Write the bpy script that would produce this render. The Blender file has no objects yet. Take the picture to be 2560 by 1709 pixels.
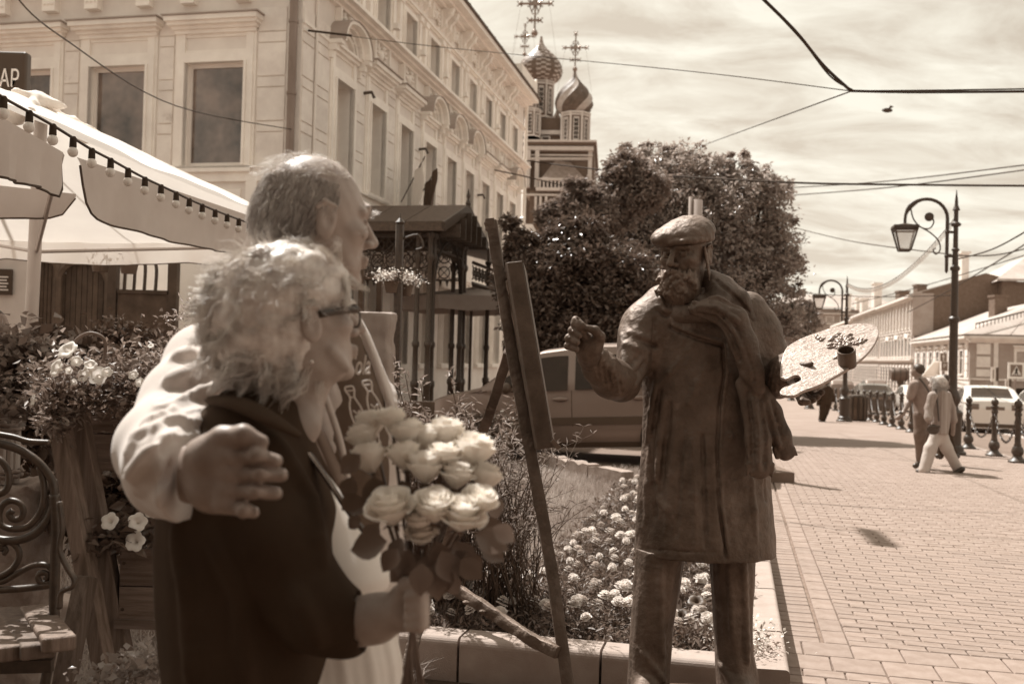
import bpy, bmesh, math, random
import numpy as np
from mathutils import Vector, Matrix
random.seed(7); RN = np.random.default_rng(11)
SC = bpy.context.scene
COL = SC.collection
# ------------------------------------------------------------------ camera
FPX = 35.0 * 2560 / 36.0
PITCH, ROLL, CZ = math.radians(0.8), math.radians(1.55), 1.5
Fv = Vector((0, math.cos(PITCH), math.sin(PITCH)))
R0 = Vector((1, 0, 0)); U0 = Vector((0, -math.sin(PITCH), math.cos(PITCH)))
Rv = R0 * math.cos(ROLL) + U0 * math.sin(ROLL)
Uv = -R0 * math.sin(ROLL) + U0 * math.cos(ROLL)
C0 = Vector((0, 0, CZ))
cam_d = bpy.data.cameras.new('camera'); cam = bpy.data.objects.new('camera', cam_d); COL.objects.link(cam)
cam_d.lens = 35; cam_d.sensor_width = 36; cam_d.clip_start = 0.05; cam_d.clip_end = 3000
m = Matrix((( Rv.x, Uv.x, -Fv.x, 0), (Rv.y, Uv.y, -Fv.y, 0), (Rv.z, Uv.z, -Fv.z, CZ), (0, 0, 0, 1)))
cam.matrix_world = m
cam_d.dof.use_dof = True; cam_d.dof.focus_distance = 4.2; cam_d.dof.aperture_fstop = 3.8
SC.camera = cam
# ------------------------------------------------------------------ light
SUNV = Vector((-0.57, 0.82, 0)).normalized() * math.cos(math.radians(57)); SUNV.z = math.sin(math.radians(57))
sun_d = bpy.data.lights.new('sun', 'SUN'); sun = bpy.data.objects.new('sun', sun_d); COL.objects.link(sun)
sun_d.energy = 5.0; sun_d.angle = math.radians(0.6); sun_d.color = (1.0, 0.975, 0.925)
sun.rotation_euler = SUNV.to_track_quat('Z', 'Y').to_euler(); sun.location = (-30, 30, 50)
W = bpy.data.worlds.new('World'); SC.world = W; W.use_nodes = True
nt = W.node_tree; nt.nodes.clear()
def N(nt, t, **k):
    n = nt.nodes.new(t)
    for a, b in k.items():
        if a.startswith('i_'):
            key = a[2:]
            n.inputs[int(key) if key.isdigit() else key].default_value = b
        else: setattr(n, a, b)
    return n
def L(nt, a, b): nt.links.new(a, b)
sky = N(nt, 'ShaderNodeTexSky', sky_type='NISHITA', sun_disc=False)
sky.sun_elevation = math.radians(57); sky.sun_rotation = math.atan2(SUNV.x, SUNV.y); sky.air_density = 1.0; sky.dust_density = 2.0
bw = N(nt, 'ShaderNodeRGBToBW'); L(nt, sky.outputs[0], bw.inputs[0])
tc = N(nt, 'ShaderNodeTexCoord'); sep = N(nt, 'ShaderNodeSeparateXYZ'); L(nt, tc.outputs['Generated'], sep.inputs[0])
ad = N(nt, 'ShaderNodeMath', operation='MAXIMUM', i_1=0.0); L(nt, sep.outputs[2], ad.inputs[0])
ad2 = N(nt, 'ShaderNodeMath', operation='ADD', i_1=0.22); L(nt, ad.outputs[0], ad2.inputs[0])
dv = N(nt, 'ShaderNodeMath', operation='DIVIDE'); L(nt, sep.outputs[0], dv.inputs[0]); L(nt, ad2.outputs[0], dv.inputs[1])
dv2 = N(nt, 'ShaderNodeMath', operation='DIVIDE'); L(nt, sep.outputs[1], dv2.inputs[0]); L(nt, ad2.outputs[0], dv2.inputs[1])
cb = N(nt, 'ShaderNodeCombineXYZ'); L(nt, dv.outputs[0], cb.inputs[0]); L(nt, dv2.outputs[0], cb.inputs[1])
mp = N(nt, 'ShaderNodeMapping'); mp.inputs['Scale'].default_value = (1.9, 3.3, 1); mp.inputs['Rotation'].default_value = (0, 0, 0.35); L(nt, cb.outputs[0], mp.inputs[0])
n1 = N(nt, 'ShaderNodeTexNoise'); n1.inputs['Scale'].default_value = 1.5; n1.inputs['Detail'].default_value = 10; n1.inputs['Roughness'].default_value = 0.62; n1.inputs['Distortion'].default_value = 0.5
L(nt, mp.outputs[0], n1.inputs['Vector'])
cr = N(nt, 'ShaderNodeValToRGB'); L(nt, n1.outputs[0], cr.inputs[0])
cr.color_ramp.elements[0].position = 0.38; cr.color_ramp.elements[0].color = (0.70, 0.615, 0.505, 1)
cr.color_ramp.elements[1].position = 0.63; cr.color_ramp.elements[1].color = (1.0, 0.945, 0.81, 1)
sk = N(nt, 'ShaderNodeMath', operation='MULTIPLY_ADD'); sk.inputs[1].default_value = 0.55; sk.inputs[2].default_value = 4.2; L(nt, bw.outputs[0], sk.inputs[0])
mx = N(nt, 'ShaderNodeVectorMath', operation='SCALE'); L(nt, cr.outputs[0], mx.inputs[0]); L(nt, sk.outputs[0], mx.inputs['Scale'])
bg = N(nt, 'ShaderNodeBackground'); bg.inputs['Strength'].default_value = 0.106; L(nt, mx.outputs[0], bg.inputs['Color'])
wo = N(nt, 'ShaderNodeOutputWorld'); L(nt, bg.outputs[0], wo.inputs['Surface'])
SC.view_settings.view_transform = 'Standard'; SC.view_settings.look = 'None'; SC.view_settings.exposure = 0.60; SC.view_settings.gamma = 1
SC.render.film_transparent = False
SC.cycles.use_denoising = True; SC.cycles.max_bounces = 6; SC.cycles.transparent_max_bounces = 6; SC.cycles.sample_clamp_indirect = 6

# ------------------------------------------------------------------ pixel -> place helpers (photograph pixels, 2560 wide)
def dirpx(u, v): return Fv * FPX + Rv * (u - 1280) - Uv * (v - 854.5)
def at(u, v, Y):
    q = dirpx(u, v); return C0 + q * (Y / q.y)
def on_plane(u, v, p0, n):
    q = dirpx(u, v); return C0 + q * ((Vector(p0) - C0).dot(Vector(n)) / q.dot(Vector(n)))
def gz(y): return -0.02 * min(max(0.0, y - 13), 47)
AN = math.radians(12.7)
Sv = Vector((math.sin(AN), math.cos(AN), 0)); Tv = Vector((math.cos(AN), -math.sin(AN), 0)); Zv = Vector((0, 0, 1))
def gnd(u, v):
    q = dirpx(u, v); Y = 5
    for _ in range(60):
        Y = (gz(Y) - CZ) / q.z * q.y
    return C0 + q * (Y / q.y)
def ST(t, s, z=0.0): return Tv * t + Sv * s + Zv * z
def STg(t, s, z=0.0):
    p = ST(t, s); p.z = gz(p.y) + z; return p
def onT(u, v, t): return on_plane(u, v, Tv * t, Tv)
def onS(u, v, s): return on_plane(u, v, Sv * s, Sv)

# ------------------------------------------------------------------ materials: everything in the photograph's one brown ink
def sepia(v):
    v = max(0.0, v)
    k = [(0.0, .63, .40), (.08, .66, .45), (.2, .74, .61), (.4, .85, .76), (.65, .90, .83), (1.0, .95, .88)]
    for i in range(len(k) - 1):
        if v <= k[i + 1][0] or i == len(k) - 2:
            f = min(1, (v - k[i][0]) / (k[i + 1][0] - k[i][0])); g = k[i][1] + (k[i + 1][1] - k[i][1]) * f; b = k[i][2] + (k[i + 1][2] - k[i][2]) * f
            break
    r = v / (0.2126 + 0.7152 * g + 0.0722 * b)
    return (r, r * g, r * b, 1)
MATS = {}
def mat(name, v, rough=0.8, var=0.25, scale=6.0, bump=0.3, bscale=60.0, bdist=0.004, metal=0.0, spec=0.4, trans=0.0, stretch=None, stain=None, sheen=0.0, alpha=None, coat=0.0, detail=5.0, emit=0.0):
    if name in MATS: return MATS[name]
    M = bpy.data.materials.new(name); M.use_nodes = True; t = M.node_tree; t.nodes.clear()
    o = N(t, 'ShaderNodeOutputMaterial'); p = N(t, 'ShaderNodeBsdfPrincipled')
    tc = N(t, 'ShaderNodeTexCoord'); mpn = N(t, 'ShaderNodeMapping'); L(t, tc.outputs['Object'], mpn.inputs[0])
    if stretch: mpn.inputs['Scale'].default_value = stretch
    nz = N(t, 'ShaderNodeTexNoise'); nz.inputs['Scale'].default_value = scale; nz.inputs['Detail'].default_value = detail; nz.inputs['Roughness'].default_value = 0.62
    L(t, mpn.outputs[0], nz.inputs['Vector'])
    r = N(t, 'ShaderNodeValToRGB'); L(t, nz.outputs[0], r.inputs[0])
    r.color_ramp.elements[0].position = 0.3; r.color_ramp.elements[0].color = sepia(v * (1 - var))
    r.color_ramp.elements[1].position = 0.7; r.color_ramp.elements[1].color = sepia(v * (1 + var * 0.8))
    c = r.outputs[0]
    if stain:
        n2 = N(t, 'ShaderNodeTexNoise'); n2.inputs['Scale'].default_value = stain[0]; n2.inputs['Detail'].default_value = 8; n2.inputs['Roughness'].default_value = 0.7
        L(t, tc.outputs['Object'], n2.inputs['Vector'])
        r2 = N(t, 'ShaderNodeValToRGB'); L(t, n2.outputs[0], r2.inputs[0])
        r2.color_ramp.elements[0].position = stain[1]; r2.color_ramp.elements[0].color = (0, 0, 0, 1); r2.color_ramp.elements[1].position = stain[1] + 0.12; r2.color_ramp.elements[1].color = (1, 1, 1, 1)
        mxn = N(t, 'ShaderNodeMix', data_type='RGBA'); L(t, r2.outputs[0], mxn.inputs[0]); L(t, c, mxn.inputs[6]); mxn.inputs[7].default_value = sepia(stain[2])
        c = mxn.outputs[2]
    # each copy of a thing or piece keeps a slightly different tone
    oi = N(t, 'ShaderNodeObjectInfo'); mr = N(t, 'ShaderNodeMapRange'); L(t, oi.outputs['Random'], mr.inputs[0])
    mr.inputs[3].default_value = 1 - 0.35 * min(var, .5); mr.inputs[4].default_value = 1 + 0.3 * min(var, .5)
    sc_ = N(t, 'ShaderNodeVectorMath', operation='SCALE'); L(t, c, sc_.inputs[0]); L(t, mr.outputs[0], sc_.inputs['Scale']); c = sc_.outputs[0]
    L(t, c, p.inputs['Base Color'])
    p.inputs['Roughness'].default_value = rough; p.inputs['Metallic'].default_value = metal
    p.inputs['Specular IOR Level'].default_value = spec
    if sheen: p.inputs['Sheen Weight'].default_value = sheen
    if coat: p.inputs['Coat Weight'].default_value = coat; p.inputs['Coat Roughness'].default_value = 0.08
    if alpha is not None: p.inputs['Alpha'].default_value = alpha
    if emit: L(t, c, p.inputs['Emission Color']); p.inputs['Emission Strength'].default_value = emit
    if bump:
        nb = N(t, 'ShaderNodeTexNoise'); nb.inputs['Scale'].default_value = bscale; nb.inputs['Detail'].default_value = 6; L(t, mpn.outputs[0], nb.inputs['Vector'])
        b = N(t, 'ShaderNodeBump'); b.inputs['Strength'].default_value = bump; b.inputs['Distance'].default_value = bdist
        L(t, nb.outputs[0], b.inputs['Height']); L(t, b.outputs[0], p.inputs['Normal'])
    out = p.outputs[0]
    if trans:
        tr = N(t, 'ShaderNodeBsdfTranslucent'); L(t, c, tr.inputs[0]); ms = N(t, 'ShaderNodeMixShader'); ms.inputs[0].default_value = trans
        L(t, out, ms.inputs[1]); L(t, tr.outputs[0], ms.inputs[2]); out = ms.outputs[0]
    L(t, out, o.inputs[0]); MATS[name] = M; return M
def M_(n): return MATS[n]
mat('stucco', .80, .9, .12, 1.2, .25, 40, .004, stain=(1.1, .62, .54)); mat('stucco_trim', .88, .85, .10, 2, .2, 50, .003, stain=(2.2, .68, .42))
mat('stucco_block', .78, .9, .14, 2.2, .3, 30, .004, stain=(1.7, .60, .50)); mat('window_glass', .12, .05, .85, 1.3, .3, 2.0, .03, spec=1.0, detail=3); mat('window_dark', .03, .6, .4, 1.5, 0, spec=.15)  # window_glass mottling paints reflections into the pane colour
mat('roof_metal', .22, .45, .3, 2, .1, 8, .01, metal=.3, stretch=(1, 1, .3)); mat('roof_light', .55, .5, .15, .8, .1, 8, .01, metal=.2, stain=(.5, .6, .38)); mat('iron', .05, .45, .4, 30, .3, 90, .002, spec=.5)
mat('iron_rust', .075, .6, .4, 20, .4, 60, .003); mat('white_frame', .75, .5, .05, 3, 0)
mat('paver', .22, .85, .22, 9, .5, 130, .0025, stain=(3.0, .64, .28)); mat('joint', .15, .95, .3, 20, .6, 90, .004); mat('paving_far', .22, .85, .16, 1.2, .3, 40, .004, stain=(.6, .62, .33))
mat('asphalt', .155, .9, .2, 3, .5, 150, .003, stain=(.5, .6, .19)); mat('kerb_stone', .31, .8, .14, 9, .6, 160, .0025, stain=(5, .66, .27)); mat('granite', .27, .8, .3, 14, .7, 60, .006, stain=(4, .6, .12))
mat('soil', .05, .95, .4, 14, .8, 50, .01); mat('lamp_glass', .7, .1, .05, 3, 0, spec=.6, alpha=.35)
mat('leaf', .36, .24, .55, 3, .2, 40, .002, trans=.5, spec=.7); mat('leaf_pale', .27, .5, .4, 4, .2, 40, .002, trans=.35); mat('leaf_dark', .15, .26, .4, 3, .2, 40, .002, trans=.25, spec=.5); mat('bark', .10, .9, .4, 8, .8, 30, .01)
mat('grass_blade', .40, .6, .45, 1.5, 0, trans=.35); mat('petal', .94, .5, .08, 20, .15, 60, .001, trans=.3); mat('leaf_bed', .17, .5, .5, 6, .2, 40, .002, trans=.3); mat('marigold', .66, .7, .2, 30, .2, 90, .001, trans=.2); mat('petal_dark', .07, .5, .3, 20, 0, trans=.2)
mat('brick_red', .13, .85, .2, 5, .3, 60, .004); mat('white_stone', .58, .8, .1, 3, .2, 40, .004); mat('dome_tile', .11, .6, .4, 2.2, .2, 10, .01); mat('dome_light', .42, .4, .2, 3, .1, 10, .01); mat('gilt', .25, .3, .3, 4, 0, metal=.8)
mat('wood', .13, .7, .5, 3.2, .7, 20, .004, stretch=(14.0, 14.0, 1.0)); mat('wood_h', .15, .75, .45, 3.2, .7, 20, .004, stretch=(1.0, 16.0, 16.0)); mat('wood_dark', .08, .7, .4, 5, .4, 30, .003)
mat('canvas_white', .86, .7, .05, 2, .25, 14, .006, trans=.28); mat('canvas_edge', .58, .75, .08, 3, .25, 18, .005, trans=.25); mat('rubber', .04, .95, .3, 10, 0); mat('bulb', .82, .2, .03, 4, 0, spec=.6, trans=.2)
mat('bronze', .115, .58, .45, 7, .6, 34, .012, metal=.35, spec=.6, stain=(9, .60, .17)); mat('bronze_plate', .34, .50, .35, 14, .8, 55, .006, metal=.45, spec=.6, stretch=(1, 2.6, 1)); mat('bronze_dark', .095, .5, .4, 9, .5, 60, .004, metal=.35, spec=.6)
mat('skin', .235, .5, .22, 16, .35, 220, .001, spec=.45); mat('skin_pale', .34, .5, .18, 14, .3, 220, .001, spec=.45); mat('hair_white', .85, .42, .2, 30, 0, spec=.5, trans=.2); mat('hair_grey', .66, .45, .3, 30, 0, spec=.5, trans=.15); mat('hair_dark', .05, .5, .3, 30, 0)
mat('linen', .52, .85, .08, 12, .4, 500, .0012, sheen=.2); mat('jacket_dark', .045, .9, .15, 8, .3, 300, .001, spec=.1); mat('cotton_white', .80, .8, .04, 6, .2, 200, .001, trans=.1); mat('tee_dark', .085, .85, .15, 10, .2, 300, .001); mat('tee_grey', .24, .85, .12, 10, .2, 300, .001); mat('denim', .16, .85, .2, 14, .3, 200, .001)
mat('car_silver', .21, .35, .06, 1, 0, metal=.3, coat=.35); mat('car_white', .78, .25, .03, 1, 0, coat=.8); mat('car_dark', .05, .25, .1, 1, 0, coat=.8); mat('car_glass', .03, .22, .3, 2, 0, spec=.25); mat('tyre', .035, .85, .2, 20, .3, 60, .003); mat('rim', .35, .3, .1, 4, 0, metal=.9); mat('plastic_dark', .07, .5, .1, 6, 0); mat('lamp_red', .14, .15, .1, 4, 0, coat=.8)
mat('leather', .04, .35, .2, 30, .3, 120, .001, spec=.6); mat('terracotta', .09, .7, .2, 8, .3, 40, .003); mat('birch', .55, .8, .2, 3, .5, 40, .003, stretch=(1, 1, .3), stain=(16, .62, .08)); mat('rope', .30, .9, .2, 30, .5, 90, .003)
mat('sign_white', .75, .4, .03, 3, 0); mat('sign_dark', .16, .4, .05, 3, 0); mat('sign_black', .05, .35, .05, 3, 0); mat('gold', .5, .25, .1, 3, 0, metal=.9)

mat('stucco_r', .34, .9, .14, 1.2, .25, 40, .004, stain=(1.1, .62, .27)); mat('stucco_mid', .38, .9, .12, 2, .3, 30, .004); mat('blouse', .34, .85, .35, 1.2, .3, 60, .004, stretch=(26, 26, .6)); mat('slacks', .46, .85, .1, 4, .3, 60, .004); mat('trim_r', .74, .85, .12, 2, .2, 50, .003, stain=(2.2, .66, .36)); mat('canvas_tan', .34, .8, .1, 3, .3, 18, .005, trans=.15); mat('roof_r', .44, .5, .2, .5, .1, 8, .01, metal=.2, stain=(.4, .56, .28))
# ------------------------------------------------------------------ mesh builder
class MB:
    def __init__(s, xf=None): s.v = []; s.f = []; s.xf = xf; s.mi = []; s.m = 0
    def add(s, vs, fs):
        b = len(s.v); s.v.extend([tuple(v) for v in vs]); s.f.extend([tuple(b + i for i in f) for f in fs]); s.mi.extend([s.m] * len(fs)); return s
    def box(s, x0, y0, z0, x1, y1, z1):
        if x0 > x1: x0, x1 = x1, x0
        if y0 > y1: y0, y1 = y1, y0
        if z0 > z1: z0, z1 = z1, z0
        return s.add([(x0, y0, z0), (x1, y0, z0), (x1, y1, z0), (x0, y1, z0), (x0, y0, z1), (x1, y0, z1), (x1, y1, z1), (x0, y1, z1)],
                     [(0, 3, 2, 1), (4, 5, 6, 7), (0, 1, 5, 4), (1, 2, 6, 5), (2, 3, 7, 6), (3, 0, 4, 7)])
    def obox(s, c, ax, ay, az):
        c = Vector(c); P = []
        for k in (-1, 1):
            for i, j in ((-1, -1), (1, -1), (1, 1), (-1, 1)): P.append(c + ax * i + ay * j + az * k)
        return s.add(P, [(0, 3, 2, 1), (4, 5, 6, 7), (0, 1, 5, 4), (1, 2, 6, 5), (2, 3, 7, 6), (3, 0, 4, 7)])
    def beam(s, a, b, w, h, up=Zv):
        a = Vector(a); b = Vector(b); d = (b - a); x = d.normalized(); y = up.cross(x)
        if y.length < 1e-4: y = Vector((1, 0, 0)).cross(x)
        y.normalize(); z = x.cross(y)
        return s.obox((a + b) / 2, d / 2, y * w / 2, z * h / 2)
    def tube(s, pts, r, n=8, cap=True, flat=1.0):
        pts = [Vector(p) for p in pts]; m_ = len(pts)
        if not hasattr(r, '__len__'): r = [r] * m_
        pv = None; rings = []
        for i, p in enumerate(pts):
            d = (pts[min(i + 1, m_ - 1)] - pts[max(i - 1, 0)])
            d = d.normalized() if d.length > 1e-9 else Vector((0, 0, 1))
            if pv is None:
                u = d.cross(Vector((0, 0, 1)))
                if u.length < .05: u = d.cross(Vector((1, 0, 0)))
            else: u = pv - d * pv.dot(d)
            u.normalize(); pv = u; w = d.cross(u)
            rings.append([p + (u * math.cos(2 * math.pi * k / n) + w * math.sin(2 * math.pi * k / n) * flat) * r[i] for k in range(n)])
        return s.loft(rings, cap)
    def loft(s, rings, cap=True, closed=True):
        n = len(rings[0]); vs = [p for r in rings for p in r]; fs = []
        for i in range(len(rings) - 1):
            for k in range(n if closed else n - 1):
                a = i * n + k; b = i * n + (k + 1) % n; fs.append((a, b, b + n, a + n))
        if cap: fs.append(tuple(range(n))[::-1]); fs.append(tuple((len(rings) - 1) * n + k for k in range(n)))
        return s.add(vs, fs)
    def lathe(s, c, prof, n=16, axis=Zv, cap=True):
        c = Vector(c); a = Vector(axis).normalized(); u = a.orthogonal().normalized(); w = a.cross(u)
        return s.loft([[c + a * z + (u * math.cos(2 * math.pi * k / n) + w * math.sin(2 * math.pi * k / n)) * r for k in range(n)] for r, z in prof], cap)
    def ball(s, c, r, n=8, m_=6, sc=(1, 1, 1)):
        c = Vector(c)
        return s.loft([[c + Vector((sc[0] * r * math.sin(math.pi * max(.02, min(.98, i / m_))) * math.cos(2 * math.pi * k / n), sc[1] * r * math.sin(math.pi * max(.02, min(.98, i / m_))) * math.sin(2 * math.pi * k / n), -sc[2] * r * math.cos(math.pi * i / m_))) for k in range(n)] for i in range(m_ + 1)])
    def prism(s, poly, off):
        off = Vector(off); n = len(poly); P = [Vector(p) for p in poly]
        return s.add(P + [p + off for p in P], [tuple(range(n))[::-1], tuple(range(n, 2 * n))] + [(i, (i + 1) % n, (i + 1) % n + n, i + n) for i in range(n)])
    def quad(s, a, b, c, d): return s.add([a, b, c, d], [(0, 1, 2, 3)])
    def mesh(s, name):
        me = bpy.data.meshes.new(name)
        vs = [s.xf(*v) for v in s.v] if s.xf else s.v
        me.from_pydata([tuple(v) for v in vs], [], s.f)
        if any(s.mi): me.polygons.foreach_set('material_index', s.mi)
        return me
    def build(s, name, mt, parent=None, smooth=False, fix=True, **pr):
        me = s.mesh(name)
        if fix:
            bm = bmesh.new(); bm.from_mesh(me); bmesh.ops.recalc_face_normals(bm, faces=bm.faces[:]); bm.to_mesh(me); bm.free()
        return link(name, me, mt, parent, smooth, **pr)
def link(name, me, mt, parent=None, smooth=False, **pr):
    for x in (mt if isinstance(mt, (list, tuple)) else [mt]): me.materials.append(MATS[x] if isinstance(x, str) else x)
    if smooth is True: me.polygons.foreach_set('use_smooth', [True] * len(me.polygons))
    o = bpy.data.objects.new(name, me); COL.objects.link(o)
    if smooth and smooth is not True:
        me.polygons.foreach_set('use_smooth', [True] * len(me.polygons)); me.set_sharp_from_angle(angle=math.radians(smooth))
    if parent is not None: put(o, parent)
    for k, v in pr.items():
        if v is not None: o[k] = v
    return o
ORG = {}
def put(o, parent):
    o.parent = parent; o.location = -ORG.get(parent.name, Vector((0, 0, 0)))
def thing(name, loc, label, cat, group=None, **k):
    o = bpy.data.objects.new(name, None); COL.objects.link(o); o.location = loc; ORG[o.name] = Vector(loc); o.empty_display_size = .1
    o['label'] = label; o['category'] = cat
    if group: o['group'] = group
    return o
def tag(o, label, cat, group=None):
    o['label'] = label; o['category'] = cat
    if group: o['group'] = group
    return o
KIDS = {}
def dup(root, loc=None, rot=None, label=None, scale=None):
    kids = KIDS.get(root.name)
    if kids is None:
        kids = KIDS[root.name] = [(c, list(c.children)) for c in root.children]
    r = root.copy(); COL.objects.link(r)
    if loc is not None: r.location = loc
    if rot is not None: r.rotation_euler = rot
    if scale is not None: r.scale = (scale,) * 3 if not hasattr(scale, '__len__') else scale
    if label: r['label'] = label
    for c, gs in kids:
        d = c.copy(); COL.objects.link(d); d.parent = r
        for g in gs:
            e = g.copy(); COL.objects.link(e); e.parent = d
    return r
def npmesh(name, V, Fq, mt, parent=None, smooth=False, **pr):
    me = bpy.data.meshes.new(name); V = np.asarray(V, np.float32); Fq = np.asarray(Fq, np.int32); k = Fq.shape[1]
    me.vertices.add(len(V)); me.vertices.foreach_set('co', V.ravel()); me.loops.add(Fq.size); me.loops.foreach_set('vertex_index', Fq.ravel())
    me.polygons.add(len(Fq)); me.polygons.foreach_set('loop_start', np.arange(0, Fq.size, k, dtype=np.int32)); me.polygons.foreach_set('loop_total', np.full(len(Fq), k, np.int32))
    me.update(calc_edges=True)
    return link(name, me, mt, parent, smooth, **pr)
def leaves(name, C, size, mt, parent=None, up=0.3, asp=0.5, droop=0.2, **pr):
    """many leaf blades, each a folded four-sided blade of its own position and turn"""
    C = np.asarray(C); n = len(C); d = RN.normal(size=(n, 3)); d[:, 2] = d[:, 2] * .6 - droop; d /= np.linalg.norm(d, axis=1)[:, None]
    nn = RN.normal(size=(n, 3)); nn[:, 2] += up * 4; w = np.cross(d, nn); w /= np.linalg.norm(w, axis=1)[:, None]; nn = np.cross(w, d)
    sz = (size * RN.uniform(.6, 1.35, n))[:, None] if np.isscalar(size) else np.asarray(size)[:, None]
    a = C; b = C + d * sz * .5 + w * sz * asp * .5 + nn * sz * .08; c = C + d * sz - nn * sz * .1; e = C + d * sz * .5 - w * sz * asp * .5 + nn * sz * .08
    V = np.stack([a, b, c, e], 1).reshape(-1, 3); F = np.arange(4 * n).reshape(n, 4)
    F = np.concatenate([F[:, [0, 1, 2]], F[:, [0, 2, 3]]])
    return npmesh(name, V, F, mt, parent, **pr)
def blades(name, C, H, Wd, mt, lean=.35, parent=None, seg=2, **pr):
    C = np.asarray(C, float); n = len(C); az = RN.uniform(0, 2 * np.pi, n); h = H * RN.uniform(.5, 1.2, n); l = h * lean * RN.uniform(0, 1.6, n)
    dx = np.stack([np.cos(az), np.sin(az), np.zeros(n)], 1); px = np.stack([-np.sin(az), np.cos(az), np.zeros(n)], 1) * (Wd / 2)
    mid = C + dx * (l * .3)[:, None]; mid[:, 2] += h * .55; tip = C + dx * l[:, None]; tip[:, 2] += h
    V = np.stack([C - px, C + px, mid + px * .8, mid - px * .8, tip], 1).reshape(-1, 3); i = np.arange(n)[:, None] * 5
    F = np.concatenate([i + [0, 1, 2], i + [0, 2, 3], i + [3, 2, 4]])
    return npmesh(name, V, F, mt, parent, **pr)
def smoothpts(P, n=8):
    P = [Vector(p) for p in P]; out = []
    for i in range(len(P) - 1):
        a = P[max(i - 1, 0)]; b = P[i]; c = P[i + 1]; d = P[min(i + 2, len(P) - 1)]
        for k in range(n):
            t = k / n; out.append(.5 * ((2 * b) + (c - a) * t + (2 * a - 5 * b + 4 * c - d) * t * t + (3 * b - a - 3 * c + d) * t ** 3))
    out.append(P[-1]); return out
def text_mesh(body, size, ext, M4, name, mt, parent, shear=0.0, align='CENTER'):
    cu = bpy.data.curves.new(name, 'FONT'); cu.body = body; cu.size = size; cu.extrude = ext; cu.align_x = align; cu.align_y = 'CENTER'; cu.shear = shear
    tmp = bpy.data.objects.new(name + '_tmp', cu); COL.objects.link(tmp); dg = bpy.context.evaluated_depsgraph_get(); dg.update()
    me = bpy.data.meshes.new_from_object(tmp.evaluated_get(dg)); bpy.data.objects.remove(tmp); me.transform(M4); me.materials.clear()
    return link(name, me, mt, parent)
def frame4(o, x, y, z):
    return Matrix(((x.x, y.x, z.x, o.x), (x.y, y.y, z.y, o.y), (x.z, y.z, z.z, o.z), (0, 0, 0, 1)))
# ================================================================== SETTING
def strip(name, t0, t1, s0, s1, z, mt, step=4.0, nt_=1, **pr):
    b = MB(); n = int((s1 - s0) / step) + 1; vs = []; fs = []
    for i in range(n + 1):
        s = s0 + (s1 - s0) * i / n
        for j in range(nt_ + 1):
            vs.append(STg(t0 + (t1 - t0) * j / nt_, s, z))
    for i in range(n):
        for j in range(nt_):
            a = i * (nt_ + 1) + j; fs.append((a, a + 1, a + nt_ + 2, a + nt_ + 1))
    b.add(vs, fs); return b.build(name, mt, kind='structure', **pr)
# one sheet to the horizon, under everything
b = MB(); vs = []; fs = []
ys = [-60, 0, 13, 24, 36, 48, 60, 120, 400, 1800]
for y in ys: vs += [(-1500, y, gz(y) - .18), (1500, y, gz(y) - .18)]
fs = [(2 * i, 2 * i + 1, 2 * i + 3, 2 * i + 2) for i in range(len(ys) - 1)]
b.add(vs, fs); b.build('ground', 'asphalt', kind='structure')
strip('road', 4.98, 13.6, -8, 260, -.12, 'asphalt')
pave = strip('pavement', -7.8, 4.86, -8, 230, -.014, 'joint')
strip('pavement_far_surface', -7.8, 4.86, 21.05, 230, -.001, 'paving_far')
strip('far_pavement', 13.75, 15.95, 20, 230, -.005, 'paving_far')
strip('side_street', 16.0, 60.0, 50, 74, -.115, 'asphalt')
# road kerb
def kerbrow(name, t, s0, s1, top, w, dirn=1, ln=1.0, mt='kerb_stone'):
    i = 0; s = s0
    while s < s1:
        b = MB(); a = STg(t, s + .004); e = STg(t + w, s + ln - .008)
        b2 = MB(lambda x, y, z: STg(x, y, z)); b2.box(t, s + .004, -.2, t + w, s + ln - .006, top)
        b2.build('kerb_stone', mt, road_kerb); s += ln
road_kerb = bpy.data.objects.new('road_kerb', None); COL.objects.link(road_kerb); road_kerb['kind'] = 'structure'
kerbrow('k', 4.86, 8, 40, .012, .12); 
strip('road_kerb_far_run', 4.86, 4.98, 40, 200, .012, 'kerb_stone')
# bricks of the pavement, nearest as objects
def brick_me(w, l, name):
    h = .014; e = .006; b = MB(); x, y = w / 2, l / 2
    vs = [(-x, -y, -h), (x, -y, -h), (x, y, -h), (-x, y, -h), (-x, -y, -e), (x, -y, -e), (x, y, -e), (-x, y, -e), (-x + e, -y + e, 0), (x - e, -y + e, 0), (x - e, y - e, 0), (-x + e, y - e, 0)]
    fs = [(8, 9, 10, 11)] + [(i + 4, (i + 1) % 4 + 4, (i + 1) % 4 + 8, i + 8) for i in range(4)] + [(i, (i + 1) % 4, (i + 1) % 4 + 4, i + 4) for i in range(4)]
    b.add(vs, fs); return b
spots = []
def lay(t0, t1, s0, s1, L_, Wd, kind, off=.5, rr=None):
    r = 0; s = s0
    while s < s1 - .001:
        t = t0 - (L_ * off if r % 2 else 0)
        while t < t1:
            a = max(t, t0); e = min(t + L_, t1)
            if e - a > .03: spots.append(((a + e) / 2, s + Wd / 2, e - a - .007, Wd - .007, kind))
            t += L_
        s += Wd; r += 1
KR = .255     # outer face of the flower bed kerb
lay(KR, 5.0 - .14, 5.14, 5.64, .25, .25, 0)
lay(KR, 4.86, 4.90, 5.14, .2, .12, 0); lay(KR, 4.86, 3.9, 4.9, .2, .1, 0)
lay(KR, .50, 5.64, 21, .23, .105, 0, 0); lay(.50, .63, 5.64, 21, .13, .26, 0, 0); lay(.63, 4.86, 5.64, 21, .20, .098, 0)
lay(-7.8, -3.6, 8.5, 21, .22, .11, 1)
spots = [q for q in spots]
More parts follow.
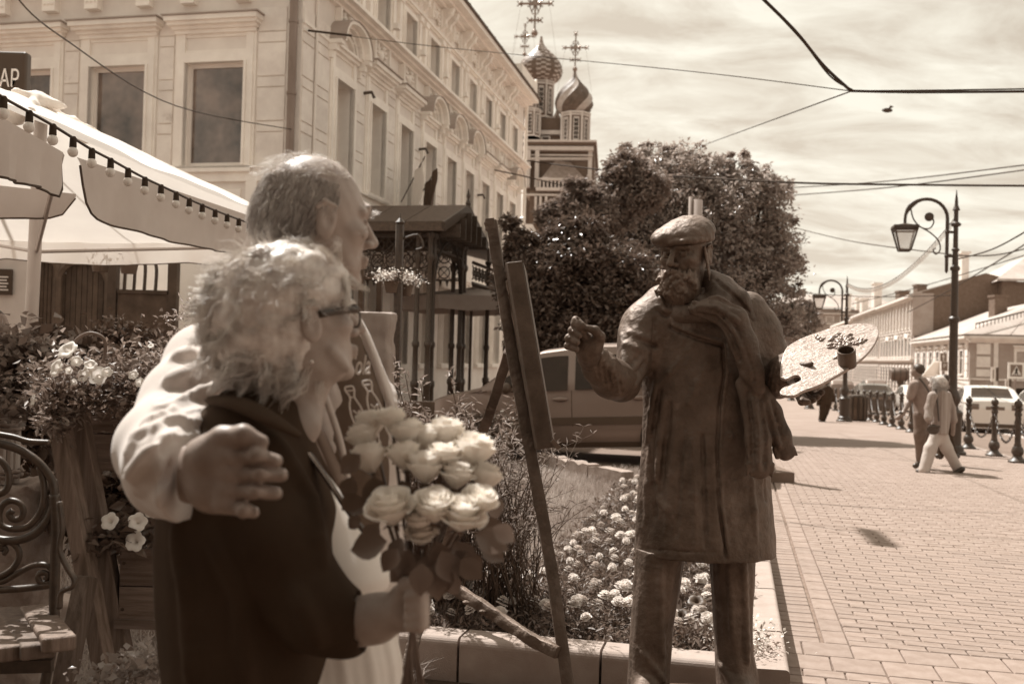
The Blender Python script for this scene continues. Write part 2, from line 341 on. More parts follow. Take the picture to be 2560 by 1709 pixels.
def inview(t, s):
    p = ST(t, s); r = p - C0; z = r.dot(Fv); u = 1280 + FPX * r.dot(Rv) / z; v = 854.5 - FPX * r.dot(Uv) / z
    return z > 0 and -60 < u < 2620 and v < 1790
vis = [q for q in spots if inview(q[0], q[1])]
near = sorted([q for q in vis if 1560 < 1e9 and q[4] == 0 and (ST(q[0], q[1]).x > 1.0)], key=lambda q: ST(q[0], q[1]).y)[:300]
ns = set(id(q) for q in near); cache = {}
def bank(q):
    return Matrix.Rotation(random.gauss(0, .006), 3, 'X') @ Matrix.Rotation(-AN + random.gauss(0, .006), 3, 'Z')
for q in near:
    k = (round(q[2], 2), round(q[3], 2))
    if k not in cache:
        me = brick_me(q[2], q[3], 'b').mesh('brick'); me.materials.append(MATS['paver']); cache[k] = me
    o = bpy.data.objects.new('brick', cache[k]); COL.objects.link(o); o.parent = pave
    p = STg(q[0], q[1]); p.z += random.gauss(0, .0012); o.location = p; o.rotation_euler = (random.gauss(0, .006), random.gauss(0, .006), -AN + random.gauss(0, .006))
b = MB()
for q in vis:
    if id(q) in ns: continue
    bb = brick_me(q[2], q[3], 'b'); Rm = bank(q); p = STg(q[0], q[1]); p.z += random.gauss(0, .0012)
    b.add([p + Rm @ Vector(v) for v in bb.v], bb.f)
b.build('paving_bricks', 'paver', pave, fix=False, kind='stuff')
strip('sunken_joint_sheet', -2.6, KR - .001, 3.9, 4.9, -.012, 'joint') if False else None
b = MB()
for (u0, v0, u1, v1, w_) in ((1990, 1256, 2260, 1274, .016), (2262, 1273, 2560, 1284, .010), (1938, 1299, 2150, 1333, .012), (1935, 1118, 2010, 1120, .02), (2150, 1120, 2300, 1128, .01)):
    a, e = gnd(u0, v0), gnd(u1, v1); n_ = Vector((-(e - a).y, (e - a).x, 0)).normalized() * w_ / 2; b.add([a - n_ + Zv * .004, e - n_ + Zv * .004, e + n_ + Zv * .004, a + n_ + Zv * .004], [(0, 1, 2, 3)])
b.build('drain_slot', 'soil', kind='structure')
# pale carriageway lines
for s_ in range(14, 90, 6): strip('road_marking', 9.2, 9.32, s_, s_ + 3, -.116, 'sign_white')
# tramway-like stone edging beside the carriageway
b = MB(lambda x, y, z: STg(x, y, z))
s = 16.0
while s < 60: b.box(7.9, s, -.13, 8.05, s + .5, -.095); s += .62
b.build('stone_edging', 'white_stone', kind='structure')

# ------------------------------------------------------------------ flower bed
bed = bpy.data.objects.new('flower_bed', None); COL.objects.link(bed); bed['kind'] = 'structure'
KH = .20
def kstone(t0, s0, t1, s1, h=KH, bev=.035, round_side='front'):
    b = MB(lambda x, y, z: STg(x, y, z)); w = bev
    # rounded upper outer edges
    prof = [(0, -.1)] + [(w - w * math.cos(q * math.pi / 10), h - w + w * math.sin(q * math.pi / 10)) for q in range(6)]
    if round_side == 'front':   # runs along t, face towards camera
        pts = [(s0 + a, z) for a, z in prof] + [(s1, h - .004), (s1, -.1)]
        b.loft([[(t, s, z) for s, z in pts] for t in (t0, t1)])
    else:
        pts = [(t1 - a, z) for a, z in prof] + [(t0, h - .004), (t0, -.1)]
        b.loft([[(t, s, z) for t, z in pts] for s in (s0, s1)])
    return b.build('kerb_stone', 'kerb_stone', bed)
ts = [-3.9, -2.95, -2.1, -1.21, -.555, .09]
for a, e in zip(ts, ts[1:]): kstone(a + .006, 4.42, e - .006, 4.60)
s = 4.40
for k in range(10):
    ln = [.62, .45, .5, .8, .9, .9, .95, .95, .9, .9][k]; kstone(.105, s + .004, KR, s + ln - .006, KH + random.gauss(0, .004), .02, 'side'); s += ln
BEDS = s
# soil of the bed, slightly domed, and the sloping lawn behind it
b = MB(); nt2, nsn = 20, 36; vs = []; fs = []
def bedz(t, s): return .13 + .05 * math.sin(min(1, max(0, (s - 5) / 3)) * math.pi / 2) + .02 * math.sin(t * 3 + s * 2)
for i in range(nsn + 1):
    for j in range(nt2 + 1):
        s_ = 4.59 + (11.9 - 4.59) * i / nsn; t_ = -4.2 + (.12 + 4.2) * j / nt2; p = ST(t_, s_, bedz(t_, s_)); vs.append(p)
for i in range(nsn):
    for j in range(nt2):
        a = i * (nt2 + 1) + j; fs.append((a, a + 1, a + nt2 + 2, a + nt2 + 1))
b.add(vs, fs); b.build('bed_soil', 'soil', smooth=True, kind='structure')
# grass
def ingrass(t, s):
    # grass left/back, marigold band at right and front
    return t < -.55 - .1 * (s - 5) * 0 and not (s < 6.6 and t > -1.55 and t < .1)
C = []
for _ in range(120000):
    t_ = random.uniform(-4.1, -.1); s_ = random.uniform(4.62, 11.7)
    edge = -0.95 + .10 * math.sin(s_ * 3)
    if s_ < 6.9: edge = -1.0 - .5 * (6.9 - s_) * .35
    if t_ < edge + random.gauss(0, .06) or random.random() < .05: C.append(ST(t_, s_, bedz(t_, s_) - .005))
    if len(C) > 52000: break
blades('grass', C, .085, .005, 'grass_blade', .5, kind='stuff')
# left lawn between the planter stand and the tent (behind the bench)
strip('lawn_soil', -9, -3.9, 3.0, 9.0, .02, 'soil'); 
C = [ST(random.uniform(-5.6, -2.5), random.uniform(3.2, 6.3), .03) for _ in range(16000)]
blades('grass', C, .13, .006, 'grass_blade', .9, kind='stuff')
strip('low_bounce_soil', -6, KR - .005, -8, 4.41, .006, 'soil')  # soil run on unseen to the kerb to cut bounced light
C = [ST(random.uniform(-3.9, -1.35), random.uniform(2.3, 4.39), .01) for _ in range(20000)]
blades('grass', C, .11, .006, 'grass_blade', 1.0, kind='stuff')
# low broken stone border below the car
lb = thing('low_stone_wall', ST(-1.1, 9.9, 0), 'low chipped concrete border in front of the parked silver car', 'wall')
P0 = gnd(1335, 1215); P1 = gnd(1560, 1245)
a = Vector((-.25, 9.3, .0)); e = Vector((1.55, 7.75, 0)); d = (e - a) / 5
a = at(1325, 1131, 12.2); e = at(1556, 1180, 10.4)
for k in range(3):
    p = a.lerp(e, k / 3); q = a.lerp(e, (k + 1) / 3 - .012); b = MB(); n_ = Vector((-(e - a).y, (e - a).x, 0)).normalized() * .16
    if n_.y < 0: n_ = -n_
    jg = [random.gauss(0, .008) for _ in range(8)]; r0 = []; r1 = []
    for i in range(8):
        x = p.lerp(q, i / 7); x = x + Zv * jg[i]; r0.append(x)
    rings = [[x, x + n_, x + n_ - Zv * .4, x - Zv * .4] for x in r0]
    b.loft(rings); b.build('stone', 'granite', lb)
# flowers: marigold plants
def blossom(seed, R=.028):
    rr = random.Random(seed); b = MB()
    for ring, (n, r, z, tl) in enumerate([(11, R, -.004, -.2), (11, R * .92, .006, .25), (10, R * .74, .014, .6), (8, R * .5, .020, .9), (6, R * .3, .023, 1.2)]):
        for k in range(n):
            a = 2 * math.pi * k / n + ring * .4 + rr.uniform(-.15, .15); r2 = r * rr.uniform(.85, 1.1); w = r * .42
            u = Vector((math.cos(a), math.sin(a), 0)); v = Vector((-math.sin(a), math.cos(a), 0)); zt = z + tl * r * .35
            b.add([u * .3 * r2 + Zv * z, u * r2 * .8 + v * w + Zv * zt, u * r2 + Zv * (zt - .003), u * r2 * .8 - v * w + Zv * zt], [(0, 1, 2, 3)])
    return b
def marig(seed):
    rr = random.Random(seed)
    r = thing('marigold', (0, 0, 0), 'pale ruffled marigold growing in the flower bed behind the stone kerb', 'flower', 'marigolds in the flower bed')
    n = rr.choice([1, 1, 2, 2, 3])
    for k in range(n):
        b = blossom(seed * 7 + k, rr.uniform(.028, .042)); h = rr.uniform(.10, .17); off = Vector((rr.gauss(0, .045), rr.gauss(0, .045), h)) if k else Vector((0, 0, .15))
        tl = Matrix.Rotation(rr.uniform(-.5, .5), 3, 'X') @ Matrix.Rotation(rr.uniform(-.4, .4), 3, 'Y')
        b.v = [tuple(tl @ Vector(v) + off) for v in b.v]; b.build('blossom', 'marigold', r, fix=False)
    q = np.array([[rr.gauss(0, .05), rr.gauss(0, .05), rr.uniform(.0, .12)] for _ in range(110)])
    leaves('foliage', q, .035, 'leaf_bed', r, up=.2, asp=.3, droop=-.5)
    return r
protos = [marig(s) for s in range(5)]
pl = []
for _ in range(4000):
    s_ = random.uniform(4.66, 10.2); t_ = random.uniform(-1.7, .08)
    edge = -0.98 + .10 * math.sin(s_ * 3)
    if s_ < 6.9: edge = -1.05 - .55 * max(0, (6.5 - s_)) * .5
    if t_ < edge: continue
    if all((t_ - a) ** 2 + (s_ - c) ** 2 > (.105 if c < 7 else .13) ** 2 for a, c in pl): pl.append((t_, s_))
    if len(pl) > 240: break
first = set()
for t_, s_ in pl:
    k = random.randrange(5); loc = ST(t_, s_, bedz(t_, s_) - .02); rot = (0, 0, random.uniform(0, 6.28)); sc_ = random.uniform(.8, 1.15)
    if k not in first: o = protos[k]; first.add(k); o.location = loc; o.rotation_euler = rot; o.scale = (sc_,) * 3
    else: dup(protos[k], loc, rot, scale=sc_)
C = []
for _ in range(15000):
    s_ = random.uniform(4.62, 9.8); t_ = random.uniform(-1.5, .1)
    if t_ > -1.15 - (.3 if s_ < 6.2 else 0): C.append(ST(t_, s_, bedz(t_, s_) + random.uniform(0, .075)))
leaves('ground_cover', np.array(C[:9000]), .046, 'leaf_bed', kind='stuff', asp=.4, droop=-.3)
# dark petunia between the statue's trouser legs, pale alyssum by the kerb
def petunia(b, c, nrm, R, seed=0):
    rr = random.Random(seed); nrm = Vector(nrm).normalized(); u = nrm.orthogonal().normalized(); w = nrm.cross(u); n = 20; rings = []
    for r, z in ((.0, -.9), (.12, -.55), (.25, -.18), (.6, .02), (.85, .04), (1.0, -.02)):
        rings.append([Vector(c) + (u * math.cos(2 * math.pi * k / n) + w * math.sin(2 * math.pi * k / n)) * R * r * (1 - .13 * (r > .5) * (1 - abs(math.cos(2.5 * 2 * math.pi * k / n))) * 1.4) + nrm * R * (z + .05 * r * math.sin(k * 2.1 + seed) * (r > .5)) for k in range(n)])
    b.loft(rings, cap=False)
for (u, v, nm) in ((1742, 1500, 'dark petunia blooming between the statue trouser legs'), (1702, 1535, 'smaller dark petunia low beside the statue left leg')):
    p = on_plane(u, v, (0, 0, .26), (0, 0, 1)); b = MB(); petunia(b, p, (-.1, -.5, 1), .05, int(u)); r = thing('petunia', p - Zv * .15, nm, 'flower'); b.build('blossom', 'petal_dark', r, smooth=True)
    b = MB(); b.tube([p - Zv * .12, p - Zv * .03], .004, 5); b.build('stem', 'leaf', r)
p = ST(.06, 4.72, .17); al = thing('alyssum_plant', p, 'cushion of tiny pale flowers spilling over the kerb corner', 'plant')
q = RN.normal(size=(900, 3)) * [.07, .09, .045] + np.array(p) + [0, 0, .06]; leaves('flower_head', q, .016, 'petal', al, asp=.8, droop=-.6, kind='stuff')
q = RN.normal(size=(600, 3)) * [.07, .09, .04] + np.array(p) + [0, 0, .03]; leaves('foliage', q, .025, 'leaf_pale', al, asp=.4, droop=-.4)
# ================================================================== CORNER BUILDING (left)
T0, S0, SEND = -7.82, 16.69, 35.6
cb = thing('corner_building', ST(T0, S0, 0), 'pale two-storey stucco corner building with arched window hoods and ornate frieze', 'building')
def zmap(z): return z if z < 7.9 else (7.9 + (z - 7.9) * .74 if z < 8.64 else 8.4476 + (z - 8.64) * .80)
class Face:
    """facade frame: u along the wall, z up, d outward"""
    def __init__(s, O, U, Nn): s.O = O; s.U = U; s.N = Nn
    def __call__(s, u, d, z):
        z = zmap(z)
        return s.O + s.U * u + s.N * d + Zv * z
FA = Face(Tv * T0, Sv, Tv)                 # along the street: u = s
FB = Face(Sv * S0, Tv, -Sv)                # towards the camera: u = t
def wall(F, u0, u1, z0, z1, ops, name='wall', mt='stucco', parent=None, depth=.5):
    us = sorted(set([u0, u1] + [x for o in ops for x in (o[0], o[1])])); zs = sorted(set([z0, z1] + [x for o in ops for x in (o[2], o[3])]))
    b = MB(F)
    for a, e in zip(us, us[1:]):
        for c, d in zip(zs, zs[1:]):
            if any(o[0] <= a + 1e-5 and o[1] >= e - 1e-5 and o[2] <= c + 1e-5 and o[3] >= d - 1e-5 for o in ops): continue
            b.add([F.O * 0 + Vector(x) for x in ((a, 0, c), (e, 0, c), (e, 0, d), (a, 0, d))], [(0, 1, 2, 3)])
    b.m = 1
    for o in ops:   # reveals, given the lighter trim colour to paint them brightly lit
        a, e, c, d = o[:4]; k = o[4] if len(o) > 4 else depth
        b.add([(a, 0, c), (a, -k, c), (a, -k, d), (a, 0, d)], [(0, 1, 2, 3)]); b.add([(e, 0, c), (e, 0, d), (e, -k, d), (e, -k, c)], [(0, 1, 2, 3)])
        b.add([(a, 0, d), (a, -k, d), (e, -k, d), (e, 0, d)], [(0, 1, 2, 3)]); b.add([(a, 0, c), (e, 0, c), (e, -k, c), (a, -k, c)], [(0, 1, 2, 3)])
    return b.build(name, [mt, 'stucco_trim'], parent, fix=False)
def bx(b, u0, u1, d0, d1, z0, z1): b.box(u0, d0, z0, u1, d1, z1)
def molding(b, u0, u1, steps):
    for d, z0, z1 in steps: bx(b, u0, u1, -.02, d, z0, z1)
def window(F, uc, w, z0, z1, parent, k, hood=None, sw=.17, panel=True, gl='window_glass', top=None, bars='T', pil=False):
    """opening w wide centred at uc; surround, hood and sill; sash and pane set back k"""
    h = w / 2; b = MB(F)
    bx(b, uc - h - sw, uc - h, -.015, .07, z0 - .02, z1 + sw); bx(b, uc + h, uc + h + sw, -.015, .07, z0 - .02, z1 + sw); bx(b, uc - h, uc + h, -.015, .07, z1, z1 + sw)
    bx(b, uc - h - sw - .05, uc - h - sw, -.015, .035, z0 - .02, z1 + sw + .36); bx(b, uc + h + sw, uc + h + sw + .05, -.015, .035, z0 - .02, z1 + sw + .36)
    bx(b, uc - h - .05, uc - h, -.02, .10, z0, z1 - .0); bx(b, uc + h, uc + h + .05, -.02, .10, z0, z1)
    bx(b, uc - h - sw - .04, uc + h + sw + .04, -.01, .13, z0 - .13, z0 - .02)
    zt = z1 + sw
    if panel:
        bx(b, uc - h - sw, uc - h - .02, -.01, .05, zt, zt + .36); bx(b, uc + h + .02, uc + h + sw, -.01, .05, zt, zt + .36)
        bx(b, uc - h - .02, uc + h + .02, -.01, .03, zt, zt + .06); bx(b, uc - h - .02, uc + h + .02, -.01, .03, zt + .30, zt + .36); zt += .36
    if hood == 'flat':
        for d, a, e in ((.09, 0, .07), (.15, .07, .13), (.24, .13, .19), (.30, .19, .28)): bx(b, uc - h - sw - d * .55, uc + h + sw + d * .55, -.01, d, zt + a, zt + e)
        b.m = 1; bx(b, uc - h - sw - .2, uc + h + sw + .2, -.01, .34, zt + .285, zt + .305); b.m = 0
    if hood == 'arch':
        for d, a, e in ((.10, 0, .07), (.16, .07, .12)): bx(b, uc - h - sw - d * .4, uc + h + sw + d * .4, -.01, d, zt + a, zt + e)
        n = 14; Ro = h + sw + .12; zc = zt + .12; ris = .80
        for (ra, rb, d) in ((1.0, .86, .34), (.86, .74, .20), (.70, .60, .12), (.54, .46, .09)):
            rings = []
            for i in range(n + 1):
                a = math.pi * i / n; c, s_ = math.cos(a), math.sin(a)
                rings.append([(uc + Ro * ra * c, -.01, zc + Ro * ra * ris * s_), (uc + Ro * ra * c, d, zc + Ro * ra * ris * s_), (uc + Ro * rb * c, d, zc + Ro * rb * ris * s_), (uc + Ro * rb * c, -.01, zc + Ro * rb * ris * s_)])
            b.loft(rings)
        b.m = 1; rings = []
        for i in range(n + 1):
            a = math.pi * i / n; c, s_ = math.cos(a), math.sin(a)
            rings.append([(uc + Ro * q * c, dd, zc + Ro * q * ris * s_) for q, dd in ((1.03, -.01), (1.03, .37), (1.003, .37), (1.003, -.01))])
        b.loft(rings); b.m = 0
        for sg in (-1, 1):   # corbels carrying the arch
            bx(b, uc + sg * Ro - .08, uc + sg * Ro + .08, -.01, .30, zc - .08, zc); bx(b, uc + sg * Ro - .06, uc + sg * Ro + .06, -.01, .2, zc - .2, zc - .08); bx(b, uc + sg * Ro - .04, uc + sg * Ro + .04, -.01, .1, zc - .34, zc - .2)
    o = b.build('window', ['stucco_trim', 'stucco_mid'], parent)
    f = .075; b = MB(F)
    bx(b, uc - h, uc - h + f, -k, -k + .06, z0, z1); bx(b, uc + h - f, uc + h, -k, -k + .06, z0, z1); bx(b, uc - h + f, uc + h - f, -k, -k + .06, z0, z0 + f); bx(b, uc - h + f, uc + h - f, -k, -k + .06, z1 - f, z1)
    if 'T' in bars: bx(b, uc - .03, uc + .03, -k + .002, -k + .055, z0 + f, z1 - f); bx(b, uc - h + f, uc - .03, -k + .004, -k + .05, z0 + (z1 - z0) * .68, z0 + (z1 - z0) * .68 + .05); bx(b, uc + .03, uc + h - f, -k + .004, -k + .05, z0 + (z1 - z0) * .68, z0 + (z1 - z0) * .68 + .05)
    q = b.build('frame', 'white_frame', None); q.parent = o
    b = MB(F); b.box(uc - h + f * .5, -k + .012, z0 + f * .5, uc + h - f * .5, -k + .03, z1 - f * .5); q = b.build('pane', gl, None); q.parent = o
    return o
# windows of the upper floor row, street side (spacing 1.9 m) and camera side (spacing 2.0 m)
lowS = [18.62 + 1.9 * i for i in range(9)]; hoods = ['arch', 'flat', 'flat', 'arch', 'arch', 'arch', 'flat', 'flat', 'arch']
upS = [18.72 + 1.9 * i for i in range(9)]
Z0, Z1 = 4.92, 6.86
ops = [(u - .46, u + .46, Z0, Z1, .36) for u in lowS] + [(u - .42, u + .42, 8.86, 10.02, .34) for u in upS] + [(u - .44, u + .44, 1.25, 3.3, .3) for u in lowS[1:]]
wall(FA, S0, SEND, -.6, 11.75, ops, parent=cb)
lowT = [-9.52 - 2.02 * i for i in range(4)]
ops = [(u - .60, u + .60, Z0 - .06, 6.78, .16) for u in lowT] + [(u - .5, u + .5, 8.86, 10.02, .3) for u in lowT]
# openings at street level behind the tent: two arched doorways
AR = [(-13.55, .62), (-12.10, .72)]
ops += [(c - r, c + r, -.3, 2.3, .35) for c, r in AR]
wall(FB, -17.8, T0, -.6, 11.75, ops, parent=cb)
for i, u in enumerate(lowS):
    window(FA, u, .92, Z0, Z1, cb, .34, hoods[i], .16, bars='', gl='window_glass')
for u in upS: window(FA, u, .84, 8.86, 10.02, cb, .30, None, .12, panel=False, bars='')
for u in lowS[1:]: window(FA, u, .88, 1.25, 3.3, cb, .26, None, .12, panel=True, bars='T')
for u in lowT: window(FB, u, 1.2, Z0 - .06, 6.78, cb, .15, 'flat', .17, bars='')
for u in lowT: window(FB, u, 1.0, 8.86, 10.02, cb, .28, None, .12, panel=False, bars='')
# recessed rustic courses between the windows: each block its own piece
def blocks(F, a, e, rows, parent):
    for z0, z1 in rows:
        b = MB(F); g = .014; bx(b, a, e, -.01, .028, z0 + g, z1 - g); b.build('stucco_block', 'stucco_block', parent)
rows = []; z = 4.84
for h in (.62, .20, .62, .20, .62, .20, .46): rows.append((z, z + h)); z += h
for i in range(8): blocks(FA, lowS[i] + .72, lowS[i + 1] - .72, rows, cb)
blocks(FA, S0 + .02, S0 + .48, rows, cb); blocks(FA, S0 + .56, lowS[0] - .72, rows, cb)
for i in range(3): blocks(FB, lowT[i + 1] + .86, lowT[i] - .86, rows, cb)
blocks(FB, lowT[0] + .86, T0 - .3, rows, cb)
# bands and cornices
b = MB(FA)
molding(b, S0, SEND, [(.06, 4.56, 4.80), (.13, 4.80, 4.835), (.05, 3.55, 3.62), (.10, 3.62, 3.72), (.05, 7.86 - .42, 7.86 - .36)])
molding(b, S0 - .0, SEND, [(.10, 8.38, 8.46), (.22, 8.46, 8.54), (.34, 8.54, 8.64)])
molding(b, S0, SEND, [(.06, 10.30, 10.36), (.11, 10.36, 10.42)])
molding(b, S0, SEND, [(.16, 11.35, 11.43), (.34, 11.43, 11.52), (.55, 11.52, 11.74)])
b.build('cornice', 'stucco_trim', cb)
b = MB(FB)
molding(b, -17.8, T0 + .1, [(.06, 4.56, 4.80), (.13, 4.80, 4.835), (.05, 3.55, 3.62), (.10, 3.62, 3.72)])
molding(b, -17.8, T0 + .34, [(.10, 8.34, 8.42), (.22, 8.42, 8.52), (.34, 8.52, 8.64)]); molding(b, -17.8, T0 + .55, [(.16, 11.35, 11.43), (.34, 11.43, 11.52), (.55, 11.52, 11.74)])
for u in lowT:
    for sg in (-1, 1):
        c = u + sg * .55; bx(b, c - .14, c + .14, 0, .16, 7.86, 8.34); bx(b, c - .17, c + .17, 0, .22, 8.28, 8.34)
        for q in range(3): b.ball(Vector((c - .085 + q * .085, .17, 8.02)), .03, 6, 4)
    bx(b, u - .92, u - .70, 0, .06, 3.72, 4.56); bx(b, u + .70, u + .92, 0, .06, 3.72, 4.56); bx(b, u - .58, u + .58, 0, .03, 3.9, 4.42)
b.build('cornice', 'stucco_trim', cb)
# pilasters of the top storey, brackets and frieze ornaments on the street side
for i in range(8):
    c = (upS[i] + upS[i + 1]) / 2; b = MB(FA)
    bx(b, c - .30, c - .14, 0, .08, 8.66, 10.28); bx(b, c + .14, c + .30, 0, .08, 8.66, 10.28); bx(b, c - .34, c - .10, 0, .12, 10.12, 10.28); bx(b, c + .10, c + .34, 0, .12, 10.12, 10.28)
    b.build('pilaster', 'stucco_trim', cb)
def ornament(F, c, zc, sc_, seed, name='frieze_ornament'):
    rr = random.Random(seed); b = MB(F)
    b.ball(Vector((c, .06, zc)), .11 * sc_, 8, 6, (1, .9, 1.7)); b.ball(Vector((c, .14, zc + .20 * sc_)), .06 * sc_, 6, 5)
    for sg in (-1, 1):
        for k in range(7):
            a = k / 6; x = c + sg * (.12 + .26 * a) * sc_; z = zc + (.22 * math.sin(a * 5 + .4) - .05) * sc_
            b.ball(Vector((x, .05 + .05 * math.sin(a * 3), z)), (.075 - .035 * a) * sc_, 6, 4, (1.2, .8, 1))
        pts = [(c + sg * (.1 + .30 * t_) * sc_, .06, zc + (.24 - .42 * t_ + .16 * math.sin(t_ * 9)) * sc_) for t_ in [k / 8 for k in range(9)]]
        b.tube(pts, [.035 * sc_] * 9, 5)
    bx(b, c - .5 * sc_, c - .44 * sc_, 0, .14, zc - .3 * sc_, zc + .34 * sc_); bx(b, c + .44 * sc_, c + .5 * sc_, 0, .14, zc - .3 * sc_, zc + .34 * sc_)
    return b.build(name, 'stucco_trim', cb, smooth=50)
for i, u in enumerate(lowS): ornament(FA, u + .0, 8.02, .95, i)
for i in range(9):
    u = upS[i] - .95
    if u < S0 + .3: continue
    b = MB(FA)
    for sg in (-.22, .22):   # scrolled console bracket
        b.loft([[(u + sg - .07, 0, 11.34), (u + sg - .07, .36, 11.34), (u + sg - .07, .30, 11.14), (u + sg - .07, .16, 10.98), (u + sg - .07, .12, 10.74), (u + sg - .07, 0, 10.60)], [(u + sg + .07, 0, 11.34), (u + sg + .07, .36, 11.34), (u + sg + .07, .30, 11.14), (u + sg + .07, .16, 10.98), (u + sg + .07, .12, 10.74), (u + sg + .07, 0, 10.60)]])
        b.ball(Vector((u + sg, .24, 11.18)), .10, 7, 5); b.ball(Vector((u + sg, .12, 10.8)), .07, 7, 5)
    b.build('bracket', 'stucco_trim', cb); ornament(FA, u + .95, 10.86, .78, 50 + i)
# roof: sheet metal, dark at its edge
b = MB(); e0, e1, zt = .62, .0, zmap(11.76)
c = [ST(T0 + .62, S0 - .62, zt), ST(T0 + .62, SEND + .3, zt), ST(-17.8, SEND + .3, zt), ST(-17.8, S0 - .62, zt)]
r1, r2 = ST(-12.8, S0 + 5, zt + 2.3), ST(-12.8, SEND - 5, zt + 2.3)
b.add(c + [r1, r2], [(0, 1, 5, 4), (1, 2, 5), (2, 3, 4, 5), (3, 0, 4)]); b.prism([p - Zv * .055 for p in c], Zv * .05)
b.build('roof', 'iron_rust', cb)
for i in range(20):   # standing seams on the street slope
    s_ = S0 + .6 + i * .95; b = MB(); b.beam(ST(T0 + .6, s_, zt + .02), ST(T0 - 2.0, s_, zt + .93), .03, .05); b.build('roof_seam', 'iron_rust', cb)
# far gable end, parapet block near the far corner
b = MB(FA); bx(b, SEND - 2.8, SEND - .1, -1.2, .52, 11.80, 12.35); b.build('parapet', 'stucco_trim', cb)
b = MB(); b.add([ST(T0, SEND, -1), ST(-17.8, SEND, -1), ST(-17.8, SEND, 11.7), ST(T0, SEND, 11.7)], [(0, 1, 2, 3)]); b.add([ST(-17.8, SEND, -1), ST(-17.8, S0, -1), ST(-17.8, S0, 11.7), ST(-17.8, SEND, 11.7)], [(0, 1, 2, 3)]); b.build('wall', 'stucco', cb)
# downpipes
b = MB(); b.tube([ST(T0 - .12, S0 - .12, .2), ST(T0 - .12, S0 - .12, 11.5)], .075, 10)
for z in (1.2, 3.0, 4.7, 6.1, 7.4, 9.0, 10.5): b.tube([ST(T0 - .12, S0 - .12, z), ST(T0 - .12, S0 - .12, z + .05)], .088, 10)
b.build('downpipe', 'roof_metal', cb, smooth=40)
b = MB(); b.tube([ST(T0 + .05, S0 + .53, .2), ST(T0 + .05, S0 + .53, 8.4)], .028, 8); b.build('conduit_pipe', 'stucco', cb, smooth=40)
b = MB(); b.tube([ST(T0 + .42, SEND - .1, 11.6), ST(T0 + .42, SEND + .05, 11.3), ST(T0 + .1, SEND + .05, 10.8), ST(T0 + .1, SEND + .05, 0)], .07, 8); b.build('downpipe', 'stucco_trim', cb, smooth=40)
# arched dark plank doors in the ground floor, camera side
for c, r in AR:
    b = MB(FB); n = 12   # spandrel fills the square opening above the arch
    pts = [(c + r * math.cos(math.pi * i / n), 0, 1.62 + r * math.sin(math.pi * i / n)) for i in range(n + 1)]
    vs = []; fs = []
    for i in range(n + 1): vs += [(pts[i][0], .004, pts[i][2]), (pts[i][0], .004, 2.34)]
    fs = [(2 * i, 2 * i + 1, 2 * i + 3, 2 * i + 2) for i in range(n)]
    b.add(vs, fs); b.add([(x, d, z) for (x, _, z) in pts for d in (.004, -.34)], [(2 * i, 2 * i + 2, 2 * i + 3, 2 * i + 1) for i in range(n)])
    b.build('arch', 'stucco', cb, fix=False)
    dr = MB(FB); bx(dr, c - r, c + r, -.33, -.30, -.3, 2.3); dr = dr.build('door', 'wood_dark', cb)
    for k in range(7):
        a = c - r + 2 * r * k / 7; b = MB(FB); bx(b, a + .008, a + 2 * r / 7 - .008, -.30, -.28, -.3, 2.28); q = b.build('plank', 'wood_dark', None); q.parent = dr
# wall spotlights on the cornice and black hooks
for i, u in enumerate([20.6, 22.5, 24.4, 26.3, 28.2, 30.1]):
    b = MB(FA); b.tube([(u, 0, 8.74), (u, .42, 8.80)], .018, 6); bx(b, u - .09, u + .09, .34, .46, 8.80, 8.95); b.build('spotlight', 'stucco_trim', cb)
for (u, z) in ((19.72, 6.95), (23.5, 6.55), (29.25, 6.35)):
    b = MB(FA); b.tube([(u, 0, z), (u, .2, z + .02), (u, .26, z - .1)], .035, 6); b.build('wall_hook', 'iron', cb)
# flags
def flag(base, tip, mt_, drop, label, seed=0, w=.62):
    r = thing('flag', base, label, 'flag'); b = MB(); b.tube([base, tip], .016, 6); b.build('pole', 'iron', r)
    b = MB(); n, m2 = 10, 12; vs = []; fs = []; d = (tip - base)
    for i in range(n + 1):
        p = base.lerp(tip, .45 + .55 * i / n)
        for j in range(m2 + 1):
            q = j / m2; vs.append(p - Zv * drop * q + Tv * (.05 * math.sin(i * 1.1 + q * 5 + seed)) - Sv * (w * q * .35 * i / n) + Sv * .05 * math.sin(i + seed))
    fs = [(i * (m2 + 1) + j, i * (m2 + 1) + j + 1, (i + 1) * (m2 + 1) + j + 1, (i + 1) * (m2 + 1) + j) for i in range(n) for j in range(m2)]
    b.add(vs, fs); b.build('cloth', mt_, r, smooth=True, fix=False); return r
b0 = onT(1003, 505, T0 + .05); flag(b0, onT(1062, 392, T0 + 1.1), 'canvas_white', 1.05, 'pale flag with a small crest hanging on the corner building wall')
b0 = onT(1038, 508, T0 + .05); flag(b0, onT(1092, 422, T0 + 1.0), 'tee_dark', 1.0, 'darker striped flag beside the pale one on the corner building', 2)

# ================================================================== IRON PORCH
pc = thing('iron_porch', ST(-5.6, 20.5, 0), 'dark cast iron porch with gabled tin roof and lattice arches at the building entrance', 'porch')
PT = T0 + .02
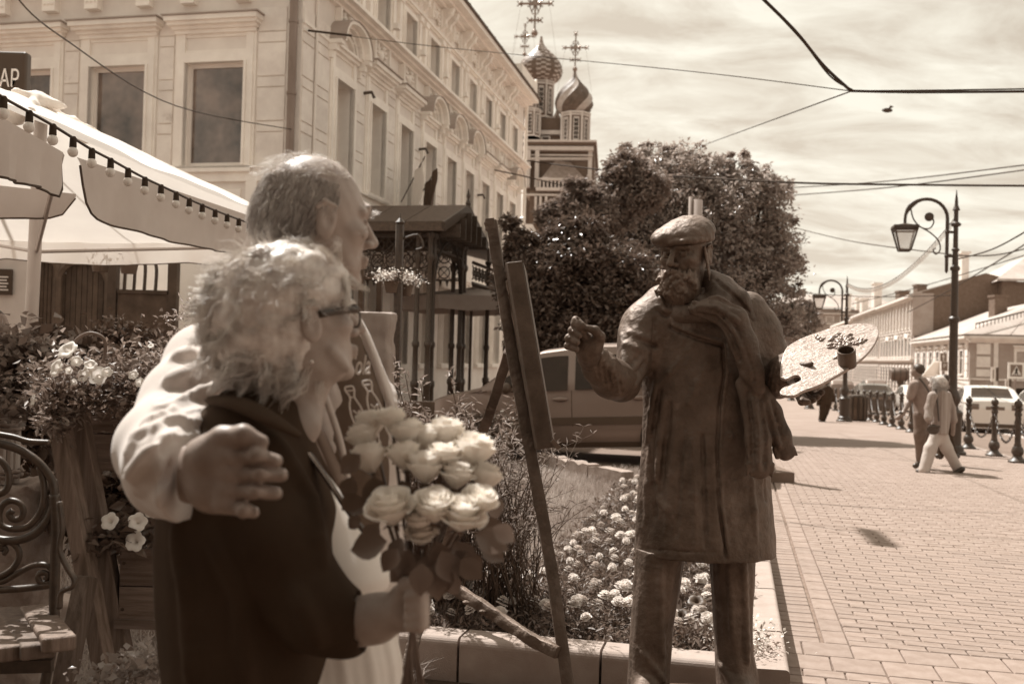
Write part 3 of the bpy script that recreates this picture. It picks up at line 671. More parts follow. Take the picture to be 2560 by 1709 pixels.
# geometry found from the photograph: near column pair, gable ridge, eaves
c1 = at(1062, 900, 14.6); c2 = at(1122, 900, 17.2)
PX = st = None
def tss(p): return (p.dot(Tv), p.dot(Sv))
def col(p, z1, parent):
    b = MB(); x = Vector((p.x, p.y, 0))
    b.lathe(x, [(.09, 0), (.09, .25), (.065, .3), (.06, .9), (.075, .93), (.075, 1.0), (.05, 1.04), (.047, 1.6), (.065, 1.63), (.065, 1.69), (.045, 1.72), (.042, z1 - .5), (.07, z1 - .44), (.07, z1 - .38), (.045, z1 - .34), (.045, z1 - .1), (.075, z1 - .05), (.075, z1)], 10)
    b.build('column', 'iron', parent, smooth=40)
EZ = 3.95
tA, tB = -5.23, T0 + .1; sA, sB = 16.55, 18.8
# porch front runs along the street (t = tA); near end at sA
for (t_, s_) in ((tA, sA), (tA - .22, sA), (tA, sB), (tA - .22, sB), (tA, sA + .22), (tA, sB - .22)): col(ST(t_, s_), 3.3 + .3, pc)
for (t_, s_) in ((tB + .15, sA), (tB + .15, sB)): col(ST(t_, s_), 3.6, pc)
# roof: shallow ridge from wall to front, gable facing the street
ri0, ri1 = ST(tB, (sA + sB) / 2, 4.22), ST(tA + .35, (sA + sB) / 2, 4.22)
for sg, sE in ((-1, sA - .35), (1, sB + .35)):
    a, e = ST(tB, sE, 3.72), ST(tA + .35, sE, 3.72); nseg = 4
    for k in range(nseg):
        f0, f1 = k / nseg, (k + 1) / nseg; b = MB(); b.prism([a.lerp(e, f0 + .003), a.lerp(e, f1 - .003), ri0.lerp(ri1, f1 - .003), ri0.lerp(ri1, f0 + .003)], Zv * .035); b.build('roof_panel', 'iron_rust', pc)
    b = MB(); b.beam(a - Zv * .06, e - Zv * .06, .06, .14); b.build('gutter', 'iron_rust', pc)
b = MB(); b.beam(ST(tA + .35, sA - .4, 3.66), ri1 - Zv * .04, .05, .16); b.beam(ST(tA + .35, sB + .4, 3.66), ri1 - Zv * .04, .05, .16); b.lathe(ri1, [(.03, 0), (.05, .06), (.02, .14), (.035, .2), (.004, .34)], 8); b.build('gable_board', 'iron', pc)
# lattice frieze below the eaves: rings and crosses of flat iron
def lattice(A, B, z0, z1, parent, cell=.27):
    d = (B - A); n = max(1, int(d.length / cell)); b = MB(); ux = d.normalized(); nn = ux.cross(Zv)
    b.beam(A + Zv * z1, B + Zv * z1, .04, .06); b.beam(A + Zv * z0, B + Zv * z0, .03, .035); rws = max(1, int((z1 - z0) / cell))
    for i in range(n):
        for j in range(rws):
            c = A + d * ((i + .5) / n) + Zv * (z0 + (z1 - z0) * (j + .5) / rws); R_ = min(d.length / n, (z1 - z0) / rws) * .42
            pts = [c + (ux * math.cos(q * math.pi / 5) + Zv * math.sin(q * math.pi / 5)) * R_ for q in range(11)]; b.tube(pts, .013, 4, False)
            for sx, sz in ((1, 1), (1, -1)): b.beam(c - (ux * sx + Zv * sz) * R_ * 1.25, c + (ux * sx + Zv * sz) * R_ * 1.25, .012, .022, nn)
        for q in range(2):
            c = A + d * ((i + .25 + .5 * q) / n) + Zv * z0; b.lathe(c, [(.035, -.02), (.02, -.07), (.004, -.13)], 5)
    b.build('lattice', 'iron', parent)
lattice(ST(tB, sA), ST(tA, sA), 2.95, 3.55, pc); lattice(ST(tA, sA), ST(tA, sB), 3.35, 3.6, pc); lattice(ST(tB, sB), ST(tA, sB), 2.95, 3.55, pc)
b = MB(); 
for j in range(2):    # pointed arch towards the street
    s_a, s_b = sA + .22, sB - .22; mid = (s_a + s_b) / 2
    for sg in (-1, 1):
        pts = [ST(tA, mid + sg * (s_b - s_a) / 2 * math.cos(q), 2.3 + 1.25 * math.sin(q) ** .8) for q in [k * math.pi / 2 / 10 for k in range(11)]]; b.tube(pts, .035, 6)
        for q in range(1, 9, 1): b.beam(pts[q], ST(tA, mid + sg * (s_b - s_a) / 2 * math.cos(q * math.pi / 20) + sg * .12, 3.5), .02, .03)
b.build('arch', 'iron', pc)
b = MB(); b.box(0, 0, 0, 1, 1, 1) if False else None
for k in range(6):     # carved solid valance boards in the gable
    f = (k + .5) / 6; s_ = sA + (sB - sA) * f; zt_ = 3.7 + .45 * (1 - abs(2 * f - 1)); b = MB(); b.beam(ST(tA + .30, s_, 3.55), ST(tA + .30, s_, zt_), .03, (sB - sA) / 6 - .02, Tv); b.build('board', 'iron', pc)
# second canopy roof seen edge-on past the porch with roof vents
pc2 = thing('street_canopy', ST(-4.6, 21, 0), 'dark iron street canopy running on past the gabled porch', 'canopy')
for s_ in (20.6, 22.4, 24.4, 26.4): col(ST(-5.2, s_), 3.5, pc2)
for k in range(6):
    s_ = 19.3 + k * 1.25; b = MB(); b.prism([ST(-4.9, s_, 3.62), ST(-4.9, s_ + 1.2, 3.62), ST(tB, s_ + 1.2, 4.35), ST(tB, s_, 4.35)], Zv * .04); b.build('roof_panel', 'iron_rust', pc2)
    b = MB(); b.box(0, 0, 0, .1, .1, .1) if False else b.beam(ST(-4.88, s_, 3.5), ST(-4.88, s_ + 1.2, 3.5), .04, .26); b.build('fascia', 'iron', pc2)
lattice(ST(-5.2, 19.3), ST(-5.2, 26.6), 2.95, 3.35, pc2)

# ================================================================== CHURCH
CY = 95.0; SCL = CY / FPX
def cp(u, v, Y=CY): return at(u, v, Y)
ch = thing('church', Vector((cp(1420, 900).x, CY, -2)), 'ornate brick baroque church with patterned onion domes and openwork crosses', 'church')
UX = Vector((math.cos(.10), -math.sin(.10), 0)); NY = Vector((-math.sin(.10), -math.cos(.10), 0))   # church front frame: UX right, NY towards us
def onion(c, R_, H_, n=24, twist=0, name='dome', alt=('dome_tile', 'dome_light'), style='swirl'):
    prof = [(.62, 0), (.80, .05), (.94, .13), (1.0, .23), (.98, .33), (.88, .44), (.70, .55), (.48, .65), (.30, .73), (.17, .80), (.09, .88), (.05, 1.0)]
    pp = []
    for i in range(len(prof) - 1):
        for k in range(3): f = k / 3; pp.append((prof[i][0] * (1 - f) + prof[i + 1][0] * f, prof[i][1] * (1 - f) + prof[i + 1][1] * f))
    pp.append(prof[-1]); b = MB(); rings = []
    for i, (r, z) in enumerate(pp):
        ring = []
        for k in range(n):
            a = 2 * math.pi * k / n + twist * z
            rr = R_ * r * (1 + (.035 * math.cos(a * 0 + k * math.pi) if style == 'swirl' else (.03 * ((k + i) % 2))))
            ring.append(c + Vector((math.cos(a) * rr, math.sin(a) * rr, z * H_)))
        rings.append(ring)
    b.loft(rings)
    nf = (len(pp) - 1) * n
    for q in range(len(b.f)):
        i, k = divmod(q, n)
        if style == 'swirl': b.mi[q] = 1 if (k // 2) % 3 == 0 else 0
        else:
            z = pp[min(i, len(pp) - 1)][1]
            b.mi[q] = (1 if (i % 3 == 1 and k % 2 == 0) or (i % 3 == 2 and k % 4 == 1) or z > .66 and k % 2 else 0)
    return b.build(name, list(alt), ch, smooth=30, fix=False)
def cross(c, H_, name='cross'):
    b = MB(); w = H_ * .022
    b.lathe(c, [(H_ * .045, 0), (H_ * .07, .05 * H_), (H_ * .045, .1 * H_), (.02 * H_, .12 * H_)], 10)
    t = c + Zv * H_; b.tube([c, t], w, 6); m_ = c + Zv * H_ * .62; b.tube([m_ - UX * H_ * .30, m_ + UX * H_ * .30], w, 6); b.tube([c + Zv * H_ * .3 - UX * .1 * H_, c + Zv * H_ * .3 + UX * .1 * H_], w, 6)
    b.lathe(m_ + NY * w, [(H_ * .065, -w), (H_ * .065, w)], 10, NY)
    for e in (t, m_ - UX * H_ * .30, m_ + UX * H_ * .30, c + Zv * H_ * .3 - UX * .1 * H_, c + Zv * H_ * .3 + UX * .1 * H_):
        b.ball(e, H_ * .034, 7, 5)
        for a in range(4): q = a * math.pi / 2 + .78; b.ball(e + (UX * math.cos(q) + Zv * math.sin(q)) * H_ * .055, H_ * .018, 5, 4)
    for a in range(8):
        q = a * math.pi / 4 + .39; e = m_ + (UX * math.cos(q) + Zv * math.sin(q)) * H_ * .15; b.tube([m_, e], w * .5, 4); b.ball(e, H_ * .016, 5, 4)
    for sg in (-1, 1):
        for zz in (.42, .80): b.tube([m_ + UX * sg * H_ * .12, c + Zv * H_ * zz + UX * sg * .05 * H_, c + Zv * H_ * zz], w * .5, 4)
    for sg in (-1, 1): b.tube([m_ + UX * sg * H_ * .27, c + UX * sg * H_ * .45 - Zv * H_ * .55], .012, 3)
    b.build(name, 'gilt', ch)
def drum(c, R_, z0, z1, n=8, win=True):
    b = MB(); c = Vector((c.x, c.y, 0)); P = [c + Vector((math.cos(2 * math.pi * (k + .5) / n), math.sin(2 * math.pi * (k + .5) / n), 0)) * R_ for k in range(n)]
    b.prism([p + Zv * z0 for p in P], Zv * (z1 - z0)); b.build('drum', 'brick_red', ch)
    h = z1 - z0; b = MB()
    for p in P: q = c + (p - c) * 1.02; b.tube([q + Zv * z0, q + Zv * z1], R_ * .085, 6)
    for f0, f1, k in ((0, .05, 1.10), (.88, .93, 1.06), (.95, 1.0, 1.12)):
        b.prism([c + (p - c) * k + Zv * (z0 + h * f0) for p in P], Zv * h * (f1 - f0))
    b.build('drum_trim', 'white_stone', ch)
    if win:
        for k in range(n):
            m_ = (P[k] + P[(k + 1) % n]) / 2; nn = (m_ - c).normalized(); uu = nn.cross(Zv); w = R_ * .20; b = MB()
            zz0, zz1 = z0 + h * .14, z0 + h * .80
            for a, e in ((-1, -.72), (.72, 1)): b.obox(m_ + nn * .05 + uu * w * (a + e) / 2 + Zv * (zz0 + zz1) / 2, uu * w * (e - a) / 2, nn * .08, Zv * (zz1 - zz0) / 2)
            for z_ in (zz0, zz1): b.obox(m_ + nn * .05 + Zv * z_, uu * w, nn * .08, Zv * h * .025)
            for z_ in np.linspace(zz0, zz1, 6)[1:-1]: b.obox(m_ + nn * .04 + Zv * float(z_), uu * w * .7, nn * .04, Zv * h * .008)
            b.obox(m_ + nn * .04 + Zv * (zz0 + zz1) / 2, uu * w * .04, nn * .04, Zv * (zz1 - zz0) / 2); wo_ = b.build('window', 'white_stone', ch)
            b = MB(); b.obox(m_ + nn * .015 + Zv * (zz0 + zz1) / 2, uu * w * .72, nn * .015, Zv * (zz1 - zz0) / 2); q = b.build('pane', 'window_dark', None); q.parent = wo_; 
# (window parts hang below the church; their panes ride along)
def zof(v, u=1400, Y=CY): return at(u, v, Y).z
# right dome
c = cp(1436, 230, CY); R_ = 47 * SCL; zb = zof(288, 1436); onion(Vector((c.x, c.y, zb)), R_, zof(172, 1436) - zb, 24, 2.2)
cross(Vector((c.x, c.y, zof(178, 1436))), zof(84, 1436) - zof(178, 1436)); drum(cp(1438, 330, CY), 36 * SCL, zof(368, 1436), zof(288, 1436) + .1)
# big left dome (behind)
c = cp(1352, 150, CY + 6); S2 = (CY + 6) / FPX; zb = zof(208, 1352, CY + 6); onion(Vector((c.x, c.y, zb)), 55 * S2, zof(92, 1352, CY + 6) - zb, 28, 0, style='check')
cross(Vector((cp(1337, 60, CY + 6).x, c.y, zof(90, 1335, CY + 6))), zof(-40, 1335, CY + 6) - zof(90, 1335, CY + 6)); drum(cp(1352, 250, CY + 6), 32 * S2, zof(300, 1352, CY + 6), zof(206, 1352, CY + 6))
# small dome cross left of it
c3 = cp(1312, 110, CY + 3); cross(Vector((c3.x, c3.y, zof(140, 1312, CY + 3))), zof(62, 1312, CY + 3) - zof(140, 1312, CY + 3)); zb = zof(210, 1312); onion(Vector((c3.x, c3.y, zof(250, 1312))), 34 * SCL, zof(150, 1312) - zof(250, 1312), 20, -2)
drum(cp(1324, 310, CY), 27 * SCL, zof(345, 1322), zof(275, 1322))
# little dark dome between
c4 = cp(1392, 290, CY + 5); onion(Vector((c4.x, c4.y, zof(312, 1392))), 16 * SCL, 3.2, 16, 2)
# body
def cbox(u0, u1, v0, v1, Y, depth, mt_, name, proud=0):
    a = cp(u0, (v0 + v1) / 2, Y); e = cp(u1, (v0 + v1) / 2, Y); zt_, zb_ = zof(v0, (u0 + u1) / 2, Y), zof(v1, (u0 + u1) / 2, Y); w = (e - a).length / 2; m_ = (a + e) / 2; m_.z = (zt_ + zb_) / 2
    b = MB(); b.obox(m_ - NY * (depth / 2 - proud), UX * w, NY * depth / 2, Zv * (zt_ - zb_) / 2); return b.build(name, mt_, ch)
cbox(1306, 1478, 372, 960, CY - 3, 14, 'brick_red', 'wall')
cbox(1296, 1484, 368, 378, CY - 3, 15, 'white_stone', 'cornice', .5); cbox(1298, 1482, 388, 391, CY - 3, 15, 'white_stone', 'cornice', .35)
cbox(1280, 1492, 354, 359, CY - 3, 15.5, 'white_stone', 'cornice', .8); cbox(1284, 1490, 359, 366, CY - 3, 15.4, 'brick_red', 'frieze', .6)
cbox(1330, 1400, 295, 352, CY + 1, 6, 'brick_red', 'wall'); cbox(1326, 1404, 328, 338, CY + 1, 7, 'white_stone', 'cornice', .4)
b = MB(); a = cp(1322, 328, CY + 1); e = cp(1400, 328, CY + 1); t_ = cp(1360, 296, CY + 3); b.prism([a, e, t_], -NY * 5); b.build('roof', 'roof_metal', ch)
cbox(1352, 1376, 342, 366, CY + .8, .4, 'white_stone', 'window', .3); cbox(1357, 1372, 345, 364, CY + .6, .3, 'window_dark', 'pane', .35)
for u in (1316, 1338, 1470): cbox(u, u + 10, 378, 470, CY - 3, 1, 'white_stone', 'pilaster', .45)
# scalloped fringe
b = MB()
for k in range(34):
    u = 1310 + k * 5; p = cp(u, 394, CY - 3.4); b.lathe(p, [(.12, 0), (.1, -.16), (.02, -.3)], 5)
b.build('fringe', 'white_stone', ch)
# porch roof sloping, balustrade, lower storey
a = cp(1350, 450, CY - 6); e = cp(1465, 450, CY - 6); t_ = cp(1392, 396, CY - 3.2); b = MB(); b.add([a, e, cp(1425, 404, CY - 3.2), t_], [(0, 1, 2, 3)]); b.build('roof', 'roof_metal', ch)
cbox(1340, 1462, 470, 478, CY - 6, 3.4, 'white_stone', 'cornice', .3); cbox(1340, 1450, 446, 452, CY - 6, .5, 'white_stone', 'cornice', .2)
for k in range(11): cbox(1348 + k * 9.5, 1352 + k * 9.5, 451, 470, CY - 6, .4, 'white_stone', 'baluster', .1)
cbox(1352, 1450, 452, 470, CY - 5, .2, 'window_dark', 'opening')
cbox(1318, 1466, 478, 960, CY - 5.8, 3, 'brick_red', 'wall'); cbox(1316, 1468, 486, 491, CY - 5.8, 3.4, 'white_stone', 'cornice', .3)
for u in (1336, 1348, 1362, 1418, 1430, 1442): cbox(u, u + 6, 492, 560, CY - 5.8, 1, 'white_stone', 'pilaster', .3)
cbox(1372, 1386, 500, 548, CY - 5.8, .6, 'white_stone', 'window', .3); cbox(1362, 1396, 516, 530, CY - 5.8, .6, 'white_stone', 'window', .33)
cbox(1402, 1412, 493, 510, CY - 5.8, .6, 'window_dark', 'window', .3); cbox(1340, 1470, 548, 556, CY - 5.8, 3.4, 'white_stone', 'cornice', .5)
cbox(1300, 1330, 560, 640, CY - 16, 4, 'sign_white', 'annex')
# ================================================================== RIGHT SIDE OF THE STREET
# ---- corner building, single raised storey (facade at t = 16)
def rwindow(F, uc, w, z0, z1, parent, k=.18, gl='window_dark', hood=True, trim='trim_r', bars=True, blind=False):
    h = w / 2; b = MB(F); bx(b, uc - h - .16, uc - h, 0, .09, z0 - .1, z1 + .14); bx(b, uc + h, uc + h + .16, 0, .09, z0 - .1, z1 + .14); bx(b, uc - h, uc + h, 0, .09, z1, z1 + .14); bx(b, uc - h - .2, uc + h + .2, 0, .14, z0 - .2, z0 - .1)
    if hood: bx(b, uc - h - .22, uc + h + .22, 0, .2, z1 + .3, z1 + .42); bx(b, uc - h - .16, uc + h + .16, 0, .06, z1 + .14, z1 + .3)
    o = b.build('window', trim, parent)
    b = MB(F); b.box(uc - h, -.02 if not blind else .004, z0, uc + h, .012, z1); q = b.build('pane', gl, None); q.parent = o
    if bars: b = MB(F); bx(b, uc - .035, uc + .035, .01, .03, z0, z1); bx(b, uc - h, uc + h, .01, .028, z0 + (z1 - z0) * .66, z0 + (z1 - z0) * .66 + .06); q = b.build('frame', 'white_frame', None); q.parent = o
    return o
RT = 16.0; G = -1.0
r1 = thing('corner_house', ST(RT, 75.3, G), 'one-storey corner house with hipped tin roof and brick chimney across the street', 'building')
FR = Face(Tv * RT, Sv, -Tv); FC = Face(Sv * 75.3, Tv, -Sv)
b = MB(); b.box(0, 0, 0, 0, 0, 0) if False else None
def bld(t0, t1, s0, s1, z0, z1, mt_, parent, name='wall'):
    b = MB(); b.prism([ST(t0, s0, z0), ST(t1, s0, z0), ST(t1, s1, z0), ST(t0, s1, z0)], Zv * (z1 - z0)); return b.build(name, mt_, parent)
bld(RT, 30, 75.3, 97.6, G, 3.75, 'stucco_r', r1)
b = MB(FR); molding(b, 75.0, 97.6, [(.12, 3.3, 3.45), (.3, 3.45, 3.6), (.45, 3.6, 3.8), (.12, .7, .82), (.06, .1, .7)]); b.build('cornice', 'trim_r', r1)
b = MB(FC); molding(b, RT - .1, 30, [(.12, 3.3, 3.45), (.3, 3.45, 3.6), (.45, 3.6, 3.8), (.12, .7, .82)]); b.build('cornice', 'trim_r', r1)
for i in range(7): rwindow(FR, 77.6 + i * 2.9, 1.0, 1.15, 2.75, r1)
for i in range(8):
    u = 76.1 + i * 2.9
    for k in range(5): b = MB(FR); bx(b, u - .45, u + .45, 0, .08, .85 + k * .5, 1.31 + k * .5); b.build('stone_block', 'trim_r', r1)
for i in range(4):
    u = RT + 3.6 + i * 3.4
    rwindow(FC, u, 1.15, 1.2, 2.75, r1, gl='stucco_mid', bars=False, blind=True)
for k, z in enumerate((.95, 1.6, 2.5)): b = MB(FC); bx(b, RT + .45, RT + 1.35, 0, .06, z, z + .5 + .25 * (k > 0)); b.build('panel', 'trim_r', r1)
for k, u in enumerate((RT + 1.7, RT + 6.4)): b = MB(FC); bx(b, u - .14, u + .14, 0, .09, -.9, 3.3); b.build('pilaster', 'trim_r', r1)
for i in range(3): b = MB(FC); bx(b, RT + 3 + i * 3.4, RT + 4.0 + i * 3.4, 0, .03, -.7, .2); b.build('window', 'window_dark', r1)
for i in range(6): b = MB(FR); bx(b, 77.4 + i * 2.9, 78.3 + i * 2.9, 0, .03, -.7, .0); b.build('window', 'window_dark', r1)
# roof with sheets
e = [ST(RT - .5, 74.8, 3.85), ST(30.5, 74.8, 3.85), ST(30.5, 97.6, 3.85), ST(RT - .5, 97.6, 3.85)]; ra, rb = ST(22, 81, 6.6), ST(22, 97.6, 6.6)
def slope(A, B, Cc, D, n, parent, mt_='roof_r'):
    for k in range(n):
        f0, f1 = k / n + .002, (k + 1) / n - .002; b = MB(); b.prism([A.lerp(B, f0), A.lerp(B, f1), D.lerp(Cc, f1), D.lerp(Cc, f0)], Zv * .05); b.build('roof_sheet', mt_, parent)
slope(e[0], e[3], rb, ra, 8, r1); slope(e[1], e[0], ra, ra, 5, r1); slope(e[2], e[1], ra, rb, 4, r1)
for (u, v, Y, w, h) in ((2495, 770, 78, 1.0, 1.9), (2455, 722, 92, .9, 1.3)):
    p = at(u, v, Y); b = MB(); b.box(p.x - w / 2, p.y - w / 2, p.z - h, p.x + w / 2, p.y + w / 2, p.z + h * .45); b.box(p.x - w / 2 - .08, p.y - w / 2 - .08, p.z + h * .45, p.x + w / 2 + .08, p.y + w / 2 + .08, p.z + h * .45 + .15); b.build('chimney', 'brick_red', r1)
# snow rail along the roof slope
b = MB()
for k in range(26): p = ST(RT + .3, 75, 4.5).lerp(ST(RT + 7.5, 79.6, 6.5), k / 25); b.tube([p - Zv * .25, p + Zv * .1], .03, 4)
b.beam(ST(RT + .3, 75, 4.62), ST(RT + 7.5, 79.6, 6.62), .08, .1); b.build('snow_guard', 'iron_rust', r1)
# low annex in front right (roof light) completing the picture edge
# ---- two-storey building with many windows
def ornate(name, s0, s1, zt_, label, seed, wspace=2.0, t=RT, base=G - .2, stripe=True):
    r = thing(name, ST(t, s0, base), label, 'building'); F = Face(Tv * t, Sv, -Tv)
    bld(t, t + 12, s0, s1, base, zt_, 'stucco_r', r)
    b = MB(F); hz = zt_ - base; f1 = base + hz * .34; f2 = base + hz * .64
    molding(b, s0, s1, [(.15, f1 - .1, f1 + .1), (.3, f1 + .1, f1 + .22), (.12, f2, f2 + .1), (.3, zt_ - .5, zt_ - .3), (.6, zt_ - .3, zt_)]); b.build('cornice', 'trim_r', r)
    n = int((s1 - s0 - 1) / wspace)
    for i in range(n):
        u = s0 + .9 + (i + .5) * (s1 - s0 - 1.8) / n
        rwindow(F, u, .92, f2 + .45, zt_ - 1.05, r, hood=False, bars=False); rwindow(F, u, .92, f1 + .55, f2 - .65, r, hood=(i % 3 != 1), bars=False)
        b = MB(F); bx(b, u - .45, u + .45, 0, .05, base + .5, f1 - .35); w_ = b.build('window', 'trim_r', r); b = MB(F); bx(b, u - .34, u + .34, .052, .06, base + .5, f1 - .6); q = b.build('pane', 'window_dark', None); q.parent = w_
        if i % 3 == 1:
            b = MB(F); b.prism([(u - .65, .004, f2 - .6), (u + .65, .004, f2 - .6), (u, .004, f2 - .15)], (0, .25, 0)); b.build('pediment', 'trim_r', r)
    for i in range(n + 1):
        u = s0 + .9 + i * (s1 - s0 - 1.8) / n; b = MB(F); bx(b, u - .12, u + .12, 0, .26, f2 + .1, zt_ - .5); bx(b, u - .12, u + .12, 0, .14, f1 + .22, f2); b.build('pilaster', 'trim_r', r)
        for k in range(7):
            z = base + .3 + k * (f1 - base - .5) / 7; b = MB(F); bx(b, u - .28, u + .28, 0, .12, z, z + (f1 - base - .5) / 7 * .72); b.build('stone_block', 'trim_r', r)
    b = MB(); b.prism([ST(t - .5, s0, zt_ + .01), ST(t + 6, s0, zt_ + 2.0), ST(t + 12, s0, zt_ + .01)], Sv * (s1 - s0)); b.build('roof', 'roof_r', r)
    return r
r2 = ornate('row_house', 97.9, 120.0, 8.2, 'ornate two-storey house with dense pilasters and dark brick firewall', 1)
b = MB(); b.prism([ST(RT + .6, 97.75, G), ST(RT + 11.8, 97.75, G), ST(RT + 11.8, 97.75, 8.6), ST(RT + 6, 97.75, 10.2), ST(RT + .6, 97.75, 8.4)], Sv * .14); b.build('firewall', 'brick_red', r2)
b = MB(); b.box(0, 0, 0, 0, 0, 0) if False else b.prism([ST(RT - .2, 97.7, 4.4), ST(RT + 1.6, 97.7, 4.4), ST(RT + 1.6, 98.2, 4.4), ST(RT - .2, 98.2, 4.4)], Zv * 3.9); b.build('buttress', 'stucco_r', r2)
r3 = ornate('row_house', 120.1, 146.0, 8.3, 'second ornate two-storey house further down the row', 2)
r4 = ornate('row_house', 146.1, 176.0, 8.0, 'third house of the row with a corner attic gable', 3, 2.2)
for (rr, u, v, Y, w, h) in ((r2, 2300, 725, 112, 1.1, 1.3), (r2, 2256, 738, 118, 1.2, 1.0), (r3, 2192, 725, 128, 1.0, 2.2), (r3, 2160, 755, 140, .9, 1.0), (r4, 2118, 745, 150, .9, 1.3), (r4, 2146, 752, 150, .8, .9)):
    p = at(u, v, Y); b = MB(); b.box(p.x - w / 2, p.y - w / 2, p.z - h * 1.5, p.x + w / 2, p.y + w / 2, p.z + h * .35); b.box(p.x - w / 2 - .1, p.y - w / 2 - .1, p.z + h * .35, p.x + w / 2 + .1, p.y + w / 2 + .1, p.z + h * .35 + .18); b.build('chimney', 'brick_red' if w > 1 else 'trim_r', rr)
# dark gabled dormer & steep roofs behind the corner house
r5 = thing('tall_back_house', ST(24, 100, G), 'taller dark-walled house whose pale roof rises behind the corner house', 'building')
bld(23, 46, 96, 116, G, 9.3, 'brick_red', r5); b = MB(); b.prism([ST(22.4, 95.4, 9.3), ST(46.5, 95.4, 9.3), ST(40, 102, 12.4), ST(27, 102, 12.4)], Zv * .2)
b.add([ST(22.4, 95.4, 9.3), ST(27, 102, 12.4), ST(27, 110, 12.4), ST(22.4, 117, 9.3)], [(0, 1, 2, 3)]); b.build('roof', 'roof_r', r5)
for i in range(3): b = MB(); p = ST(25.5 + i * 2, 95.9, 7.6); b.obox(p, Tv * .4, Sv * .08, Zv * .5); b.build('window', 'trim_r', r5)
p = at(2409, 700, 98); b = MB(); b.box(p.x - .35, p.y - .35, p.z - 1.2, p.x + .35, p.y + .35, p.z + 2.6); b.box(p.x - .5, p.y - .5, p.z + 2.6, p.x + .5, p.y + .5, p.z + 2.8); b.build('chimney', 'trim_r', r5)
# second pale roof right of it
r6 = thing('gabled_house', ST(26, 84, G), 'long shadowed attic wall under a tin roof at the picture edge', 'building')
bld(30.6, 60, 79, 96, G, 4.2, 'stucco_r', r6); b = MB(); b.prism([ST(30.6, 79, 4.2), ST(60, 79, 4.2), ST(60, 90, 9.8), ST(34, 90, 9.8)], Zv * .15); b.build('roof', 'roof_r', r6)
bld(31, 60, 90, 100, 4, 10.5, 'wood_dark', r6, 'attic_wall')
# far building closing the street, pale with low tin roof
r7 = thing('far_mansion', ST(8, 232, G), 'pale distant mansion with attic windows closing the street', 'building')
FF = Face(Sv * 200, Tv, -Sv); bld(5.5, 30, 200, 215, -2, 12.2, 'stucco_r', r7)
b = MB(FF); molding(b, 5.2, 30, [(.2, 9.6, 9.9), (.4, 12.0, 12.3)]); b.build('cornice', 'trim_r', r7)
for i in range(7): rwindow(FF, 7 + i * 2.6, 1.2, 10.4, 11.4, r7, hood=False, bars=False, gl='stucco_mid', blind=True); rwindow(FF, 7 + i * 2.6, 1.0, 5.2, 7.4, r7, hood=False, bars=False)
b = MB(); b.prism([ST(5, 199, 12.3), ST(30, 199, 12.3), ST(26, 206, 15.2), ST(10, 206, 15.2)], Zv * .1); b.prism([ST(5, 199, 12.3), ST(10, 206, 15.2), ST(10, 216, 15.2), ST(5, 216, 12.3)], Zv * .1); b.build('roof', 'roof_r', r7)
# curved corniced block at the bend, left of the street end
r8 = thing('bend_house', ST(-8, 120, G), 'low pale house at the street bend behind the tree', 'building')
bld(-7.5, -2, 110, 150, -2, 6.5, 'stucco_r', r8); F8 = Face(Tv * -2, Sv, Tv)
for i in range(9): rwindow(F8, 112 + i * 4.2, 1.1, 3.2, 5.3, r8, bars=False)
# round dark barrel sign / awning on the row
r9 = thing('barrel_sign', at(2249, 952, 100), 'large dark barrel hanging on the ornate house front', 'sign'); p = at(2249, 936, 88)
b = MB(); b.lathe(p, [(.45, -.75), (.58, -.3), (.6, 0), (.58, .3), (.45, .75)], 16, Tv); b.build('barrel', 'wood', r9, smooth=30); b = MB(); b.tube([p + Zv * -.5, p + Zv * -1.7 + Tv * .5], .28, 8); b.build('bracket', 'iron_rust', r9)
b = MB()
for sg in (-.5, 0, .5): b.lathe(p + Tv * sg, [(.615, -.04), (.615, .04)], 16, Tv, False)
b.build('hoop', 'iron', r9)
aw = thing('awning', at(2318, 900, 70), 'small white sloping shop awning behind the walking man', 'awning'); a = at(2305, 940, 80); e = at(2335, 905, 80)
b = MB(); b.prism([a, e, e + Vector((1.5, 0, 0)), a + Vector((1.5, 0, 0))], Vector((0, .1, .1))); b.build('cover', 'canvas_white', aw)
b = MB(); b.tube([a, a + Vector((0, 1.5, -.2))], .04, 5); b.build('strut', 'iron', aw)

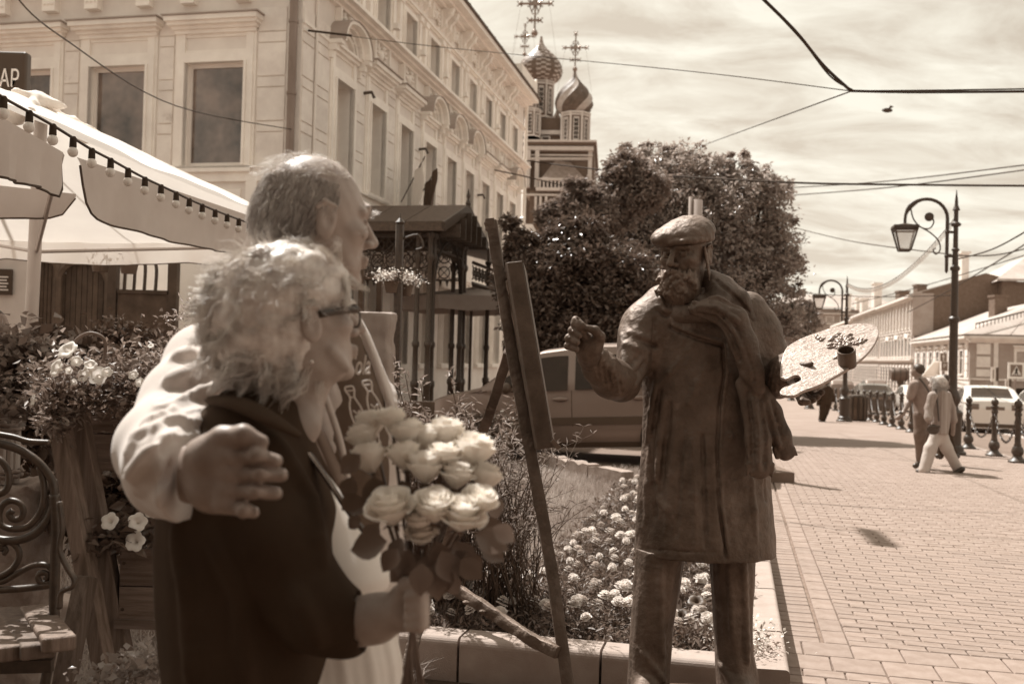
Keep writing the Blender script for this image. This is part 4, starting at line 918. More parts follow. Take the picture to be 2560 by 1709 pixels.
# ================================================================== LAMP POSTS
def lamp_post(label):
    r = thing('street_lamp', (0, 0, 0), label, 'street lamp', 'ornate lamp posts along the pavement')
    b = MB(); prof = [(.26, 0), (.26, .05), (.22, .08), (.21, .16), (.17, .2), (.17, .75), (.19, .8), (.19, .86), (.12, .92), (.10, .98), (.13, 1.06), (.15, 1.14), (.12, 1.24), (.085, 1.32), (.08, 1.5), (.075, 2.7), (.10, 2.72), (.10, 2.78), (.068, 2.82), (.062, 3.75), (.088, 3.77), (.088, 3.82), (.055, 3.86), (.05, 4.15), (.07, 4.17), (.07, 4.2), (.045, 4.22), (.042, 4.65), (.09, 4.68), (.09, 4.72), (.04, 4.76), (.04, 4.98), (.07, 5.0), (.05, 5.05), (.032, 5.1), (.028, 5.2), (.004, 5.42)]
    b.lathe((0, 0, 0), [(r_, z * .913) for r_, z in prof], 14); b.build('pole', 'iron', r, smooth=35)
    X = Vector((-1, 0, 0)); x0 = .15
    b = MB(); b.tube([X * x0 + Zv * z for z in (3.38, 3.42, 3.7, 4.40)], [.01, .03, .032, .034], 8)
    arc = [X * (x0 + .375 - .375 * math.cos(q)) + Zv * (4.40 + .375 * math.sin(q)) for q in [k * math.pi / 14 for k in range(15)]] + [X * (x0 + .75) + Zv * 4.31]
    b.tube(arc, [.032] * 8 + [.032, .038, .05, .05, .038, .028, .028, .028], 8)
    b.tube([Zv * 3.70, X * x0 + Zv * 3.70], .028, 6); b.tube([Zv * 4.15, X * x0 + Zv * 4.15], .028, 6)
    for z in (3.70, 4.15): b.ball(X * x0 + Zv * z, .045, 8, 5)
    b.build('arm', 'iron', r, smooth=40)
    b = MB(); q_ = lambda x, z: X * (x0 + x * .75) + Zv * (4.40 + (z - 4.45) * .78)
    b.tube(smoothpts([q_(.88, 4.75), q_(.80, 4.45), q_(.62, 4.25), q_(.42, 4.22), q_(.32, 4.38), q_(.40, 4.52)], 5), .014, 6)
    b.tube(smoothpts([q_(.62, 4.25), q_(.40, 4.12), q_(.2, 3.92), q_(.16, 3.7), q_(.26, 3.6), q_(.32, 3.7), q_(.26, 3.74)], 5), .014, 6)
    b.lathe(q_(.43, 4.50), [(.01, -.02), (.085, -.01), (.085, .01), (.01, .02)], 12, Vector((0, 1, 0))); b.build('scroll', 'iron', r, smooth=40)
    lt = MB(); c = X * (x0 + .75) + Zv * 4.32
    def sq(h, z): return [c + Vector((sx * h * .76, sy * h * .76, z * .60)) for sx, sy in ((-1, -1), (1, -1), (1, 1), (-1, 1))]
    lt.loft([sq(.03, .0), sq(.20, -.07), sq(.29, -.08), sq(.30, -.16), sq(.28, -.17)])
    for k in range(4):
        a_, e_ = sq(.27, -.16)[k], sq(.13, -.86)[k]; lt.tube([a_, e_], .02, 4)
        a2, e2 = sq(.13, -.86)[k], sq(.13, -.86)[(k + 1) % 4]; lt.tube([a2, e2], .018, 4); a2, e2 = sq(.26, -.22)[k], sq(.26, -.22)[(k + 1) % 4]; lt.tube([a2, e2], .02, 4)
    lo = lt.build('lantern', 'iron', r)
    g = MB(); g.loft([sq(.245, -.2), sq(.125, -.85)], cap=False); g = g.build('pane', 'lamp_glass', None); g.parent = lo
    return r
lp = lamp_post('nearest ornate iron lamp post, standing behind the walking pair')
p = STg(3.96, 19.97); lp.location = p; lp.rotation_euler = (0, 0, -AN + math.radians(0))
LAMPS = [p]
for k, (t_, s_, lb_) in enumerate([(3.62, 35.4, 'second lamp post, beside the dark litter bin'), (3.6, 51.5, 'third lamp post, seen small at the tree edge'), (3.6, 68, 'farthest lamp post, at the street end')]):
    q = STg(t_, s_); dup(lp, q, (0, 0, -AN), lb_); LAMPS.append(q)
# ================================================================== BOLLARDS AND CHAINS
def bollard():
    r = thing('bollard', (0, 0, 0), 'black cast iron bollard in the chained row along the kerb', 'bollard', 'chained bollards along the kerb')
    b = MB(); b.lathe((0, 0, 0), [(.15, 0), (.15, .03), (.11, .06), (.085, .09), (.07, .12), (.095, .16), (.10, .20), (.085, .25), (.06, .28), (.062, .30), (.05, .33), (.046, .78), (.06, .80), (.06, .83), (.048, .85), (.055, .88), (.07, .90), (.07, .92), (.04, .935), (.06, .96), (.068, .99), (.058, 1.03), (.03, 1.055), (.02, 1.06), (.024, 1.075), (.004, 1.09)], 14); b.build('post', 'iron', r, smooth=35)
    b = MB(); b.tube([Vector((0, -.09, .86)), Vector((0, .09, .86))], .014, 6); b.build('ring', 'iron', r)
    return r
bo = bollard(); BS = [18.4 - 1.72, 18.41, 19.98, 22.07, 23.9, 25.6, 27.2, 28.9, 30.6, 32.3, 34.0, 35.7, 37.4, 39.2, 41.0, 43.0, 45.2, 47.6, 50, 53, 56]
ordn = ['nearest', 'second nearest', 'third nearest']
for i, s_ in enumerate(BS):
    q = STg(4.7, s_); o = bo if i == 0 else dup(bo); o.location = q; o.rotation_euler = (0, 0, -AN)
    if 0 < i < 4: o['label'] = 'bollard before the white saloon car, ' + ['just right of it', 'in front of its right rear lamp', 'in front of its left rear lamp'][i - 1]
CHN = {}
for i in range(len(BS) - 1):
    a = STg(4.7, BS[i], .86); e = STg(4.7, BS[i + 1], .86)
    r = thing('hanging_chain', a, 'heavy iron chain hanging between two kerb bollards', 'chain', 'chains between the bollards')
    n = 30 if i < 6 else 12; pts = []
    for k in range(n + 1):
        f = k / n; p = a.lerp(e, f); p.z -= .56 * 4 * f * (1 - f); pts.append(p)
    if i < 6:
        b = MB()
        for k in range(n):
            p, q = pts[k], pts[k + 1]; d = (q - p); x = d.normalized(); y = x.cross(Tv).normalized() if k % 2 else Tv.copy(); y = (y - x * y.dot(x)).normalized(); c_ = (p + q) / 2
            lk = [c_ + x * math.cos(w) * d.length * .68 + y * math.sin(w) * .022 for w in [j * math.pi / 4 for j in range(9)]]; b.tube(lk, .007, 4, False)
    else: b = MB(); b.tube(pts, .016, 5)
    b.build('links', 'iron', r)
# litter bin
p = STg(4.15, 36.4); r = thing('litter_bin', p, 'dark boxy litter bin beside the second lamp post', 'bin'); b = MB(); b.lathe(p, [(.30, 0), (.32, .05), (.32, .86), (.30, .9)], 12); b.build('body', 'iron', r)
for k in range(12): a = k * math.pi / 6; b = MB(); c_ = p + Vector((math.cos(a), math.sin(a), 0)) * .33; b.beam(c_ + Zv * .08, c_ + Zv * .82, .1, .02, Vector((math.cos(a), math.sin(a), .01))); b.build('slat', 'wood_dark', r)
# ================================================================== OVERHEAD WIRES
def wire(label, pts, r_, n=10, cat='cable', mt_='rubber', name='overhead_cable'):
    b = MB(); P_ = smoothpts(pts, n) if len(pts) > 2 else pts; b.tube(P_, r_, 5)
    o = b.build(name, mt_); tag(o, label, cat); return o
Y1 = 11.0
hub = at(2128, 228, Y1)
wire('thick twisted cable dropping from the top edge to the cable joint', [at(1900, -10, Y1 - 1), at(1990, 80, Y1 - .6), at(2060, 165, Y1 - .2), hub], .018)
wire('thinner cable wound along the dropping cable', [at(1880, -30, Y1 - 1), at(2000, 95, Y1 - .5), at(2075, 190, Y1 - .2), hub + Vector((.02, 0, .01))], .010)
wire('thick cable leading right from the cable joint', [hub, at(2300, 231, Y1 + .2), at(2600, 229, Y1 + .4)], .016)
wire('second strand leading right from the cable joint', [hub, at(2350, 226, Y1 + .2), at(2600, 222, Y1 + .4)], .009)
wire('thin span wire from the corner building to the cable joint', [onT(770, 77, T0 + .1), onT(1000, 108, T0 + 3.5) if False else at(1100, 118, 18), at(1700, 176, 14), hub], .0065)
wire('dark insulator rod at the building end of the span wire', [onT(770, 77, T0 + .05), at(880, 90, 18.2)], .022, name='insulator_rod')
wire('thin wire from the cable joint down towards the tree', [hub, at(1740, 370, 30)], .009)
wire('long sagging cable across the tree top', [at(1318, 402, 30), at(1560, 430, 24), at(1950, 455, 19), at(2280, 462, 18), at(2620, 465, 17)], .020)
wire('short cable hooked to the far corner of the building', [onT(1236, 425, T0 + .1), at(1330, 445, 30), at(1430, 470, 40)], .02)
for k, (a, e, w, lb_) in enumerate([((1970, 470, 60), (2600, 408, 40), .03, 'upper faint wire slanting up to the right edge'), ((1980, 488, 60), (2600, 420, 40), .03, 'lower faint wire slanting up to the right edge'), ((1990, 570, 50), (2378, 636, 30), .02, 'faint wire from the tree to the nearest lamp post'), ((2378, 638, 30), (2600, 612, 30), .02, 'wire from the nearest lamp post to the right edge'), ((2385, 650, 26), (2620, 545, 20), .018, 'wire rising from the lamp post to the right edge'), ((2270, 780, 80), (2620, 575, 40), .035, 'wire rising from the row houses to the right edge'), ((2000, 732, 60), (2380, 738, 50), .025, 'level wire crossing behind the second lamp post'), ((2130, 760, 80), (2620, 620, 50), .03, 'lowest slanting wire over the row houses')]):
    wire(lb_, [at(*a), (at(*a) + at(*e)) / 2 - Zv * .15, at(*e)], w, 8)
wire('thin wire crossing the left facade above the tent', [at(30, -20, 8), at(150, 90, 9.5), at(440, 265, 13), at(730, 324, 17.9)], .008, 8)
# garland of small lamps between lamp posts
A_ = LAMPS[0] + Zv * 4.45; B_ = LAMPS[1] + Zv * 4.7
g = thing('lamp_garland', A_, 'drooping garland of small lamps strung between the lamp posts', 'garland'); pts = []
for k in range(61): f = k / 60; p = A_.lerp(B_, f); p.z -= 2.6 * f * (1 - f); pts.append(p)
b = MB(); b.tube(pts, .012, 4); b.build('wire', 'iron', g)
b = MB()
for p in pts[1:-1]: b.ball(p - Zv * .07, .05, 5, 4, (.8, .8, 1.3))
b.build('bulb', 'lamp_glass', g, kind='stuff')
# bird
p = at(2218, 276, 30); b = MB(); b.ball(p, .09, 8, 6, (1.9, .8, .8)); b.add([p, p + Vector((-.02, .3, .06)), p + Vector((.12, .22, .05))], [(0, 1, 2)]); b.add([p, p + Vector((-.02, -.3, .08)), p + Vector((.12, -.2, .06))], [(0, 1, 2)]); tag(b.build('bird', 'iron'), 'small dark bird gliding in the sky at the right', 'bird')
# ================================================================== SIGNS
def post_sign(u, v, Y, w, h, label, face, **k):
    c = at(u, v, Y); r = thing('road_sign', Vector((c.x, c.y, gz(c.y))), label, 'sign')
    b = MB(); b.tube([Vector((c.x, c.y + .04, gz(c.y))), c + Vector((0, .04, h / 2))], .035, 8); b.build('post', 'roof_metal', r)
    b = MB(); b.box(c.x - w / 2, c.y - .02, c.z - h / 2, c.x + w / 2, c.y + .01, c.z + h / 2); b.build('plate', 'sign_white', r)
    def P2(x, z, d=-.026): return Vector((c.x + x * w / 2, c.y + d, c.z + z * h / 2))
    if face == 'walk':
        b = MB(); b.prism([P2(-.72, -.72), P2(.72, -.72), P2(.72, .72), P2(-.72, .72)], (0, .004, 0)); b.build('field', 'sign_dark', r)
        b = MB(); b.prism([P2(-.6, -.55, -.032), P2(.6, -.55, -.032), P2(0, .6, -.032)], (0, .004, 0)); b.build('triangle', 'sign_white', r)
        b = MB(); F_ = -.037; b.lathe(P2(.02, .28, F_), [(.035 * w / .75, -.003), (.035 * w / .75, .003)], 8, Vector((0, 1, 0)))
        for a, e in (((.02, .2), (-.02, -.12)), ((-.02, -.1), (-.2, -.42)), ((-.02, -.1), (.16, -.44)), ((.0, .15), (-.15, -.02)), ((.0, .15), (.15, 0))): b.beam(P2(*a, F_), P2(*e, F_), .05, .006, Vector((0, 1, 0)))
        for q in (-.4, -.15, .1, .35): b.beam(P2(q, -.5, F_), P2(q + .08, -.5, F_), .05, .006, Vector((0, 1, 0)))
        b.build('walking_figure', 'sign_black', r)
    if face == 'P':
        b = MB(); b.prism([P2(-.85, -.9), P2(.85, -.9), P2(.85, .9), P2(-.85, .9)], (0, .004, 0)); b.build('field', 'sign_dark', r)
        text_mesh('P', w * .85, .004, frame4(P2(0, 0, -.034), Vector((1, 0, 0)), Zv, Vector((0, -1, 0))), 'letter', 'sign_white', r)
    if face == 'arrow':
        b = MB(); b.prism([P2(-.85, -.9), P2(.85, -.9), P2(.85, .9), P2(-.85, .9)], (0, .004, 0)); b.build('field', 'sign_dark', r)
        b = MB(); b.prism([P2(-.12, -.7, -.033), P2(.12, -.7, -.033), P2(.12, .1, -.033), P2(.45, .1, -.033), P2(0, .7, -.033), P2(-.45, .1, -.033), P2(-.12, .1, -.033)], (0, .004, 0)); b.build('arrow', 'sign_white', r)
    if face == 'edge':
        b = MB(); b.box(c.x + w * .5, c.y - .02, c.z - h * .46, c.x + w * .5 + .12, c.y + .1, c.z + h * .46); b.build('side', 'plastic_dark', r)
        b = MB(); b.prism([P2(-.2, -.55), P2(.2, -.55), P2(.2, .6), P2(-.2, .6)], (0, .004, 0)); b.build('field', 'sign_dark', r)
post_sign(2540, 926, 34, .56, .56, 'square pedestrian crossing sign with walking figure at the right edge', 'walk')
post_sign(2483, 935, 42, .20, .62, 'narrow white upright sign seen nearly edge-on', 'edge')
post_sign(2517, 960, 46, .16, .5, 'smaller narrow white sign beside the crossing sign', 'edge')
post_sign(2361, 915, 45, .32, .44, 'parking sign with letter P peeping out beside the lamp post', 'P')
post_sign(2358, 893, 45.3, .32, .40, 'arrow sign above the parking sign beside the lamp post', 'arrow')

# brick house added out of view behind the camera to block sky light
r = thing('sky_block_house', Vector((0, -10, 0)), 'unseen dark brick house added behind the camera to block sky light', 'building'); b = MB(); b.box(-26, -18, -.1, 14, -9, 9.5); b.build('wall', 'brick_red', r)
for i in range(12): b = MB(); b.box(-24.5 + i * 3.2, -9.02, 1.2, -23.1 + i * 3.2, -8.94, 3.4); b.box(-24.5 + i * 3.2, -9.02, 5.0, -23.1 + i * 3.2, -8.94, 7.2); b.build('window', 'window_dark', r)
b = MB(); b.prism([(-26.4, -18.4, 9.5), (14.4, -18.4, 9.5), (14.4, -8.6, 9.5), (-26.4, -8.6, 9.5)], Vector((0, 0, .3))); b.build('cornice', 'stucco_trim', r)
# ================================================================== SCULPTING GRID (distance field -> mesh)
import openvdb as vdb
class SDF:
    def __init__(s, lo, hi, h):
        s.h = h; s.lo = np.array(lo, np.float32); n = np.ceil((np.array(hi) - s.lo) / h).astype(int) + 1; s.n = n
        s.D = np.full(n, .2, np.float32); s.ax = [s.lo[i] + h * np.arange(n[i], dtype=np.float32) for i in range(3)]
    def _w(s, lo, hi):
        i0 = np.maximum(0, np.floor((np.array(lo) - s.lo) / s.h).astype(int)); i1 = np.minimum(s.n, np.ceil((np.array(hi) - s.lo) / s.h).astype(int) + 1)
        if (i1 <= i0).any(): return None
        sl = tuple(slice(a, b) for a, b in zip(i0, i1)); X = s.ax[0][sl[0]][:, None, None]; Y = s.ax[1][sl[1]][None, :, None]; Z = s.ax[2][sl[2]][None, None, :]
        return sl, X, Y, Z
    def _mix(s, sl, d, k, op):
        a = s.D[sl]
        if op == 'add':
            h = np.clip(.5 + .5 * (a - d) / k, 0, 1); s.D[sl] = a + (d - a) * h - k * h * (1 - h)
        else:
            h = np.clip(.5 - .5 * (a + d) / k, 0, 1); s.D[sl] = a + (-d - a) * h + k * h * (1 - h)
    def cap(s, a, b, ra, rb=None, k=.02, op='add', sq=None):
        rb = ra if rb is None else rb; a = np.array(a, np.float32); b = np.array(b, np.float32); m_ = max(ra, rb) + k + 2 * s.h
        w = s._w(np.minimum(a, b) - m_, np.maximum(a, b) + m_)
        if w is None: return s
        sl, X, Y, Z = w; ab = b - a; q = float(ab @ ab) + 1e-9
        t = np.clip(((X - a[0]) * ab[0] + (Y - a[1]) * ab[1] + (Z - a[2]) * ab[2]) / q, 0, 1)
        dx, dy, dz = X - a[0] - t * ab[0], Y - a[1] - t * ab[1], Z - a[2] - t * ab[2]
        if sq: dx, dy, dz = dx * sq[0], dy * sq[1], dz * sq[2]
        s._mix(sl, np.sqrt(dx * dx + dy * dy + dz * dz) - (ra + (rb - ra) * t), k, op); return s
    def path(s, pts, rs, k=.02, op='add', sq=None):
        if not hasattr(rs, '__len__'): rs = [rs] * len(pts)
        for i in range(len(pts) - 1): s.cap(pts[i], pts[i + 1], rs[i], rs[i + 1], k, op, sq)
        return s
    def ell(s, c, r, M=None, k=.02, op='add'):
        c = np.array(c, np.float32); r = np.array(r if hasattr(r, '__len__') else (r, r, r), np.float32); m_ = float(r.max()) + k + 2 * s.h
        w = s._w(c - m_, c + m_)
        if w is None: return s
        sl, X, Y, Z = w; X = X - c[0]; Y = Y - c[1]; Z = Z - c[2]
        if M is not None:
            M = np.array(M, np.float32); X, Y, Z = (M[0][0] * X + M[0][1] * Y + M[0][2] * Z, M[1][0] * X + M[1][1] * Y + M[1][2] * Z, M[2][0] * X + M[2][1] * Y + M[2][2] * Z)
        l = np.sqrt((X / r[0]) ** 2 + (Y / r[1]) ** 2 + (Z / r[2]) ** 2); l2 = np.sqrt((X / r[0] ** 2) ** 2 + (Y / r[1] ** 2) ** 2 + (Z / r[2] ** 2) ** 2) + 1e-6
        s._mix(sl, l * (l - 1) / l2, k, op); return s
    def column(s, rows, k=.02, fold=0, nf=7, ph=0.0, pw=2.0, op='add', tw=2.0):
        """rows of (z, cx, cy, rx, ry)"""
        rows = sorted(rows); R_ = np.array(rows, np.float32); m_ = .03
        lo = [(R_[:, 1] - R_[:, 3]).min() - m_, (R_[:, 2] - R_[:, 4]).min() - m_, R_[0, 0] - m_]; hi = [(R_[:, 1] + R_[:, 3]).max() + m_, (R_[:, 2] + R_[:, 4]).max() + m_, R_[-1, 0] + m_]
        w = s._w(lo, hi)
        if w is None: return s
        sl, X, Y, Z = w; z = Z[0, 0]; f = lambda j: np.interp(z, R_[:, 0], R_[:, j]).astype(np.float32)[None, None, :]
        cx, cy, rx, ry = f(1), f(2), f(3), f(4)
        if fold:
            th = np.arctan2(Y - cy, X - cx); g = 1 + fold * (np.cos(nf * th + ph + tw * np.sin(Z * 5)) + .5 * np.cos((nf * 2 + 1) * th - 2 * ph + 4 * Z)) ; rx = rx * g; ry = ry * g
        q = (np.abs((X - cx) / rx) ** pw + np.abs((Y - cy) / ry) ** pw) ** (1 / pw)
        d = (q - 1) * np.minimum(rx, ry); d = np.maximum(d, np.maximum(R_[0, 0] - Z, Z - R_[-1, 0]))
        s._mix(sl, d, k, op); return s
    def field(s, fn): s.D += fn(s.ax[0][:, None, None], s.ax[1][None, :, None], s.ax[2][None, None, :]).astype(np.float32); return s
    def hit(s, u, v, Y0, Y1, back=0.0):
        q = dirpx(u, v); n = int((Y1 - Y0) / s.h * 1.5) + 2
        for i in range(n):
            Y = Y0 + (Y1 - Y0) * i / n; p = C0 + q * (Y / q.y); ii = [int(round((p[j] - s.lo[j]) / s.h)) for j in range(3)]
            if all(0 <= ii[j] < s.n[j] for j in range(3)) and s.D[ii[0], ii[1], ii[2]] < 0: return C0 + q * ((Y + back) / q.y)
        return None
    def verts(s, lim=None):
        g = vdb.FloatGrid(3 * s.h); g.copyFromArray(np.clip(np.pad(s.D, 1, constant_values=.2), -3 * s.h, 3 * s.h).astype(np.float64)); P_, Q = g.convertToQuads(isovalue=0)
        return (P_ - 1) * s.h + s.lo, Q
    def build(s, name, mt, parent=None, smooth=True, noise=0.0, nsc=30, **pr):
        V, Q = s.verts()
        if len(Q) == 0: return None
        if noise:
            v = V.astype(float); f = sum(np.sin(v @ (RN.normal(size=3) * nsc * (1.9 ** o)) + o) / 1.8 ** o for o in range(5) for _ in range(2)) / 4
            n = vnormals(V, Q); V = V + n * (f * noise)[:, None]
        return npmesh(name, V, Q[:, ::-1], mt, parent, smooth, **pr)
def vnormals(V, Q):
    a, b, c, d = (V[Q[:, i]] for i in range(4)); n = np.cross(c - a, d - b); N_ = np.zeros_like(V, dtype=float)
    for i in range(4): np.add.at(N_, Q[:, i], n)
    return -N_ / (np.linalg.norm(N_, axis=1)[:, None] + 1e-9) * -1
def rows_px(rows, Y, ry, extra=None):
    """rows of (v, left, right[, ry[, Y]]) in photograph pixels -> column rows"""
    out = []
    for r in rows:
        v, l, rr = r[:3]; y = r[4] if len(r) > 4 else Y; q = r[3] if len(r) > 3 and r[3] else ry
        a = at(l, v, y); e = at(rr, v, y); out.append(((a.z + e.z) / 2, (a.x + e.x) / 2, y, (e.x - a.x) / 2, q))
    return out
def axes(fwd, up=Zv):
    f = Vector(fwd).normalized(); l = Vector(up).cross(f).normalized(); u = f.cross(l); return f, l, u
def head(s, c, fwd, sc=1.0, k=.012, up=Zv, neck=True, ears=True, nose=1.0):
    f, l, u = axes(fwd, up); M = [list(f), list(l), list(u)]; c = Vector(c)
    def P_(x, y, z): return c + (f * x + l * y + u * z) * sc
    S_ = sc
    s.ell(P_(-.012, 0, .028), [.099 * S_, .078 * S_, .093 * S_], M, .01); s.ell(P_(.032, 0, -.035), [.060 * S_, .062 * S_, .085 * S_], M, .02 * S_)
    s.ell(P_(.040, 0, -.085), [.046 * S_, .050 * S_, .032 * S_], M, .02 * S_); s.ell(P_(.076, 0, -.106), [.020 * S_, .022 * S_, .016 * S_], M, .014 * S_)
    for y in (-1, 1):
        s.cap(P_(.086, .012 * y, .020), P_(.072, .046 * y, .022), .011 * S_, .009 * S_, .010 * S_); s.ell(P_(.060, .046 * y, -.018), [.026 * S_, .020 * S_, .018 * S_], M, .016 * S_)
        s.ell(P_(.099, .031 * y, .001), [.017 * S_, .018 * S_, .011 * S_], M, .010 * S_, 'sub'); s.ell(P_(.079, .031 * y, .001), .0118 * S_, M, .002)
        s.cap(P_(.0905, .020 * y, .008), P_(.083, .043 * y, .006), .0026 * S_, k=.003); s.cap(P_(.090, .020 * y, -.006), P_(.082, .043 * y, -.006), .0024 * S_, k=.003)
        s.ell(P_(.102, .012 * y, -.034), [.011 * S_, .009 * S_, .008 * S_], M, .006 * S_)
        if ears:
            s.ell(P_(-.012, .079 * y, -.008), [.021 * S_, .008 * S_, .034 * S_], M, .006 * S_); s.ell(P_(-.008, .089 * y, -.004), [.012 * S_, .006 * S_, .020 * S_], M, .004 * S_, 'sub')
            s.cap(P_(-.03, .082 * y, .014), P_(-.018, .084 * y, .026), .0045 * S_, k=.004); s.cap(P_(-.018, .084 * y, .026), P_(.004, .083 * y, .020), .0045 * S_, k=.004)
    s.cap(P_(.090, 0, .012), P_(.112 + .006 * nose, 0, -.024), .0095 * S_, .0105 * S_, .009 * S_); s.ell(P_(.113 + .008 * nose, 0, -.029), [.012 * S_, .012 * S_, .010 * S_], M, .006 * S_)
    s.cap(P_(.094, -.018, -.064), P_(.094, .018, -.064), .0085 * S_, k=.008 * S_); s.cap(P_(.093, -.014, -.074), P_(.093, .014, -.074), .008 * S_, k=.006 * S_); s.cap(P_(.106, -.02, -.0685), P_(.106, .02, -.0685), .0028 * S_, k=.003, op='sub')
    if neck: s.cap(P_(-.012, 0, -.06), P_(-.04, 0, -.20), .052 * S_, .060 * S_, .025 * S_)
    return P_

# ================================================================== TREES AND SHRUBS
def tree(name, label, base, limbs, blobs, n, size, mt_='leaf', clump=.5, seed=3, group=None):
    r = thing(name, base, label, 'tree' if 'tree' in name else 'shrub', group); rr = np.random.default_rng(seed)
    b = MB()
    for pts, rad in limbs: b.tube(smoothpts(pts, 4), list(np.linspace(rad, rad * .25, (len(pts) - 1) * 4 + 1)), 8)
    b.build('trunk', 'bark', r, smooth=True)
    C = []; wts = np.array([bl[1] ** 2 for bl in blobs]); wts = wts / wts.sum()
    for (c, R_, sq), w in zip(blobs, wts):
        m_ = int(n * w); nc = max(6, int(m_ / 34)); d = rr.normal(size=(nc, 3)); d /= np.linalg.norm(d, axis=1)[:, None]
        cc = d * (R_ * rr.uniform(.45, 1.16, nc) ** .8)[:, None] * np.array(sq); cc = cc + np.array(c)
        i = rr.integers(0, nc, m_); off = rr.normal(size=(m_, 3)) * clump * R_ * .17; off[:, 2] *= .8; C.append(cc[i] + off)
    leaves('crown', np.concatenate(C), size, mt_, r, up=.15, asp=.45, droop=.35)
    return r
def BL(u, v, Y, rpx, sq=(1, 1, 1)):
    return (tuple(at(u, v, Y)), rpx * Y / FPX, sq)
YT = 24
blobs = [BL(1620, 500, YT, 115), BL(1720, 450, YT, 80), BL(1760, 560, YT, 130), BL(1870, 530, YT, 95), BL(1900, 640, YT, 95), BL(1905, 760, YT, 85), BL(1800, 700, YT, 130), BL(1650, 650, YT, 140), BL(1560, 570, YT, 70), BL(1600, 430, YT, 55), BL(1580, 400, YT, 32), BL(1640, 410, YT, 45), BL(1910, 470, YT, 50), BL(1850, 440, YT, 45), BL(1790, 420, YT, 38), BL(1935, 560, YT, 45), BL(1960, 660, YT, 42), BL(1955, 820, YT, 45), BL(1530, 680, YT, 95), BL(1700, 800, YT, 120), BL(1850, 830, YT, 60), BL(1560, 372, YT, 16), BL(1610, 362, YT, 14), BL(1680, 368, YT, 18), BL(1700, 392, YT, 24), BL(1745, 400, YT, 20), BL(1825, 395, YT, 18), BL(1868, 385, YT, 16), BL(1960, 470, YT, 20), BL(1970, 490, YT, 14), BL(1985, 640, YT, 20), BL(2000, 660, YT, 16), BL(1992, 720, YT, 20), BL(1545, 410, YT, 20), BL(1990, 780, YT, 22)]
gb = Vector((at(1720, 900, YT).x, YT, gz(YT)))
tree('leafy_tree', 'big broad leafy tree rising behind the bronze painter', gb, [([gb, gb + Vector((.1, 0, 1.5)), at(1730, 700, YT), at(1760, 520, YT)], .28), ([gb + Zv * 1.3, at(1640, 650, YT), at(1610, 470, YT), at(1585, 400, YT)], .14), ([gb + Zv * 1.3, at(1850, 700, YT), at(1900, 520, YT)], .14)], blobs, 100000, .115, 'leaf', .72, 5)
YS = 17.5
blobs = [BL(1340, 720, YS, 90), BL(1430, 680, YS, 100), BL(1540, 720, YS, 105), BL(1400, 800, YS, 100), BL(1520, 820, YS, 90), BL(1310, 620, YS, 45), BL(1275, 560, YS, 22), BL(1290, 680, YS, 50), BL(1400, 590, YS, 45), BL(1470, 580, YS, 50), BL(1600, 780, YS, 70), BL(1320, 830, YS, 60), BL(1640, 850, YS, 60)]
gb = Vector((at(1450, 900, YS).x, YS, gz(YS)))
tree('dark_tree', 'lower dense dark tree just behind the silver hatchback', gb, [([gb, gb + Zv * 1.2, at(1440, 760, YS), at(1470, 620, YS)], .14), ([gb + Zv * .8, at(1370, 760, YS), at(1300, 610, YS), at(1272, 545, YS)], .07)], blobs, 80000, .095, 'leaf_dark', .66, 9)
b3 = [BL(1565, 430, 21, 48), BL(1610, 470, 21, 55), BL(1520, 460, 21, 30), BL(1480, 545, 21, 60), BL(1410, 520, 21, 40), BL(1440, 470, 21, 28), BL(1530, 520, 21, 60), BL(1370, 545, 21, 28)]  # pale blobs also paint the sunlit upper left of the big crown
gb = Vector((at(1480, 900, 21).x, 21, gz(21))); tree('sunlit_young_tree', 'thin-leaved tree left of the big tree, its pale leaves also painting sunlit foliage', gb, [([gb, gb + Zv * 2, at(1480, 600, 21), at(1450, 460, 21)], .08)], b3, 24000, .12, 'leaf_pale', .8, 12)
gb = Vector((at(2010, 900, 80).x, 80, gz(80))); tree('street_tree', 'small pale distant tree at the street end left of the lamps', gb, [([gb, gb + Zv * 2, at(2008, 800, 80)], .2)], [BL(2005, 800, 80, 38), BL(2010, 770, 80, 24), BL(1985, 850, 80, 35)], 7000, .28, 'leaf_pale', .9, 4)
gb = Vector((1.5, -3.6, 0)); tree('sky_block_tree', 'unseen broad tree added behind the camera to block sky light', gb, [([gb, gb + Zv * 2, gb + Vector((-.5, 0, 4))], .25)], [((0.5, -3.6, 5.2), 2.6, (1.4, 1, .8)), ((-3.5, -3.4, 4.8), 2.3, (1.2, 1, .8)), ((4.2, -3.4, 4.8), 2.3, (1.2, 1, .8)), ((-1, -4.2, 7.2), 2.4, (1.4, 1, .8)), ((-7, -4, 4.2), 2.2, (1.2, 1, .9)), ((0, -4.5, 2.6), 1.8, (3.2, .6, .8))], 26000, .34, 'leaf_dark', .8, 31)  # out-of-view tree added to darken the fill on statue, kerb and couple
# thin metal poles in front of the crown, seen above the cap
for u, w_, tp in ((1724, .026, 492), (1741, .075, 500)): b = MB(); p = at(u, 600, 14); b.tube([Vector((p.x, 14, 0)), Vector((p.x + .1 * 0, 14, at(u, tp, 14).z))], w_, 8); tag(b.build('steel_pole', 'canvas_tan', smooth=True), 'thin steel pole rising just left above the cap' if w_ < .05 else 'thicker steel pole with capped top above the cap', 'pole')
